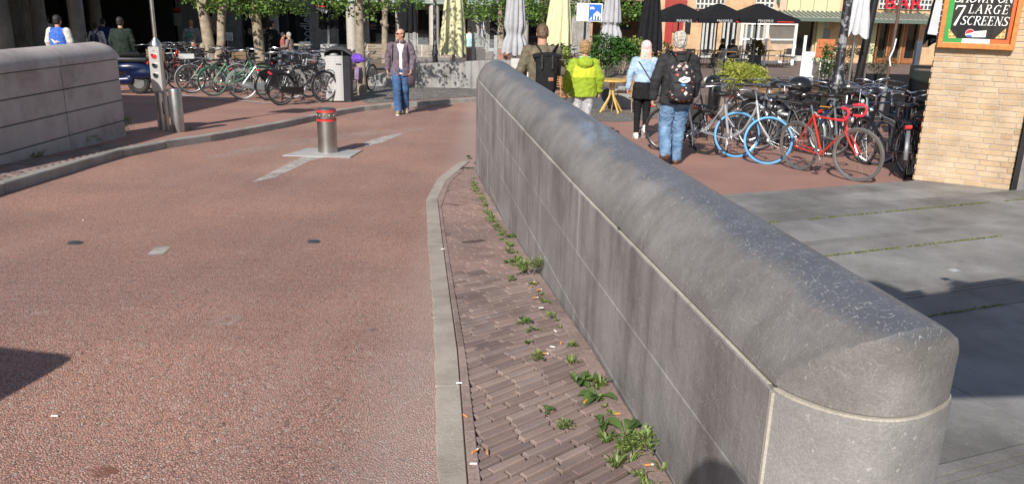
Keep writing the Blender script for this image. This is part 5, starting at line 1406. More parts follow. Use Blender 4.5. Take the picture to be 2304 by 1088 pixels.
q = GX(316, 19.3); scooter('dark blue and black motor scooter parked in the shade behind the left wall', q, R(-168), navy, z=zg(q.y)+.1)
q = GX(298, 22.0); scooter('black motor scooter with pale blue mirror behind the dark blue one', q, R(-150), blackfr, z=zg(q.y)+.1)
q = GX(1725, 13.6); scooter('black motor scooter with windscreen and top case behind the blue tyred bicycles', q, R(150), blackfr, True)

# ================================================================== LAMP POSTS
def lamppost(px, D, label, r0=.105, r1=.066, base=True):
    p = GX(px, D); t = thing('lamp_post', label, 'lamp post', p)
    prof = [(r0*1.25, -.1), (r0*1.25, .05), (r0*1.1, .08), (r0*1.1, 1.0), (r0*1.25, 1.03), (r0*1.25, 1.1), (r0*.95, 1.16), (r1*1.05, 1.35), (r1, 3.2)] if base else [(r0, -.1), (r0*.95, 1), (r1, 1.1), (r1, 3.2)]
    m, tt, bb = newmat('peeling_black_post'); co = objco(tt); n = tex(tt, 'ShaderNodeTexNoise', 9, 8, co, Roughness=.7)
    tt.links.new(ramp(tt, n.outputs[0], [(.52, (.016, .016, .019)), (.56, (.22, .22, .23))]), bb.inputs['Base Color']); bb.inputs['Roughness'].default_value = .4
    B().lathe(prof, 24).build('post', m, t); return t
lamppost(1861, 12.6, 'black lamp post with peeling paint standing among the parked bicycles')
lamppost(979, 23.8, 'slim black lamp post behind the low ramp wall', .075, .05, True)
q = GX(1976, 15.5); t = thing('sign_pole', 'thin brown and grey metal pole standing in front of the dark hedge', 'pole', q)
B().tube([(-.05, 0, -.1), (.0, 0, .95)], .045, 10).build('lower_tube', M('dull_grey_tube', (.2, .2, .21), .5, .3), t); B().tube([(0, 0, .95), (.03, 0, 2.6)], .028, 10).build('upper_tube', M('rusty_brown_tube', (.10, .055, .04), .6), t)
B().tube([(.02, -.02, 1.3), (-.03, -.04, 1.45), (.03, -.02, 1.6), (.06, 0, 1.8)], .014, 6).build('bracket', white_p, t)
# home-zone sign
D_ = 20.5; q = GX(1316, D_); t = thing('street_sign', 'blue and white home zone sign with a text plate on its left', 'sign', q)
zc = W(1313, 28, D_).z - q.z
B().tube([(-.09, 0, -.1), (-.09, 0, zc+.2)], .03, 12).build('post', lampblack, t); B().tube([(.08, .03, -.1), (.08, .03, zc+.2)], .025, 12).build('post', M('orange_wood_post', (.45, .22, .10), .7), t)
B().box((0, -.035, zc), (.63, .02, .43), bev=.012).build('panel', white_p, t)
blue_s = M('sign_blue', (.02, .12, .50), .4, var=.05); X0 = .14
B().box((X0-.005, -.048, zc), (.31, .006, .385)).build('blue_field', blue_s, t)
ic = B(); y_ = -.054
def ip(pts): ic.prism([(X0-.005 + (x-.5)*.31, y_, zc + (z-.5)*.385) for x, z in pts], (0, .005, 0))
ip([(.38, .06), (.50, .06), (.50, .32), (.62, .32), (.62, .06), (.94, .06), (.94, .34), (.98, .38), (.68, .60), (.38, .38), (.42, .34), (.38, .34)]); ip([(.06, .06), (.26, .06), (.26, .26), (.2, .2), (.12, .1)]); ip([(.1, .66), (.14, .66), (.14, .76), (.20, .68), (.22, .84), (.28, .70), (.44, .70), (.44, .78), (.30, .86), (.14, .84), (.1, .8)]); ip([(.70, .06), (.70, .28), (.82, .28), (.82, .06)][::-1])
ic.build('pictogram', white_p, t, False)
for k, w_ in enumerate((.04, .03, .2, .12, .16, .14)):
    B().box((-.17 if k > 1 else -.25, -.047, zc+.13-k*.05), (w_, .003, .008)).build('text_line', M('grey_print', (.35, .35, .36), .6), t)

# ================================================================== TREES
leaf_m = leafmat('lime_tree_leaves', (.05, .11, .02), (.13, .22, .04)); bark_m = M('mottled_bark', (.27, .22, .16), .9, 0, .35, 7, .7, 30)
def leafcloud(clusters, size, mat, name, parent, seed=1, flat=.6):
    rd = random.Random(seed); vs = []; fs = []
    for (c, r, n) in clusters:
        c = Vector(c)
        for i in range(n):
            d = Vector((rd.gauss(0, 1), rd.gauss(0, 1), rd.gauss(0, 1))).normalized(); u = rd.random()**.45
            p = c + Vector((d.x*r[0], d.y*r[1], d.z*r[2]))*u
            s_ = size*rd.uniform(.6, 1.25); a = Vector((rd.gauss(0, 1), rd.gauss(0, 1), rd.gauss(0, 1)*.6-.4)).normalized(); n_ = (Vector((rd.gauss(0, 1), rd.gauss(0, 1), 1.2))).normalized(); b_ = a.cross(n_).normalized(); n2 = b_.cross(a)
            k = len(vs); vs += [p, p + a*s_*.5 + b_*s_*.36*flat/.6 + n2*s_*.08, p + a*s_, p + a*s_*.5 - b_*s_*.36*flat/.6 + n2*s_*.08]; fs.append((k, k+1, k+2, k+3))
    m = bpy.data.meshes.new(name); m.from_pydata(vs, [], fs); m.materials.append(mat); return link(name, m, mat, parent)
def tree(label, px, D, r=.13, lean=0, zlow=1.0, rad=2.0, n=150, seed=1, fork=None, side=0, z=None):
    p = GX(px, D); 
    if z is not None: p.z = z
    t = thing('lime_tree', label, 'tree', p, 0, 'trees on the square'); g = p.z
    b = B(); rd = random.Random(seed); pts = [(0, 0, -.2), (.0, 0, .1), (lean*.3, 0, .9), (lean*.6, .02, 1.6), (lean, .03, 2.6), (lean*1.2, 0, 4.2)]
    bp = bent(pts, 4); rr = [r*(1.25 if i < 3 else 1.0 - .35*i/len(bp)) * (1+.10*noise.noise(Vector((i*.9, seed, 0)))) for i in range(len(bp))]
    b.tube(bp, rr, 14)
    if fork: b.tube(bent([(lean*.3+.02, 0, .5), (lean*.3+fork, .05, 1.1), (lean*.3+fork*1.3, .1, 2.0), (fork*2.5, .1, 3.4)]), r*.62, 10)
    for k in range(3): a = rd.random()*6.28; b.ell((lean*.5+math.cos(a)*r*.8, math.sin(a)*r*.8, rd.uniform(1.0, 2.3)), (r*.5, r*.5, r*.6), None, 10, 6)
    b.build('trunk', bark_m, t)
    lb = B(); cl = []
    for k in range(9):
        a = 2*PI*k/9 + rd.uniform(-.3, .3); L = rad*rd.uniform(.6, .95); z1 = zlow-g+rd.uniform(.35, 2.2)
        lb.tube(bent([(lean, 0, 1.9+.15*k), (lean+math.cos(a)*L*.5, math.sin(a)*L*.5, z1+.5), (lean+math.cos(a)*L, math.sin(a)*L, z1)]), [.045, .04, .036, .032, .028, .024, .02, .016, .013, .01, .008], 6)
    lb.build('limbs', bark_m, t)
    for k in range(n):
        a = rd.random()*2*PI; rr_ = rad*math.sqrt(rd.random()); hh = rd.random()
        low = zlow - g + .45*(rr_/rad)**2*rd.random() + (rd.random()**2)*.3
        z_ = low + hh*hh*3.0
        cl.append(((lean+side+math.cos(a)*rr_, math.sin(a)*rr_, z_), (.26, .26, .20), 22))
    leafcloud(cl, .115, leaf_m, 'crown', t, seed)
    return t
tree('thick forked tree trunk behind the left bicycles, left of the other trees', 484, 23.5, .19, -.22, 1.28, 1.5, 75, 3, .30, side=1.1)
tree('knobbly tree trunk behind the bicycles beside the person in the long coat', 592, 24.5, .18, -.12, 1.15, 1.9, 190, 5)
tree('straight mottled tree standing beside the litter bin', 815, 20.4, .135, -.03, 1.25, 1.4, 110, 8)
tree('thin crooked tree behind the bench and the man in mauve', 866, 37, .16, .05, 1.2, 1.7, 130, 11)
tree('leafy tree between the cream and the grey folded parasols', 1125, 31, .15, .0, .92, 2.0, 230, 14, z=-.3)
tree('leafy tree behind the home zone sign', 1352, 30, .15, .0, 1.05, 1.5, 170, 17)
tree('leafy tree at the right edge of the low ramp wall', 1215, 33, .14, 0, 1.1, 1.5, 110, 21)

# ================================================================== PARASOLS
def folded(label, px, D, z0, top, rad, mat, pole=steel, zbase=None, n=10, seed=0, tie=None, group='folded parasols', flip=None, valance=None, lean=0):
    p = GX(px, D); p.z = zbase if zbase is not None else p.z
    t = thing('folded_parasol', label, 'parasol', p, 0, group); t.rotation_euler = (0, lean, 0); g = p.z; z0 -= g; top -= g
    B().lathe([(.06, -.02), (.06, .3), (.035, .32), (.03, top+.1)], 14).build('pole', pole, t)
    rd = random.Random(seed); ph = [rd.uniform(.6, 1.3) for _ in range(n)]; b = B(); N = n*6; rings = []; M_ = 26
    low = [rd.uniform(-.04, .06) for _ in range(n)]
    for i in range(M_+1):
        f = i/M_; ring = []
        base = rad*(.42 + .58*(1-f)**.8) if f < .98 else rad*.2
        if tie is not None and z0+(top-z0)*f < z0+.42*(top-z0)*1.0 and tie: 
            q = abs(f-tie)/.12; base *= (.72 + .28*min(1, q))
        for k in range(N):
            a = 2*PI*k/N; c = k/6; j = int(c) % n; u = (c % 1)
            pl = abs(math.sin(PI*u))**.7; am = .34*(1-.5*f)
            rr = base*((1-am) + am*pl*ph[j]) + .015*noise.noise(Vector((math.cos(a)*2, math.sin(a)*2, f*6+seed)))
            dz = (low[j] - .10*pl*1.0)*max(0, 1-f*6)
            tw = .25*f
            ring.append((rr*math.cos(a+tw), rr*math.sin(a+tw), z0 + (top-z0)*f + dz))
        rings.append(ring)
    b.loft(rings); b.build('canopy', mat, t)
    return t
cream = fab('cream_canvas', (.56, .54, .33), .08, 6); lgrey = fab('light_grey_canvas', (.36, .36, .38), .10, 6); blackc = fab('black_canvas', (.010, .010, .012), .2, 6); wcanvas = fab('white_canvas', (.50, .50, .52), .1, 6)
TZ = -.28
folded('cream folded parasol on the terrace behind the low ramp wall', 1021, 25, W(1021, 118, 25).z, 2.2, .47, cream, steel, TZ, 9, 1)
folded('light grey folded parasol behind the far end of the parapet wall', 1156, 25.5, W(1156, 118, 25.5).z, 2.3, .42, lgrey, steel, TZ, 10, 2, tie=.25)
folded('cream folded parasol directly behind the man in the olive sweater', 1253, 24.5, W(1253, 96, 24.5).z, 2.3, .46, cream, steel, TZ, 9, 3)
folded('light grey wrapped parasol behind the green shrubs', 1365, 23, W(1365, 112, 23).z, 2.2, .36, lgrey, steel, TZ, 9, 4, tie=.38)
folded('black folded parasol behind the pink haired woman', 1452, 24, W(1452, 108, 24).z, 2.2, .38, blackc, steel, None, 9, 5)
t = folded('black folded parasol with red and white print left of the bin', 743, 26, W(743, 60, 26).z, 2.3, .34, blackc, white_p, None, 8, 6)
B().box((-.1, -.30, W(743, 22, 26).z-t.location.z), (.35, .03, .12), ry=.4).build('white_print', wcanvas, t)
B().box((-.12, -.31, W(743, 15, 26).z-t.location.z), (.3, .03, .07)).build('red_print', M('red_print', (.4, .02, .03), .7), t)
folded('black folded parasol behind the head of the man in mauve', 921, 33, W(921, 68, 33).z, 2.3, .42, blackc, steel, None, 8, 7)
folded('white folded parasol with a dark grey foot right of the lamp post', 1896, 17.5, W(1893, 72, 17.5).z, 2.2, .30, wcanvas, steel, None, 8, 8)
t = folded('white and black folded parasol with a red star beside the wooden sign', 2088, 13.2, W(2083, 85, 13.2).z, 2.1, .22, blackc, blackm, None, 8, 9, lean=R(-4))
st5 = B(); pts = [((.10 if k % 2 == 0 else .042)*math.sin(k*PI/5), -.25, (.10 if k % 2 == 0 else .042)*math.cos(k*PI/5)) for k in range(10)]
zs_ = W(2098, 71, 13.0).z - t.location.z
st5.prism([(x+.06, y, z+zs_) for x, y, z in pts], (0, .01, 0)); st5.build('red_star', M('star_red', (.6, .03, .04), .6), t, False)
b = B(); b.loft([[(-.26, -.12, zs_-.02), (-.10, -.22, zs_-.05)], [(-.12, -.12, zs_+.9), (-.02, -.2, zs_+.9)]], False, False); b.build('white_panel', wcanvas, t)
q = GX(1916, 18.0); o = B().tube([(-.05, 0, -.1), (.16, 0, 3.2)], .085, 14).build('mast', blackm, None, True, q); prop(o, 'thick dark mast standing right behind the white folded parasol', 'mast')
q = GX(1238, 26); o = B().tube([(0, 0, -.1), (0.12, 0, 3.4)], .09, 14).build('mast', blackm, None, True, q); prop(o, 'dark mast between the grey and cream folded parasols', 'mast')
def open_parasol(label, px, D, zr, zt, rad):
    p = GX(px, D); t = thing('open_parasol', label, 'parasol', p, R(8), 'open black parasols'); g = p.z; zr -= g; zt -= g
    B().lathe([(.3, -.02), (.3, .06), (.04, .08), (.03, zt)], 14).build('pole', lampblack, t)
    b = B(); n = 4
    cs_ = [(rad*sx, rad*sy) for sx, sy in ((-1, -1), (1, -1), (1, 1), (-1, 1))]
    def ring(f, z, wav=0):
        out = []
        for k in range(4):
            a, c = cs_[k], cs_[(k+1) % 4]
            for j in range(8):
                u = j/8; sag = -.06*math.sin(PI*u)*f
                x = (a[0]*(1-u)+c[0]*u)*f; y = (a[1]*(1-u)+c[1]*u)*f; out.append((x*(1+sag), y*(1+sag), z - .05*f*math.sin(PI*u)*0))
        return out
    b.loft([ring(.03, zt), ring(.14, zt-.06), ring(.4, zr+(zt-zr)*.60), ring(.7, zr+(zt-zr)*.28), ring(1, zr)], False); b.build('canopy', blackc, t)
    v = B(); v.loft([ring(1.002, zr), ring(1.004, zr-.17)], False); vo = v.build('valance', blackc, t)
    for k in range(4):
        B().tube([(0, 0, zt-.15), (cs_[k][0]*.97, cs_[k][1]*.97, zr-.03)], .015, 5).build('rib', lampblack, t)
    text('MAXIMUS', .17, (-rad*.16, -rad*1.0-.0, zr-.10), M('dull_white_print', (.45, .45, .45), .7), t)
    B().box((rad*.50, -rad*1.0-.0, zr-.12), (rad*.55, .01, .045)).build('red_strip', M('valance_red', (.5, .02, .03), .6), t)
    return t
for i, (x, lab) in enumerate(((1519, 'leftmost of the three open black parasols over the cafe tables'), (1605, 'middle one of the three open black parasols over the cafe tables'), (1692, 'rightmost of the three open black parasols, beside the glass screen'))):
    open_parasol(lab, x, 39.5, W(x, 42, 38).z, W(x, 8, 39.5).z, 1.45)

# ================================================================== RAMP WALL AND TERRACE behind the long wall
def wallblock(name, a, b, z0a, z0b, z1a, z1b, th, mat, parent, kind=None):
    a = Vector((a.x, a.y, 0)); b = Vector((b.x, b.y, 0)); d = (b-a).normalized(); n = Vector((-d.y, d.x, 0))*th
    bm = B(); bm.loft([[a+Vector((0, 0, z0a)), a+Vector((0, 0, z1a)), a+n+Vector((0, 0, z1a)), a+n+Vector((0, 0, z0a))], [b+Vector((0, 0, z0b)), b+Vector((0, 0, z1b)), b+n+Vector((0, 0, z1b)), b+n+Vector((0, 0, z0b))]])
    bmesh.ops.bevel(bm.b, geom=bm.b.edges[:], offset=.012, segments=1, affect='EDGES'); o = bm.build(name, mat, parent, False)
    if kind: o['kind'] = kind
    return o
conc_m = stone('smooth_grey_concrete', (.22, .21, .205), (.30, .29, .28), True, False, .1, .15)
rw = thing('ramp_wall', 'low grey concrete ramp wall behind the man in mauve', 'wall')
xs = [828, 880, 940, 1000, 1060, 1120, 1185, 1240]
yt = [176, 157, 144, 141, 138, 135, 138, 150]
for i in range(len(xs)-1):
    Pa, Pb = GX(xs[i], 23.3 - .0*i), GX(xs[i+1], 23.3 - .0*i)
    za, zb = W(xs[i], yt[i], 23.3).z, W(xs[i+1], yt[i+1], 23.3).z
    Pb = Pa.lerp(Pb, .997)
    wallblock('concrete_panel', Pa, Pb, Pa.z-.1, Pb.z-.1, za, zb, .22, conc_m, rw)
tb = B(); q = [GX(930, 23.54), GX(1240, 23.54), Vector((2.6, 29, 0)), Vector((-4.5, 29, 0))]
tb.prism([(v.x, v.y, -1.0) for v in q], (0, 0, .72)); o = tb.build('terrace', pave_m, None, False); o['kind'] = 'structure'
cb = thing('cabinet', 'pale grey utility cabinet with black handle at the end of the ramp wall', 'cabinet', GX(1168, 22.4))
h_ = W(1168, 132, 22.4).z - cb.location.z
B().box((0, 0, h_/2), (.5, .35, h_), bev=.01).build('housing', M('pale_grey_cabinet', (.42, .41, .40), .5), cb, False); B().box((-.1, -.185, h_*.68), (.03, .02, .16), bev=.005).build('handle', blackm, cb)
# glass windbreak of the terrace
gp_ = thing('glass_windbreak', 'glass windbreak with grey posts on the terrace', 'windbreak')
posts = [(924, 76), (1065, 74), (1115, 80)]
for x, yy in posts:
    c = W(x, 110, 25.8); z1 = W(x, yy, 25.8).z; B().box((c.x, c.y, (z1-.35)/2), (.11, .07, z1+.35), bev=.004).build('post', M('pale_post', (.33, .33, .33), .5, .2), gp_, False)
c0, c1, c2 = [W(x, 100, 25.8) for x, _ in posts]; cm_ = W(1180, 100, 25.8); pane = glassmat('clear_glass', (.6, .65, .65), .10, .02)
for a, b_ in ((c0, c1), (c1, c2), (c2, cm_)): B().box(((a.x+b_.x)/2, 25.8, .13), (abs(b_.x-a.x)-.13, .012, .78)).build('glass_pane', pane, gp_, False)
# things on the terrace
def planter(label, px, D, w_, d_, h_, mat, z=None, group=None):
    p = GX(px, D); p.z = p.z if z is None else z
    t = thing('planter', label, 'planter', p, R(random.uniform(-4, 4)), group); b = B(); b.box((0, 0, h_/2), (w_, d_, h_), bev=.01); b.build('tub', mat, t, False)
    B().box((0, 0, h_+.002), (w_*.9, d_*.9, .01)).build('soil', grime_m, t); return t, p, h_
terr = M('terracotta_panel', (.28, .075, .035), .7, var=.15)
for i, (x0, x1, lab) in enumerate(((1050, 1092, 'terracotta coloured bench box left of the middle windbreak post'), (1120, 1145, 'terracotta coloured bench box right of the middle windbreak post'))):
    a, b_ = W(x0, 120, 27), W(x1, 120, 27); zz = W(x0, 108, 27).z; p = Vector(((a.x+b_.x)/2, 27, -.28)); t = thing('bench_box', lab, 'bench', p)
    B().box((0, 0, (zz+.28)/2), (b_.x-a.x, .4, zz+.28), bev=.01).build('box_body', terr, t, False); B().box((0, 0, zz+.29), (b_.x-a.x+.06, .44, .04), bev=.008).build('seat_top', M('beige_board', (.42, .38, .28), .7), t, False)
# cafe tables and chairs ---------------------------------------------------------------
wood = M('oiled_wood', (.34, .19, .09), .5, var=.25, scale=14); dwood = M('grey_weathered_wood', (.25, .20, .15), .8, var=.3, scale=18); rattan = M('rattan_cane', (.42, .22, .08), .5, var=.2)
def chair(label, p, rz, mat=blackm, cane=False, group='black chairs under the parasols'):
    t = thing('cafe_chair', label, 'chair', p, rz, group); u = .22
    for sx in (-1, 1):
        for sy in (-1, 1):
            top_ = .46 if sy > 0 else .86
            B().tube([(sx*u*1.05, sy*u*1.1, 0), (sx*u, sy*u*.95, .44), (sx*u*.95, sy*u*1.1 if sy < 0 else sy*u, top_)], .013, 6).build('leg', mat, t)
    B().box((0, 0, .45), (.44, .42, .03), bev=.01).build('seat', mat, t, False)
    b = B()
    if cane:
        for k in range(5): b.tube(bent([(-u, -.0+.0, .62+k*.05), (-u*.9, -u*1.0, .66+k*.05), (0, -u*1.35, .68+k*.05), (u*.9, -u*1.0, .66+k*.05), (u, .0, .62+k*.05)]), .009, 5)
        for k in range(7): b.tube([(-u+u*2*k/6, -u*1.25*math.sin(PI*(k+.5)/7), .46), (-u+u*2*k/6, -u*1.3*math.sin(PI*(k+.5)/7), .86)], .006, 4)
    else:
        for k in range(4): b.box((0, -u*1.05-.01*k, .6+k*.075), (.40, .015, .05))
    b.build('backrest', mat, t); return t
def ctable(label, p, rz, L=1.2, top=wood, group='wooden cafe tables'):
    t = thing('cafe_table', label, 'table', p, rz, group); n = 4
    for k in range(n): B().box((0, -.35+.7*(k+.5)/n, .745), (L, .7/n-.01, .03), bev=.004).build('board', top, t, False)
    for sx in (-1, 1):
        for sy in (-1, 1): B().tube([(sx*L*.44, sy*.29, 0), (sx*L*.44, sy*.29, .73)], .02, 6).build('leg', blackm, t)
    return t
tabs = [(1548, 'table under the left end of the black parasols'), (1585, 'table below the gap between left and middle black parasol'), (1628, 'table in front of the people under the black parasols'), (1660, 'table just left of the glass screen')]
for i, (x, lab) in enumerate(tabs): ctable('wooden cafe '+lab, GX(x, 40+.5*(i % 2)), R(5*i), 1.1)
cl = ['far left', 'left', 'second from the left', 'middle', 'fourth', 'fifth', 'right', 'far right']
for i, x in enumerate((1535, 1556, 1574, 1597, 1614, 1640, 1655, 1668)):
    chair('black slatted cafe chair, %s one of the row under the parasols' % cl[i] if cl[i] not in ('fourth', 'fifth') else 'black slatted cafe chair, %s from the left of the row under the parasols' % cl[i], GX(x, 39.0), R(180*(i % 2))+R(12*i))
for i, (x, D) in enumerate(((1762, 43), (1778, 43.5))): chair(('black chair seen through the right pane of the glass screen', 'black chair behind the right edge of the glass screen')[i], GX(x, D), R(20+150*i))
ctable('small wooden table behind the right pane of the glass screen', GX(1740, 43), 0, .9)
# rattan set by the shrubs
q = GX(1403, 19.0); chair('curved rattan armchair beside the round table by the shrubs', q, R(70), rattan, True, 'rattan chairs')
q = GX(1266, 17.5); chair('rattan armchair half hidden between the two hikers', q, R(-60), rattan, True, 'rattan chairs')
q = GX(1374, 18.6); t = thing('round_table', 'round wooden pedestal table with yellow rim by the rattan chair', 'table', q)
B().lathe([(.36, .72), (.37, .73), (.37, .75), (.36, .76)], 28).build('tabletop', M('yellow_wood', (.55, .36, .10), .4), t)
for k in range(4):
    a = k*PI/2+.5; B().tube(bent([(.05*math.cos(a), .05*math.sin(a), .72), (.06*math.cos(a), .06*math.sin(a), .4), (.18*math.cos(a), .18*math.sin(a), .2), (.30*math.cos(a), .30*math.sin(a), .02)]), .022, 7).build('leg', M('yellow_wood', (.55, .36, .10), .4), t)
# planters with plants ------------------------------------------------------------------
shrub_l = leafmat('shrub_leaves', (.02, .06, .012), (.05, .13, .02)); bamboo_l = leafmat('yellow_green_bamboo', (.20, .24, .03), (.38, .40, .08)); hedge_l = leafmat('dark_conifer', (.010, .022, .008), (.02, .04, .012)); fat_l = leafmat('pale_shrub_leaves', (.12, .17, .03), (.25, .30, .07)); brown_l2 = leafmat('reddish_leaves', (.12, .05, .02), (.16, .12, .04))
def plant(label, px, D, spread, z0, z1, mat, size, n, tubmat=None, tub=(.6, .4, .45), z=None, seed=0, stems=4, group='potted shrubs', flat=.6):
    p = GX(px, D); p.z = p.z if z is None else z
    t = thing('potted_shrub', label, 'shrub', p, 0, group)
    if tubmat: B().box((0, 0, tub[2]/2), tub, bev=.012).build('tub', tubmat, t, False)
    rd = random.Random(seed); z0 -= p.z; z1 -= p.z; cl = []; b = B()
    for k in range(stems): x_ = rd.uniform(-.5, .5)*spread; b.tube(bent([(x_*.3, 0, max(.02, z0-.25)), (x_*.7, rd.uniform(-.1, .1), (z0+z1)/2), (x_, 0, z1-.08)]), .010, 5)
    b.build('stems', bark_m, t)
    for k in range(26):
        f = rd.random(); w_ = spread*(.55+.45*math.sin(PI*min(1, f+.2)))
        cl.append(((rd.uniform(-1, 1)*w_*.5, rd.uniform(-1, 1)*w_*.35, z0+(z1-z0)*f), (.13*spread+.05, .12*spread+.05, .12), n//26))
    leafcloud(cl, size, mat, 'foliage', t, seed, flat); return t
greytub = M('grey_concrete_tub', (.27, .27, .27), .8); darktub = M('dark_slate_tub', (.06, .065, .08), .7)
plant('tall green shrub in a grey tub left of the wrapped grey parasol', 1343, 19.5, .55, W(1343, 150, 19.5).z, W(1343, 80, 19.5).z, shrub_l, .07, 1300, darktub, (.5, .4, .5), seed=1)
plant('broad glossy green shrub behind the round table', 1385, 19.8, .85, W(1385, 142, 19.8).z, W(1385, 88, 19.8).z, shrub_l, .075, 2200, greytub, (.9, .4, .45), seed=2)
plant('green shrub between the wrapped parasol and the pink haired woman', 1418, 20.3, .6, W(1418, 125, 20.3).z, W(1418, 92, 20.3).z, fat_l, .07, 700, greytub, (.7, .4, .5), seed=3)
plant('pale yellowish shrub behind the shoulder of the man in olive', 1262, 18.5, .4, W(1262, 165, 18.5).z, W(1262, 108, 18.5).z, fat_l, .08, 700, darktub, (.5, .4, .4), seed=4)
plant('reddish leaved shrub between the two people with grey and pink hair', 1482, 24, .7, W(1482, 135, 24).z, W(1482, 95, 24).z, brown_l2, .08, 800, darktub, (.8, .4, .4), seed=5)
plant('small shrub in a dark pot inside the left pane of the glass screen', 1697, 42, 1.0, W(1697, 128, 42).z, W(1697, 92, 42).z, brown_l2, .14, 700, darktub, (.5, .5, .5), seed=6)
plant('dark spiky plant between the folded orange tables and the lamp post', 1853, 22, .5, W(1853, 165, 22).z, W(1853, 105, 22).z, shrub_l, .16, 260, darktub, (.4, .4, .3), seed=7, flat=.25)
redw = M('faded_red_wood', (.28, .06, .04), .7)
t = plant('feathery yellow green bush in a wooden planter behind the blue tyred bicycles', 1650, 17.0, 1.1, W(1650, 188, 17).z, W(1650, 145, 17).z, bamboo_l, .085, 6500, M('brown_grey_boards', (.17, .13, .10), .8, var=.3, scale=12), (1.15, .6, .55), seed=8, stems=10, flat=.22)
for sx in (-1, 1): B().box((sx*.60, -.28, .32), (.07, .07, .64), bev=.004).build('corner_post', redw, t, False)
# dark hedge
p = GX(1902, 19.5); t = thing('hedge', 'dense dark conifer hedge behind the folded white parasol', 'hedge', p); cl = []
rd = random.Random(9); zt_ = W(1902, 96, 19.5).z-p.z
for k in range(120):
    x = rd.uniform(-.86, .86); f = rd.random(); zz = f*(zt_-.15)*(1-.35*abs(x)**3) + .1; cl.append(((x, rd.uniform(-.3, .3), zz), (.14, .14, .13), 70))
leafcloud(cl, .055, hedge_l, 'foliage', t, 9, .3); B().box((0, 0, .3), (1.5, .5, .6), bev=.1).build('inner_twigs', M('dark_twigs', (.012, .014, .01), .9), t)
for i, (x, yy) in enumerate(((1842, 112),)):
    q = GX(1846, 27); t = thing('folded_table', 'two orange brown table tops leaning folded left of the lamp post', 'table', q, 0); zz = W(1846, 88, 27).z-q.z
    for k in range(2): B().box((.02-.07*k, .05*k, zz-.30), (.50, .03, .60), ry=0, bev=.004).build('tabletop', terr if False else M('orange_board', (.42, .13, .05), .6), t, False)
    for x2 in (-.1, .05, .17): B().tube([(x2, .05, 0), (x2, .05, zz-.5)], .018, 6).build('leg', white_p, t)
q = GX(1805, 28); t = thing('white_screen', 'white notice board with a taller post left of the folded orange tables', 'board', q); zz = W(1805, 80, 28).z-q.z; z2 = W(1805, 116, 28).z-q.z
B().box((-.10, 0, zz/2), (.09, .06, zz), bev=.004).build('post', white_p, t, False); B().box((.14, 0, (z2)/2), (.36, .04, z2), bev=.004).build('panel', M('off_white_panel', (.55, .55, .55), .6), t, False)
# dark glazed menu boards next to the brick building
q = GX(2068, 12.8); t = thing('glazed_screen', 'dark glazed terrace screen beside the brick building', 'screen', q, R(-12)); zt_ = W(2068, 148, 12.8).z-q.z
B().box((.0, 0, .06), (.62, .05, .12)).build('bottom_rail', blackm, t, False); B().box((0, 0, zt_-.02), (.62, .05, .05)).build('top_rail', blackm, t, False)
for sx in (-1, 1): B().box((sx*.31, 0, zt_/2), (.05, .06, zt_)).build('post', blackm, t, False)
B().box((0, 0, zt_/2), (.56, .01, zt_-.15)).build('glass_pane', glassmat('dark_tinted_glass', (.02, .03, .025), .75, .04), t, False)
q = GX(2034, 15.5); o = B().box((0, 0, (W(2034, 92, 15.5).z-q.z)/2), (.10, .08, W(2034, 92, 15.5).z-q.z), bev=.005).build('steel_post', M('blue_grey_post', (.07, .085, .12), .4, .3), None, False, q); prop(o, 'square blue grey post standing behind the dark blue bicycle', 'post')
for i, (x0, x1, D, yt_) in enumerate(((1725, 1850, 19.5, 178), (1930, 2030, 17.5, 165))):
    a, b_ = GX(x0, D), GX(x1, D); t = thing('terrace_screen', ('low black canvas terrace screen behind the lamp post', 'low black canvas terrace screen below the hedge')[i], 'screen', (a+b_)/2); zz = W(x0, yt_, D).z-a.z
    B().box((0, 0, zz/2), ((b_-a).length, .02, zz)).build('canvas', blackc, t, False)
    for k in (0, 1, 2): B().tube([((k-1)*(b_-a).length/2, 0, 0), ((k-1)*(b_-a).length/2, 0, zz+.05)], .018, 6).build('post', steeld, t)
for i, (x, D) in enumerate(((1715, 16.5), (1800, 17), (1930, 16.2))):
    chair(('black cafe chair behind the motor scooter', 'black cafe chair left of the lamp post foot', 'black cafe chair below the hedge')[i], GX(x, D), R(50*i), blackm, False, 'black chairs behind the bicycles')
ctable('dark wooden table behind the blue tyred bicycles', GX(1760, 16.3), R(8), 1.3)
# benches and boxes on the far left part
def bench(label, px, D, rz, L=1.8):
    p = GX(px, D); t = thing('bench', label, 'bench', p, rz, 'slatted wooden benches')
    for k in range(4): B().box((0, -.18+k*.12, .44), (L, .10, .035), bev=.006).build('seat_slat', dwood, t, False)
    for k in range(5): B().box((0, .26+k*.025, .52+k*.10), (L, .03, .085), bev=.006).build('back_slat', dwood, t, False)
    for sx in (-1, 1):
        b = B(); b.tube(bent([(sx*L*.4, -.2, 0), (sx*L*.4, -.18, .40), (sx*L*.4, .2, .41), (sx*L*.4, .36, .95)]), .028, 6); b.tube([(sx*L*.4, .2, .41), (sx*L*.4, .3, 0)], .028, 6); b.build('frame', M('cream_cast_iron', (.5, .47, .40), .5), t)
bench('weathered wooden bench behind the bin and the straight tree', 872, 32, R(5), 2.0)
bench('weathered wooden bench behind the low ramp wall', 985, 32.5, R(-3), 1.7)
for i, (x, D, w_) in enumerate(((553, 25.0, 1.25), (465, 25.5, .9), (672, 27, .9))):
    p = GX(x, D); t = thing('slatted_tree_box', ('slatted wooden box seat between the two tree trunks', 'slatted wooden box seat at the foot of the forked tree', 'slatted wooden box seat right of the knobbly tree')[i], 'seat', p, 0, 'slatted wooden box seats')
    for k in range(6): B().box((0, 0, .06+k*.095), (w_, .5, .075), bev=.008).build('slat', dwood, t, False)
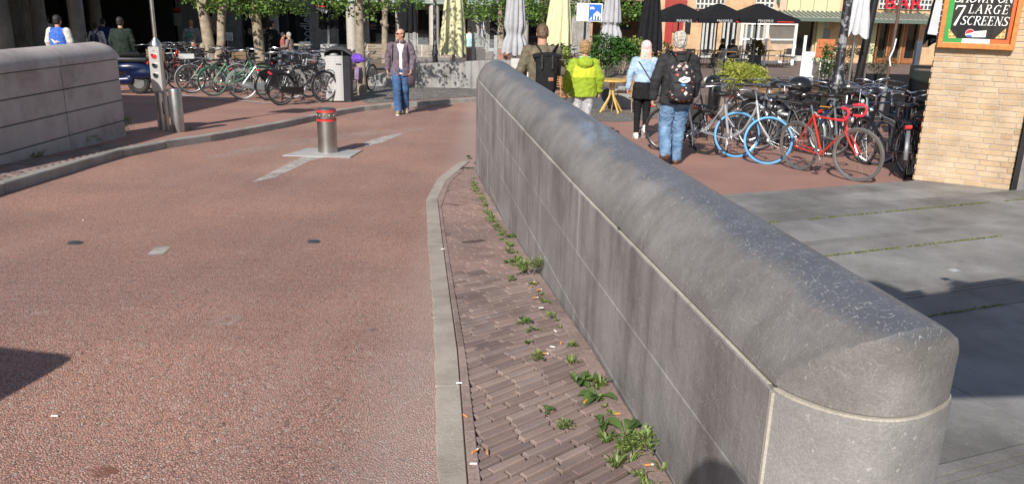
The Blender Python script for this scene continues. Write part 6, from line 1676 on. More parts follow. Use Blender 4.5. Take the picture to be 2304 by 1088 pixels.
q = GX(733, 30); t = thing('grey_podium', 'pale grey stepped podium block left of the glass door', 'block', q, 0)
B().box((-.35, 0, .25), (.55, .5, .5), bev=.01).build('low_block', conc_m, t, False); B().box((.15, .05, .5), (.52, .5, 1.0), bev=.01).build('high_block', M('pale_grey_cabinet', (.42, .41, .40), .5), t, False)
q = GX(515, 33); t = thing('menu_stand', 'small white framed menu stand by the dark door', 'sign', q); zz = W(515, 83, 33).z-q.z
B().box((0, 0, zz), (.42, .03, .26), bev=.005).build('panel', M('grey_menu', (.32, .31, .34), .6), t, False); B().box((0, .02, zz), (.46, .02, .30), bev=.005).build('frame', white_p, t, False); B().tube([(0, .02, 0), (0, .02, zz)], .02, 6).build('post', steeld, t)
for i, (x, D) in enumerate(((640, 35.5), (668, 35), (690, 36))): chair(('grey metal chair at the window table left', 'grey metal chair at the window table middle', 'grey metal chair below the window lettering')[i], GX(x, D), R(60+70*i), greyfr, False, 'grey chairs by the window')
ctable('light wooden table in front of the dark window', GX(672, 35.6), R(-5), 1.1, M('pale_table', (.45, .38, .28), .6))

# ================================================================== GREY FACADE in the middle
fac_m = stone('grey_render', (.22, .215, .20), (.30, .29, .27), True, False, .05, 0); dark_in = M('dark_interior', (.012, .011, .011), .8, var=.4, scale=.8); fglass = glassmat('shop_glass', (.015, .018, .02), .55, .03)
FD = 50.0
fa = thing('grey_building', 'grey building with dark shop windows, slim round columns and green canopies', 'building', (0, 0, 0))
def at_f(px, py, D=FD): return W(px, py, D)
def wallrect(px0, px1, py0, py1, D, mat, parent, name, th=.3, z0=None, z1=None, dy=0):
    a = W(px0, (py0+py1)/2, D); b = W(px1, (py0+py1)/2, D); zt, zb = W((px0+px1)/2, py0, D).z, W((px0+px1)/2, py1, D).z
    zt = zt if z1 is None else z1; zb = zb if z0 is None else z0
    return B().box(((a.x+b.x)/2, D+th/2+dy, (zt+zb)/2), (b.x-a.x, th, zt-zb)).build(name, mat, parent, False)
GZ = zg(FD)
openings = [(622, 698, 20, 104), (756, 802, 18, 101), (826, 893, 20, 104), (936, 1012, 20, 104), (1048, 1052, 30, 104), (1098, 1162, 22, 104), (1186, 1242, 22, 104), (1258, 1290, 22, 104)]
prev = 560
for (a, b_, t_, u_) in openings:
    wallrect(prev, a, 0, 100, FD, fac_m, fa, 'wall_pier', .4, GZ-.2, 1.1+ .0)
    prev = b_
wallrect(prev, 1330, 0, 100, FD, fac_m, fa, 'wall_pier', .4, GZ-.2, 1.1)
a = W(560, 20, FD); b_ = W(1330, 20, FD)
B().box(((a.x+b_.x)/2, FD+.2, 4.1), (b_.x-a.x, .42, 6.0)).build('upper_wall', fac_m, fa, False)
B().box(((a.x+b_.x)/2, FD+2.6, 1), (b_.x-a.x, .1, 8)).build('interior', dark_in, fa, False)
for (x0, x1, t_, u_) in openings:
    wallrect(x0, x1, t_, u_, FD, fglass, fa, 'shop_window', .02, GZ+.05, 1.1, .25)
    fr = thing_ = None
    p0, p1 = W(x0, 60, FD).x, W(x1, 60, FD).x
    for xx in (p0+.05, p1-.05): B().box((xx, FD+.15, (GZ+1.1)/2), (.1, .12, 1.1-GZ)).build('window_frame', M('pale_window_frame', (.30, .30, .29), .5), fa, False)
    B().box(((p0+p1)/2, FD+.15, GZ+.12), (p1-p0-.2, .12, .2)).build('sill', M('pale_window_frame', (.30, .30, .29), .5), fa, False)
for x in (537, 606, 791, 977, 1178):
    q = W(x, 60, FD-2.0 if x > 620 else 44); o = B().lathe([(.30, GZ-.1), (.30, 1.0), (.3, 6)], 20, (q.x, q.y, 0)).build('column', M('pale_column', (.42, .39, .34), .7), fa)
tm_ = text_mesh('noodlebar', 1.25, .01); tm_.materials.clear(); tm_.materials.append(M('grey_window_lettering', (.30, .33, .34), .6))
q = W(690, 58, FD-.03); o = link('lettering', tm_, None, fa, q); o.rotation_euler = (PI/2, -PI/2, 0)
o.scale = (.52, .8, 1)
green_c = M('grey_green_steel', (.16, .20, .18), .5, .2)
for (x0, x1) in ((690, 850), (860, 1040), (1050, 1230)):
    a, b_ = W(x0, 10, FD-2.2), W(x1, 10, FD-2.2); n = 6; zz = 1.45
    for k in range(n+1):
        xx = a.x+(b_.x-a.x)*k/n; B().tube(bent([(xx, FD, 2.6), (xx, FD-1.2, 2.3), (xx, FD-2.3, 1.55)]), .045, 6).build('canopy_rib', green_c, fa)
    B().tube([(a.x, FD-2.3, 1.5), (b_.x, FD-2.3, 1.5)], .07, 8).build('canopy_beam', green_c, fa)
    B().poly([(a.x, FD-2.3, 1.56), (b_.x, FD-2.3, 1.56), (b_.x, FD, 2.66), (a.x, FD, 2.66)]).build('canopy_glass', M('canopy_sheet', (.20, .24, .22), .5), fa, False)
    for xx in (a.x, b_.x, (a.x+b_.x)/2): B().tube([(xx, FD, .9), (xx+.5, FD-2.0, 1.48)], .05, 6).build('strut', green_c, fa)
# wing on the left, set forward
fb_ = thing('dark_green_building', 'shaded grey green shop wing with dark door and poster windows', 'building', (0, 0, 0)); F2 = 42.0; Z2 = zg(F2)
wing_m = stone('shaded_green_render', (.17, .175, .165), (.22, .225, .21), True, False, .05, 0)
ops = [(252, 300), (306, 398), (458, 508), (540, 606)]
prev = 236
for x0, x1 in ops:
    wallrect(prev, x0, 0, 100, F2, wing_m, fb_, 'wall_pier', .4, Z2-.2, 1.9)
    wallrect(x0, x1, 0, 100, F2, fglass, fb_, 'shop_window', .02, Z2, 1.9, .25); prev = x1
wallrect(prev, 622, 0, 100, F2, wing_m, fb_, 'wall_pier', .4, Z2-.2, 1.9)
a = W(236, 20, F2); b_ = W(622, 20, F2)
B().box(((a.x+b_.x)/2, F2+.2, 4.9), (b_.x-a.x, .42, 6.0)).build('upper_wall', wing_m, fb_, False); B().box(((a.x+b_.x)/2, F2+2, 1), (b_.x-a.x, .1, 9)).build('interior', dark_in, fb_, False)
q = W(397, 24, F2-.06); B().box((q.x, q.y, q.z), (.45, .03, .24)).build('red_poster', M('red_poster', (.45, .06, .06), .6), fb_, False); q = W(397, 42, F2-.06); B().box((q.x, q.y, q.z), (.4, .03, .7)).build('poster', M('pale_poster', (.3, .32, .28), .6), fb_, False)
for xx, yy in ((331, 40), (463, 24), (463, 34)): q = W(xx, yy, F2-.05); B().box((q.x, q.y, q.z), (.22, .03, .5 if xx < 400 else .16)).build('notice', M('pale_poster', (.3, .32, .28), .6), fb_, False)
# colonnade on the far left
co_ = thing('colonnade', 'dark arcade with round concrete columns at the far left', 'building', (0, 0, 0)); colm = stone('arcade_concrete', (.17, .165, .15), (.24, .23, .21), True, False, .1, 0)
for i, (x, D) in enumerate(((8, 27), (24, 26), (52, 33), (84, 31), (103, 28), (188, 27), (226, 36), (-40, 26))):
    q = GX(x, D); B().lathe([(.24 if D < 30 else .26, q.z-.1), (.22, 5)], 20, (q.x, q.y, 0)).build('column', colm, co_)
a = W(-150, 20, 25); b_ = W(262, 20, 25)
B().box(((a.x-8+b_.x)/2-1.2, 31.4, 4.3), (b_.x-a.x+8, 20.5, 3.6)).build('floor_above', colm, co_, False)  # unseen upper floor, drawn out past the columns to shade them
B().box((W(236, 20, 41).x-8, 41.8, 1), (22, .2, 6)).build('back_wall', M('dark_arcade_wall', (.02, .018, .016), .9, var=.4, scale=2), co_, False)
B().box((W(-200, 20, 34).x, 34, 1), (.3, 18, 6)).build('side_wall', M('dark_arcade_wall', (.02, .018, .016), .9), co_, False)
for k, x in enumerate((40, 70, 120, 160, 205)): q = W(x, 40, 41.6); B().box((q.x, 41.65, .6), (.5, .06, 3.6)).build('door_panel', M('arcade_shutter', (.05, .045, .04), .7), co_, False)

# ================================================================== OCHRE BUILDING on the right
och = stone('ochre_brickwork', (.42, .27, .15), (.54, .37, .22), False, False, .05, 0); PD = 48.0; PZ = zg(PD)
ob = thing('ochre_building', 'ochre brick pub building with glass block panels, green canopy and wooden doors', 'building', (0, 0, 0))
def orect(x0, x1, y0, y1, mat, name, D=PD, th=.06, dy=0, par=ob): return wallrect(x0, x1, y0, y1, D, mat, par, name, th, None, None, dy)
a = W(1300, 20, PD); b_ = W(2500, 20, PD)
ow_ops = [(1580, 1612), (1626, 1662), (1676, 1722), (1790, 1835), (1975, 2004), (2005, 2036), (2037, 2072)]
prev = 1455
topz = W(1800, 45, PD).z
for x0, x1 in ow_ops:
    wallrect(prev, x0, 0, 100, PD, och, ob, 'wall_pier', .5, PZ-.3, topz); prev = x1
wallrect(prev, 2400, 0, 100, PD, och, ob, 'wall_pier', .5, PZ-.3, topz)
a = W(1455, 20, PD); b_ = W(2400, 20, PD)
B().box(((a.x+b_.x)/2, PD+.25, topz+3.5), (b_.x-a.x, .5, 7.0)).build('upper_wall', och, ob, False)
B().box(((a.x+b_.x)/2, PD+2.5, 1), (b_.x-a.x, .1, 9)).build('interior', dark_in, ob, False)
greyfrm = M('pale_mullion', (.42, .42, .40), .5); wdoor = M('varnished_door_wood', (.26, .10, .035), .4, var=.2)
for i, (x0, x1) in enumerate(ow_ops):
    wallrect(x0, x1, 0, 100, PD, fglass, ob, 'window', .02, PZ+.1, topz, .3)
    p0, p1 = W(x0, 80, PD).x, W(x1, 80, PD).x; mm = greyfrm if i < 4 else wdoor
    for xx in ([p0+.06, p1-.06] + ([(p0*2+p1)/3, (p0+2*p1)/3] if i < 3 else [])): B().box((xx, PD+.1, (PZ+topz)/2), (.12, .14, topz-PZ)).build('door_frame' if i > 3 else 'window_frame', mm, ob, False)
    B().box(((p0+p1)/2, PD+.1, PZ+.15), (p1-p0-.24, .12, .3)).build('sill', mm, ob, False)
# recess on the left of it, in deep shade
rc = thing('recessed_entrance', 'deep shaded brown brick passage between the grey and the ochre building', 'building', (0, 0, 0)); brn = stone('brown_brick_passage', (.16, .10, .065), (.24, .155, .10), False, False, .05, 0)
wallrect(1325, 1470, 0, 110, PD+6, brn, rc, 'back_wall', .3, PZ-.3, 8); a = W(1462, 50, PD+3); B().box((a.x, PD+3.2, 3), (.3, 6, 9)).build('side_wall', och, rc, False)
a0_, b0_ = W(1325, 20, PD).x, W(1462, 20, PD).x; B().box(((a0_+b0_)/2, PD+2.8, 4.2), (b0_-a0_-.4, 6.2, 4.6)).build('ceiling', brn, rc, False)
orect(1385, 1420, 57, 66, blackm, 'information_panel', PD+5.9, .05, 0, rc)
orect(1480, 1482, 2, 90, steel, 'downpipe', PD, .08, -.1)
orect(1496, 1512, 30, 98, M('red_door', (.32, .025, .02), .5), 'red_door', PD, .08, -.09); orect(1496, 1545, 0, 26, M('red_panel', (.28, .03, .025), .5), 'red_panel', PD, .08, -.09); orect(1513, 1536, 48, 72, M('red_panel', (.28, .03, .025), .5), 'notice_board', PD, .08, -.09); orect(1541, 1553, 48, 76, blackm, 'menu_board', PD, .08, -.09)
gbl = M('glass_block', (.55, .55, .52), .25, var=.1); gbd = M('glass_block_dark', (.05, .055, .06), .1)  # pale block panel and the darker glossy face of each block
def blocks(x0, x1, y0, y1, name='glass_block_panel'):
    a, b = W(x0, y0, PD), W(x1, y1, PD); w_ = b.x-a.x; h_ = a.z+1.2-b.z; o = B().box(((a.x+b.x)/2, PD-.06, b.z+h_/2), (w_, .12, h_)).build(name, gbl, ob, False)
    nx = max(2, int(w_/.21)); nz = max(2, int(h_/.26)); m_ = B()
    def g1():
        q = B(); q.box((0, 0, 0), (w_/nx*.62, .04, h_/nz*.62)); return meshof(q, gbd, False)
    me_ = g1()
    for i in range(nx):
        for j in range(nz):
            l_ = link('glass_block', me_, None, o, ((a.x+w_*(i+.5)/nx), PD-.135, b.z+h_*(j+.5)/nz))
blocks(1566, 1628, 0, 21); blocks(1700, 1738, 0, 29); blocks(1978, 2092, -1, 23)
pgr = M('pale_green_cladding', (.46, .46, .28), .6, var=.05)
for k in range(4):
    x0 = 1772+k*30; orect(x0, x0+29, -40, 31, pgr, 'cladding_panel', PD, .12, -.12)
orect(1742, 1770, -30, 29, M('pinkish_render', (.52, .36, .26), .7), 'render_strip', PD, .1, -.10)
for x0 in (1745, 1930):
    q = W(x0+5, 2, PD-.2); B().box((q.x, PD-.3, q.z+.5), (.08, .5, 1.2)).build('window_shutter', M('green_shutter', (.06, .16, .11), .5), ob, False)
cg = M('weathered_green_zinc', (.24, .26, .22), .6, var=.2); a = W(1738, 32, PD-1.6); b_ = W(2110, 34, PD-1.6); n = 34
zt_ = W(1900, 28, PD).z; zl = W(1900, 41, PD-1.8).z
def cr_():
    q = B(); q.tube([(0, 0, 0), (0, -1.8, zl-zt_)], .035, 5); return meshof(q, cg)
mm_ = cr_()
for k in range(n+1): link('canopy_seam', mm_, None, ob, (a.x+(b_.x-a.x)*k/n, PD-.02, zt_+.06))
B().prism([(a.x, PD, zt_), (a.x, PD-1.8, zl), (a.x, PD-1.8, zl-.12), (a.x, PD, zt_-.2)], (b_.x-a.x, 0, 0)).build('canopy', cg, ob, False)
B().box(((a.x+b_.x)/2, PD-1.85, zl-.12), (b_.x-a.x, .12, .2)).build('gutter', M('dark_green_gutter', (.09, .12, .10), .5), ob, False)
wallrect(1838, 1852, 0, 100, PD, M('pale_green_cladding', (.46, .46, .28), .6), ob, 'pillar', .2, PZ, topz, -.22); wallrect(1962, 1972, 0, 100, PD, M('pale_green_cladding', (.46, .46, .28), .6), ob, 'pillar', .2, PZ, topz, -.22)
redl = M('red_sign_letter', (.55, .01, .03), .35)
q = W(2033, 9, PD-.35); o = text('BAR', .95, q, redl, ob, (PI/2, 0, 0), 'sign_letters', .06); o.scale = (1.25, 1, 1)
for dx_, dz_ in ((.02, .02), (-.02, -.02), (.02, -.02), (-.02, .02)):
    pass
wallrect(1846, 1864, 50, 64, PD, steeld, ob, 'air_grille', .1, None, None, -.1); wallrect(1848, 1866, 66, 104, PD, greyfr, ob, 'side_door', .1, PZ, None, -.06)
# white framed glass screens
gs = thing('glass_screen', 'white framed glass terrace screen right of the black parasols', 'screen', (0, 0, 0))
GD = 43.5; zb = zg(GD); zt_ = W(1720, 52, GD).z; zm = W(1720, 88, GD).z
pts = [(1666, GD-.6), (1723, GD-.9), (1787, GD)]
pp = [W(x, 100, d) for x, d in pts]
for p_ in pp: B().box((p_.x, p_.y, (zb+zt_)/2), (.13, .09, zt_-zb)).build('post', white_p, gs, False)
for a, b_ in zip(pp, pp[1:]):
    c_ = (a+b_)/2; L_ = math.hypot(b_.x-a.x, b_.y-a.y); rz_ = math.atan2(b_.y-a.y, b_.x-a.x)
    for z_, h_ in ((zt_-.04, .07), (zm, .08), (zb+.18, .12), (zb+.5, .06)): B().box((c_.x, c_.y, z_), (L_-.14, .06, h_), rz=rz_).build('rail', white_p, gs, False)
    B().box((c_.x, c_.y, (zb+zt_)/2), (L_-.16, .015, zt_-zb-.3), rz=rz_).build('glass_pane', pane, gs, False)

# ================================================================== THE BRICK PILLAR with the framed sign
PB0 = atz(2055, 405, -.31); PB1 = atz(2272, 429, -.31)
PB0 = Vector((PB0.x, PB0.y, 0)); PB1 = Vector((PB1.x, PB1.y, 0)); db = (PB1-PB0).normalized(); nb = Vector((-db.y, db.x, 0)); LB = (PB1-PB0).length
if nb.y < 0: nb = -nb
bp_ = thing('brick_building', 'corner of a yellow brick building at the right edge', 'building', (PB0.x, PB0.y, -.31), math.atan2(db.y, db.x))
# local: x along the face, y into the wall
HB_ = 2.6; B().box((LB/2, .5825, HB_/2), (LB-.016, 1.157, HB_)).build('mortar_core', stone('grey_mortar', (.36, .31, .25), (.44, .38, .31), False, False, .1, 0), bp_, False)
bh, bl = .054, .208; ch = .0635
def ybr(L):
    def f():
        b = B(); b.box((0, 0, 0), (L, .05, bh)); rd = random.Random(int(L*1000))
        for v in b.b.verts: v.co += Vector((rd.uniform(-1, 1), rd.uniform(-1, 1), rd.uniform(-1, 1)))*.0016
        bmesh.ops.bevel(b.b, geom=[e for e in b.b.edges if e.calc_length() > .04], offset=.003, segments=1, affect='EDGES'); return meshof(b, ybrick_m, False)
    return cached(('yb', round(L, 3)), f)
cntb = 0; rest = bmesh.new()
for r_ in range(40):
    z_ = ch*(r_+.5); pat = [.208, .098][r_ % 2:] + [.208, .098, .208, .208]*6
    x = 0.0; off_ = [0, .052, .104, .03][r_ % 4]; k = 0
    first = True
    while x < LB-.01:
        L = (.208 if (k*7+r_*3) % 5 else .098)
        if first: L = max(.06, L-off_); first = False
        L = min(L, LB-x)
        if L > .02:
            L = round(L, 3); m_ = ybr(L) if L in (.208, .098) else ybr(L)
            yy = .0 + random.uniform(-.002, .002)
            if cntb < 297:
                o = link('brick', m_, None, bp_, (x+L/2, yy+.021, z_)); o.rotation_euler = (0, random.uniform(-.004, .004), PI*random.randint(0, 1)); cntb += 1
            else:
                n0 = len(rest.verts); rest.from_mesh(m_); rest.verts.ensure_lookup_table()
                for v in rest.verts[n0:]: v.co += Vector((x+L/2, yy+.021, z_))
        x += L+.008; k += 1
for r_ in range(40):       # return face on the left, in shade
    x = 0
    while x < 1.1:
        n0 = len(rest.verts); rest.from_mesh(ybr(.208)); rest.verts.ensure_lookup_table(); mt = Matrix.Translation((.012, .02+x+.1+(.1 if r_ % 2 else 0), ch*(r_+.5))) @ Matrix.Rotation(PI/2, 4, 'Z')
        for v in rest.verts[n0:]: v.co = mt @ v.co
        x += .2195
mr = bpy.data.meshes.new('bricks'); rest.to_mesh(mr); rest.free(); mr.materials.append(M('yellow_brick_rest', (.56, .38, .21), .85, var=.15, scale=7)); o = link('bricks', mr, None, bp_); o['kind'] = 'stuff'
B().box((LB+.03, .5, 1.0), (.05, 1.2, 3.2)).build('dark_joint', blackm, bp_, False)
B().box((LB+.65, .42, .9), (1.2, .9, 3.4), bev=.01).build('stone_cladding', stone('grey_stone_cladding', (.16, .155, .15), (.22, .21, .2), True, False, .5, .2), bp_, False)
# framed sign, built in the wall's own frame (x along the wall, z up)
inv = Matrix.Translation((PB0.x, PB0.y, -.31)) @ Matrix.Rotation(math.atan2(db.y, db.x), 4, 'Z'); inv = inv.inverted()
def onwall(px, py, off):     # point on the plane `off` in front of the brick face
    o_ = inv @ EYE; d_ = inv.to_3x3() @ sight(px, py); t_ = (-off - o_.y)/d_.y; return o_ + d_*t_
c00 = onwall(2107, 108, .10); c10 = onwall(2282, 113, .10); sgx0, sgx1 = c00.x, c10.x; sgz = (c00.z+c10.z)/2; HS = 1.05; WS = sgx1-sgx0
print('sign', sgx0, sgx1, sgz, WS)
sg = thing('framed_sign', 'orange wooden framed black sign reading shown on 7 large screens', 'sign', (PB0.x, PB0.y, -.31), math.atan2(db.y, db.x))
fw_ = .062; owood = M('orange_stained_wood', (.48, .17, .035), .45, var=.22, scale=22, bmp=.2, bscale=90)
def sbox(x0, x1, z0, z1, y0, y1, mat, nm, bev=0): return B().box(((x0+x1)/2, -(y0+y1)/2, (z0+z1)/2), (x1-x0, y1-y0, z1-z0), bev=bev).build(nm, mat, sg, False)
sbox(sgx0, sgx1, sgz, sgz+fw_, .012, .105, owood, 'frame_rail', .006); sbox(sgx0, sgx0+fw_*.8, sgz+fw_, sgz+HS, .012, .105, owood, 'frame_stile', .006); sbox(sgx1-fw_*.8, sgx1, sgz+fw_, sgz+HS, .012, .105, owood, 'frame_stile', .006); sbox(sgx0, sgx1, sgz+HS, sgz+HS+fw_, .012, .105, owood, 'frame_rail', .006)
ix0, ix1, iz0 = sgx0+fw_*.8, sgx1-fw_*.8, sgz+fw_
sbox(ix0, ix1, iz0, sgz+HS, .012, .05, M('sign_black', (.008, .009, .013), .25, coat=.5), 'sign_board')
grn = M('flag_green', (.03, .25, .05), .4); orp = M('flag_orange', (.65, .10, .02), .4); bw = (ix1-ix0)
sbox(ix0, ix0+bw*.085, iz0, sgz+HS, .05, .054, grn, 'green_band'); sbox(ix1-bw*.06, ix1, iz0, sgz+HS, .05, .054, orp, 'orange_band'); sbox(ix0+bw*.085, ix0+bw*.29, iz0, iz0+.045, .05, .054, grn, 'green_band'); sbox(ix0+bw*.29, ix0+bw*.70, iz0, iz0+.045, .05, .054, white_p, 'white_band'); sbox(ix0+bw*.70, ix1-bw*.06, iz0, iz0+.045, .05, .054, orp, 'orange_band')
# italic serif letters, drawn as thick and thin strokes
GL = {
 'S': [[(.62, .86, .5), (.5, .97, .5), (.32, .99, .7), (.14, .9, 1), (.12, .73, 1.1), (.3, .56, 1.25), (.5, .42, 1.25), (.6, .25, 1.1), (.52, .08, 1), (.32, .0, .7), (.12, .04, .5), (.03, .16, .5)], [(.63, .99, .5), (.62, .78, .5)], [(.02, .0, .5), (.03, .24, .5)]],
 'H': [[(.15, 0, 1.2), (.15, 1, 1.2)], [(.7, 0, 1.2), (.7, 1, 1.2)], [(.15, .52, .5), (.7, .52, .5)], [(.0, 0, .45), (.3, 0, .45)], [(.0, 1, .45), (.3, 1, .45)], [(.55, 0, .45), (.85, 0, .45)], [(.55, 1, .45), (.85, 1, .45)]],
 'O': [[(.42, .99, .6), (.2, .88, 1), (.06, .6, 1.25), (.1, .25, 1.2), (.3, .02, .8), (.45, .0, .6), (.68, .12, 1), (.82, .4, 1.25), (.78, .75, 1.2), (.58, .97, .8), (.42, .99, .6)]],
 'W': [[(.08, 1, 1.2), (.3, 0, 1.0)], [(.3, 0, .5), (.55, 1, .5)], [(.52, 1, 1.2), (.74, 0, 1)], [(.74, 0, .5), (1.02, 1, .5)], [(-.04, 1, .45), (.22, 1, .45)], [(.42, 1, .45), (.66, 1, .45)], [(.9, 1, .45), (1.12, 1, .45)]],
 'N': [[(.15, 0, .5), (.15, 1, .6)], [(.12, 1, 1.2), (.72, 0, 1.2)], [(.72, 0, .5), (.72, 1, .5)], [(.02, 0, .45), (.28, 0, .45)], [(.0, 1, .45), (.2, 1, .45)], [(.6, 1, .45), (.85, 1, .45)]],
 'L': [[(.15, 0, 1.2), (.15, 1, 1.2)], [(.0, 1, .45), (.32, 1, .45)], [(.0, 0, .5), (.62, 0, .5)], [(.6, 0, .5), (.64, .22, .4)]],
 'A': [[(.02, 0, .5), (.42, 1, .6)], [(.40, 1, 1.2), (.74, 0, 1.2)], [(.16, .36, .5), (.6, .36, .5)], [(-.08, 0, .45), (.16, 0, .45)], [(.6, 0, .45), (.88, 0, .45)]],
 'R': [[(.15, 0, 1.2), (.15, 1, 1.2)], [(.15, 1, .5), (.48, .98, .7), (.62, .82, 1.15), (.6, .66, 1.15), (.46, .53, .7), (.15, .5, .5)], [(.38, .5, .9), (.78, 0, 1.2)], [(.0, 0, .45), (.3, 0, .45)], [(.0, 1, .45), (.2, 1, .45)], [(.7, 0, .45), (.88, 0, .45)]],
 'G': [[(.7, .82, .5), (.6, .95, .5), (.4, .99, .7), (.18, .88, 1), (.06, .6, 1.25), (.08, .3, 1.2), (.24, .06, .9), (.45, .0, .6), (.68, .08, .8)], [(.68, .04, 1.1), (.68, .42, 1.1)], [(.54, .42, .45), (.82, .42, .45)], [(.72, .99, .45), (.70, .76, .5)]],
 'E': [[(.15, 0, 1.2), (.15, 1, 1.2)], [(.0, 1, .5), (.6, 1, .5)], [(.6, 1, .5), (.62, .8, .4)], [(.15, .52, .5), (.48, .52, .5)], [(.48, .62, .4), (.48, .42, .4)], [(.0, 0, .5), (.62, 0, .5)], [(.62, 0, .5), (.66, .22, .4)]],
 'C': [[(.68, .82, .5), (.58, .95, .5), (.4, .99, .7), (.18, .88, 1), (.06, .6, 1.25), (.08, .3, 1.2), (.24, .06, .9), (.45, .0, .6), (.68, .12, .5)], [(.70, .99, .45), (.68, .76, .5)]],
 '7': [[(.0, .80, .6), (.06, .96, .9)], [(.04, .96, 1.0), (.72, .96, 1.0)], [(.72, .96, .8), (.25, .0, 1.5)]],
}
def serif(word, x, z, size, adv, wt=.09, slant=.16, depth=.003, xs=1.0):
    b = B()
    for chx in word:
        if chx == ' ': x += size*.35; continue
        for st_ in GL[chx]:
            P = [Vector((x + (u*.86 + v*slant)*size*xs, 0, z + v*size)) for u, v, w_ in st_]; Wd = [w_*wt*size*.5 for _, _, w_ in st_]
            for i in range(len(P)-1):
                d_ = (P[i+1]-P[i]); 
                if d_.length < 1e-6: continue
                d_.normalize(); n_ = Vector((-d_.z, 0, d_.x)); e_ = d_*min(Wd[i], Wd[i+1])*.45
                b.prism([P[i]-e_-n_*Wd[i], P[i+1]+e_-n_*Wd[i+1], P[i+1]+e_+n_*Wd[i+1], P[i]-e_+n_*Wd[i]], (0, -.002 - .00004*random.random()*20, 0))
        x += size*adv*{'W': 1.25, 'N': 1.0, 'H': 1.05, 'O': 1.02, 'L': .78, 'E': .86, 'S': .80, 'C': .9, 'R': .93, 'A': .98, 'G': .98, '7': .9}[chx]
    for v in b.b.verts: v.co.y -= .054
    return b.build('lettering', white_p, sg, False)
def fit(word, xa, xb, za, zb_, wt=.11):          # pixel box -> word
    p_ = onwall(xa, zb_, .054); q_ = onwall(xb, zb_, .054); r_ = onwall(xa, za, .054); size = r_.z-p_.z; wd = q_.x-p_.x
    nat = sum({'W': 1.25, 'N': 1.0, 'H': 1.05, 'O': 1.02, 'L': .78, 'E': .86, 'S': .80, 'C': .9, 'R': .93, 'A': .98, 'G': .98, '7': .9}.get(c_, .35/.9) for c_ in word)
    serif(word, p_.x, (p_.z+q_.z)/2, size, wd/size/nat, wt, xs=.62 if word == '7' else 1.0)
fit('SHOWN ON', 2148, 2276, -16, 6, .10); fit('LARGE', 2178, 2272, 12, 31, .10); fit('7', 2141, 2158, 12, 57, .075); fit('SCREENS', 2160, 2268, 38, 57, .10)
def wpt(px, py): p_ = onwall(px, py, .054); return Vector((p_.x, -.054, p_.z))
gold = M('pale_gold_print', (.55, .38, .14), .5)
for tri in ([(2135, 64), (2134, 86), (2152, 86)], [(2264, 64), (2260, 87), (2238, 87)]):
    b = B(); P = [wpt(*q) for q in tri]; b.prism(P, (0, -.003, 0)); b.build('knot_ornament', gold, sg, False)
    b = B(); cc = (P[0]+P[1]+P[2])/3
    for k in range(3):
        q = cc.lerp(P[k], .42)+Vector((0, -.0035, 0)); b.torus(q, .008, .0022, 'Y', 12, 4)
    b.build('knot_line', blackm, sg, False)
c_ = wpt(2182, 75); rad_ = (wpt(2192, 75).x-wpt(2173, 75).x)/2
def disc(a0, a1, mat, nm, y, r=1.0, x0=0):
    b = B(); P = [c_ + Vector((rad_*r*math.cos(a0+(a1-a0)*k/20), y, rad_*r*math.sin(a0+(a1-a0)*k/20))) for k in range(21)]; b.prism(P, (0, -.002, 0)); b.build(nm, mat, sg, False)
disc(0, 2*PI*20/21, white_p, 'roundel', 0, 1.08); disc(R(20), R(195), M('roundel_red', (.55, .02, .04), .4), 'roundel_red', -.003); disc(R(215), R(335), M('roundel_blue', (.02, .08, .45), .4), 'roundel_blue', -.003)
b = B(); P = [wpt(*q) for q in ((2186, 80), (2192, 71), (2220, 69), (2217, 84), (2187, 84))]; b.prism([p_+Vector((0, -.005, 0)) for p_ in P], (0, -.002, 0)); b.build('label_patch', white_p, sg, False)
q = wpt(2203, 77); tmx = text_mesh('HALF-CAB', .034, .001); tmx.materials.clear(); tmx.materials.append(blackm); o = link('small_lettering', tmx, None, sg, q+Vector((0, -.0085, 0))); o.rotation_euler = (PI/2, 0, 0); o.scale = (.72, 1.5, 1)

# ================================================================== SMALL THINGS ON THE GROUND
weed_m = leafmat('weed_leaves', (.07, .10, .025), (.17, .23, .06)); dock_m = leafmat('broad_weed_leaves', (.05, .10, .025), (.11, .18, .045)); moss_m = leafmat('moss', (.09, .11, .02), (.20, .23, .04)); dry_m = leafmat('dry_weed_leaves', (.12, .10, .05), (.2, .17, .07))
def blades(vs, fs, c, r, h, n, rd, wd=.006):
    for i in range(n):
        a = rd.random()*2*PI; l = rd.uniform(.5, 1)*h; rr = r*rd.random(); p = Vector(c)+Vector((rr*math.cos(a)*.4, rr*math.sin(a)*.4, 0)); d = Vector((math.cos(a), math.sin(a), 0)); s_ = Vector((-d.y, d.x, 0))*wd
        q = p + d*l*.35 + Vector((0, 0, l*.55)); e = p + d*l*rd.uniform(.6, 1.0) + Vector((0, 0, l*rd.uniform(.4, .9)))
        k = len(vs); vs += [p-s_*.6, p+s_*.6, q+s_, e, q-s_]; fs += [(k, k+1, k+2, k+4), (k+4, k+2, k+3)]
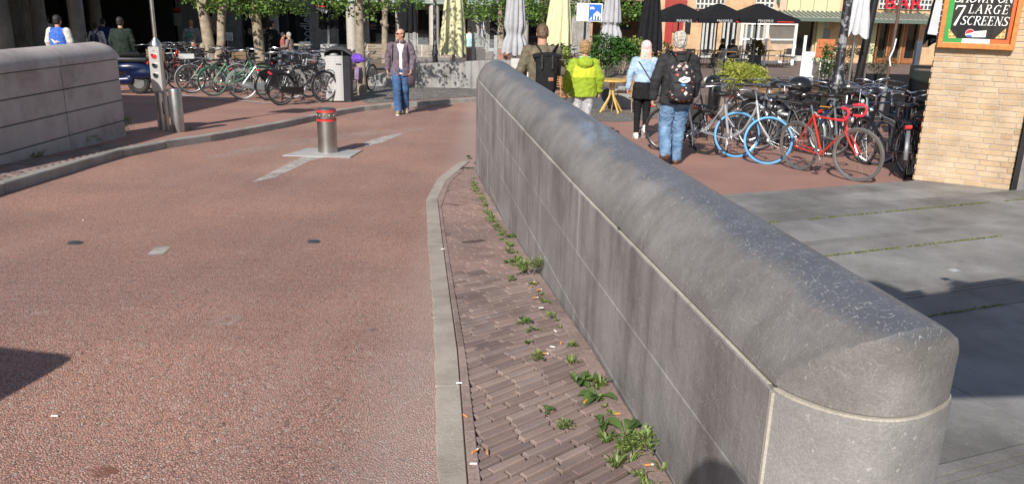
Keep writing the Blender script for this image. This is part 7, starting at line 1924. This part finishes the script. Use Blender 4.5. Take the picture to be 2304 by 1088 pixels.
def leafy(vs, fs, c, r, n, rd, L=.03, up_=.5):
    for i in range(n):
        a = rd.random()*2*PI; el = rd.uniform(0, 1.2); d = Vector((math.cos(a)*math.cos(el), math.sin(a)*math.cos(el), math.sin(el)*up_)); p = Vector(c)+d*r*rd.uniform(.1, .8)
        l = L*rd.uniform(.6, 1.3); s_ = d.cross(Vector((0, 0, 1))).normalized()*l*.32; k = len(vs)
        if L > .035:
            prof = [(0, .0), (.18, .35), (.4, .85), (.62, 1.0), (.82, .7), (1, .0)]; cu = rd.uniform(.1, .5); z_ = Vector((0, 0, 1)); wv_ = rd.uniform(0, 6)
            for f, ww in prof:
                m_ = p + d*l*f + z_*(l*.35*f*(1-f*1.15)) - z_*cu*l*.2*f*f; lift = s_.length*ww*.45*z_
                vs += [m_-s_*ww*.8+lift+z_*.002*math.sin(wv_+f*9), m_, m_+s_*ww*.8+lift+z_*.002*math.cos(wv_+f*8)]
            for j in range(len(prof)-1):
                a_ = k+3*j; fs += [(a_, a_+1, a_+4, a_+3), (a_+1, a_+2, a_+5, a_+4)]
            continue
        m_ = p+d*l*.5+Vector((0, 0, l*.12)); vs += [p, m_+s_, p+d*l+Vector((0, 0, -l*.1)), m_-s_]; fs.append((k, k+1, k+2, k+3))
def weed(label, px, kind, size, n, mat=None, seed=0, off=.02, stuff=False, cat='weed'):
    p = G(*px); p.z = zg(p.y)+off; rd = random.Random(seed+int(px[0])); vs = []; fs = []
    if kind == 'grass': blades(vs, fs, (0, 0, 0), size*.5, size, n, rd, .0035)
    elif kind == 'bush': 
        for k in range(8): leafy(vs, fs, (rd.uniform(-.5, .5)*size, rd.uniform(-.5, .5)*size, rd.uniform(.2, .8)*size), size*.5, n//8, rd, .016, 1)
    elif kind == 'rosette': leafy(vs, fs, (0, 0, .004), size*.15, n, rd, size, .45)
    me = bpy.data.meshes.new('weed'); me.from_pydata(vs, [], fs); o = link('weed', me, mat or weed_m, None, p); return prop(o, label, cat, 'weeds in the joints')
WL = [((1195, 628), 'bush', .12, 420, 'dense round dark green weed against the wall foot, above the cigarette ends'), ((1165, 605), 'rosette', .06, 9, 'broad leaved weed just left of the dense round weed'), ((1176, 736), 'rosette', .05, 9, 'low broad leaved weed in the brick strip below the dense round weed'), ((1198, 752), 'rosette', .04, 8, 'small flat weed right below the low broad leaved one'),
 ((1208, 820), 'bush', .035, 90, 'small round weed in the middle of the brick strip'), ((1187, 778), 'rosette', .028, 8, 'tiny weed left of the small round weed'), ((1284, 828), 'grass', .05, 26, 'grass tuft beside the flat tiles, level with the small round weed'), ((1296, 872), 'rosette', .07, 9, 'glossy broad leaved weed beside the grass tuft'),
 ((1352, 880), 'grass', .07, 34, 'tall grass tuft at the wall foot'), ((1345, 905), 'rosette', .08, 8, 'long drooping leaves at the wall foot below the tall grass tuft'), ((1352, 970), 'rosette', .06, 8, 'upright broad leaf in the joint of the tile course'), ((1232, 938), 'rosette', .04, 9, 'small weed with a dark gap behind it in the lower strip'), ((1268, 978), 'bush', .04, 90, 'small bushy weed in the lower brick strip'),
 ((1405, 990), 'rosette', .10, 8, 'biggest broad leaved weed near the bottom of the wall'), ((1432, 1035), 'bush', .09, 340, 'bright yellow green spreading weed near the bottom of the wall'), ((1362, 1005), 'grass', .06, 40, 'grass tuft below the upright broad leaf'), ((1385, 1065), 'grass', .07, 40, 'grass tuft at the bottom edge beside the orange cigarette end'), ((1488, 1070), 'grass', .07, 16, 'grass blades in the head shaped shadow at the wall foot'),
 ((1150, 540), 'rosette', .05, 10, 'leafy weed in the middle of the long weed line'), ((1145, 598), 'rosette', .045, 8, 'flat weed in the bricks at the left of the weed line'), ((1150, 640), 'bush', .03, 60, 'little weed below the flat one'), ((1054, 358), 'rosette', .06, 14, 'weed at the pointed far end of the brick strip'), ((1072, 372), 'rosette', .05, 10, 'weed at the foot of the far wall end'),
 ((2081, 412), 'grass', .09, 30, 'green weed at the foot of the yellow brick corner'), ((296, 318), 'bush', .30, 900, 'leafy green weed growing at the end of the left wall'), ((215, 345), 'bush', .14, 260, 'low weed at the foot of the left wall'), ((75, 372), 'grass', .30, 90, 'dry tall weed at the foot of the left wall'), ((345, 313), 'bush', .08, 80, 'small weed left of the signal column'), ((430, 308), 'grass', .07, 30, 'grass at the kerb right of the plain bollard')]
for i, (px, kd, sz, n, lab) in enumerate(WL):
    weed(lab, px, kd, sz, n, (dock_m if kd == 'rosette' else dry_m if 'dry' in lab else weed_m), i, .11 if px[1] < 350 and px[0] < 500 else (.02 if px[1] > 350 and px[0] < 1500 else -.0))
bpy.data.objects  # the line of growth along the wall foot and moss in the joints
rd = random.Random(5); vs = []; fs = []
for k in range(230):
    y = 2.2 + (rd.random()**1.2)*7.2
    dens = 1.0 if 5.0 < y < 9.0 else .35
    if rd.random() > dens: continue
    x = xl(y)-.085 - (rd.random()**2)*.06*(1 if 5 < y < 9 else .4); c = (x, y, zg(y)+.015)
    (blades(vs, fs, c, .03, rd.uniform(.02, .06), 9, rd, .003) if rd.random() < .5 else leafy(vs, fs, c, .02, 14, rd, .028, .6))
me = bpy.data.meshes.new('joint_growth'); me.from_pydata(vs, [], fs); o = link('wall_foot_growth', me, weed_m); prop(o, 'line of small weeds and grass growing along the foot of the long wall', 'weeds', None, 'stuff')
vs = []; fs = []
for P, z in moss_lines[1:4]:
    for k in range(2200):
        t_ = rd.uniform(-1, 9); q = P + dS*t_ + nS*rd.gauss(0, .006); 
        if q.x < xl(min(max(q.y, 0), 10.4))+.46: continue
        if noise.noise(Vector((t_*2.3, z*9, 0))) < -.25: continue
        blades(vs, fs, (q.x, q.y, z-.001), .007, rd.uniform(.007, .018), 2, rd, .0045)
P, z = moss_lines[3]
me = bpy.data.meshes.new('moss'); me.from_pydata(vs, [], fs); o = link('joint_moss', me, moss_m); prop(o, 'thin lines of yellow green moss in the joints of the dark stone steps', 'moss', None, 'stuff')
vs = []; fs = []
for (px, n) in (((1190, 297), 7), ((1400, 512), 14), ((1146, 246), 4)):
    d_ = sight(*px); t_ = (ZJ+.004-EYE.z)/d_.z; q = EYE+d_*t_; leafy(vs, fs, (q.x-.006, q.y, q.z-.006), .012, n*2, rd, .02, .8)
me = bpy.data.meshes.new('coping_moss'); me.from_pydata(vs, [], fs); o = link('coping_joint_moss', me, moss_m); prop(o, 'little green plants rooted in the joint under the coping of the long wall', 'moss', None, 'stuff')
# cigarette ends and paper scraps
but_o = M('orange_filter_paper', (.60, .26, .07), .7, var=.2, scale=60); but_w = M('white_filter_paper', (.68, .66, .62), .7, var=.1)
spots = [((1205, 647), 1), ((1195, 656), 0), ((1212, 663), 1), ((1203, 680), 1), ((1217, 705), 2), ((1243, 795), 2), ((1212, 803), 1), ((1224, 811), 1), ((1262, 785), 0), ((1249, 757), 2), ((1067, 1035), 1), ((1096, 1037), 0), ((1065, 1062), 2), ((1033, 877), 2), ((1047, 950), 0), ((1388, 945), 0), ((1316, 920), 0), ((1382, 1045), 0), ((1456, 1065), 1), ((996, 568), 2), ((124, 942), 2), ((187, 497), 2)]
wh = ['by the dense round weed, topmost', 'by the dense round weed, leftmost', 'just under the topmost one by the dense weed', 'lying alone under the dense round weed', 'white, beside the tile course under the dense weed', 'white, above the pair of orange ends', 'orange, left one of the pair beside the small round weed', 'orange, right one of the pair beside the small round weed', 'tucked in the tile joint right of the white one', 'tiny, in the tile joint above the white one', 'orange and white, on the edging near the bottom', 'orange, on the bricks near the bottom beside the edging', 'white, lowest one on the edging', 'white, on the edging halfway down', 'orange, on the edging above the lowest ones', 'in the wall foot joint below the tall grass', 'beside the drooping leaves', 'under the lowest grass tuft', 'beige, beside the head shaped shadow', 'tiny white scrap on the upper edging', 'tiny white scrap on the red road at the lower left', 'tiny white scrap on the red road at the left']
for i, ((px, py), k) in enumerate(spots):
    p = G(px, py); zo = .03 if 980 < px < 1500 and px > 1050 else .028 if px > 900 else .006
    b = B(); b.tube([(-.013, 0, 0), (-.002, 0, .0005), (.013, 0, 0)], .0042, 8, True, (1, .8)); o = b.build('cigarette_end', but_w if k == 2 else but_o, None, True, (p.x, p.y, zg(p.y)+zo)); o.rotation_euler = (0, 0, random.uniform(0, 3)); 
    if k == 1: B().tube([(.012, 0, 0), (.021, 0, 0)], .0043, 8, True, (1, .8)).build('paper_tip', but_w, o)
    prop(o, 'cigarette end '+wh[i] if 'scrap' not in wh[i] else wh[i], 'litter', 'litter on the ground')
q = atz(2147, 608, 0); o = B().box((0, 0, .002), (.06, .045, .003), rz=.3).build('paper_scrap', M('grey_paper', (.4, .4, .4), .7), None, False, (q.x, q.y, .001)); prop(o, 'small pale square of paper lying on the dark stone steps', 'litter')

# ================================================================== OUTSIDE THE PICTURE: the photographer, and unseen casters added for their shade
shd = Vector((math.sin(SUN_AZ), math.cos(SUN_AZ), 0))
A_ = G(285, 296); crn = Vector((A_.x, A_.y, 0)) - shd*9.0  # unseen house: corner set on the shade's edge, height by where it ends
hb_ = thing('shading_house', 'unseen house behind the left wall, placed and sized for its shade on the cycle parking', 'building', (0, 0, 0))
B().box((crn.x-8, crn.y+2.5, 2.2), (16, 5, 6.6)).build('wall', och, hb_, False); B().box((crn.x-8, crn.y+2.5, 5.65), (16, 5, .3)).build('roof', steeld, hb_, False)
ph = person('person', 'photographer in dark coat standing just behind the viewpoint', Vector((-.13, -.28, zg(0))), 1.89, R(2), dict(arms=[((-.26, .02, 1.15), (-.15, .14, 1.36)), ((.26, .02, 1.15), (.15, .14, 1.36))], legs=[list(stand[0]), list(stand[1])], top=dict(mat=char_cloth, hem=.8, b=1.15), trousers=dict(mat=jeans_blue, r=(.11, .08, .07)), shoe=char_cloth, hair=dict(mat=hair_dk), bvox=.012), None, .013)
Q = G(190, 800); hc = 1.35; L_ = hc/math.tan(SUN_EL); c_ = Q - shd*L_; q2 = G(0, 779); ang = math.atan2(q2.y-Q.y, q2.x-Q.x)  # stand-in box, set back from the spot its shadow corner has to reach
t = thing('shadow_box', 'unseen grey box left of the viewpoint, added for its shadow on the road', 'cabinet', (c_.x, c_.y, zg(c_.y)), ang)
B().box((.6, .22, hc/2), (1.2, .44, hc), bev=.09).build('housing', M('pale_grey_cabinet', (.42, .41, .40), .5), t, False); B().box((.6, .22, .03), (1.24, .48, .06), bev=.008).build('plinth', steeld, t, False)
t = thing('shadow_board', 'unseen board right of the viewpoint, added for its head and shoulders shadow on the steps', 'sign', (1.21, .25, .24), R(12))
b = B(); b.prism([(-.50, 0, 1.85), (.85, 0, 1.75), (.92, 0, 2.55), (.7, 0, 2.82), (.3, 0, 3.0), (.12, 0, 2.74), (-.05, 0, 2.72), (-.14, 0, 2.92), (-.28, 0, 3.04), (-.46, 0, 3.04), (-.58, 0, 2.92), (-.62, 0, 2.7)], (0, .05, 0)); b.build('board', steeld, t, False)  # added caster, outline cut so its shadow reads as head and shoulders
B().tube([(-.6, .02, 0), (-.6, .02, 2.2)], .03, 10).build('post', steeld, t)
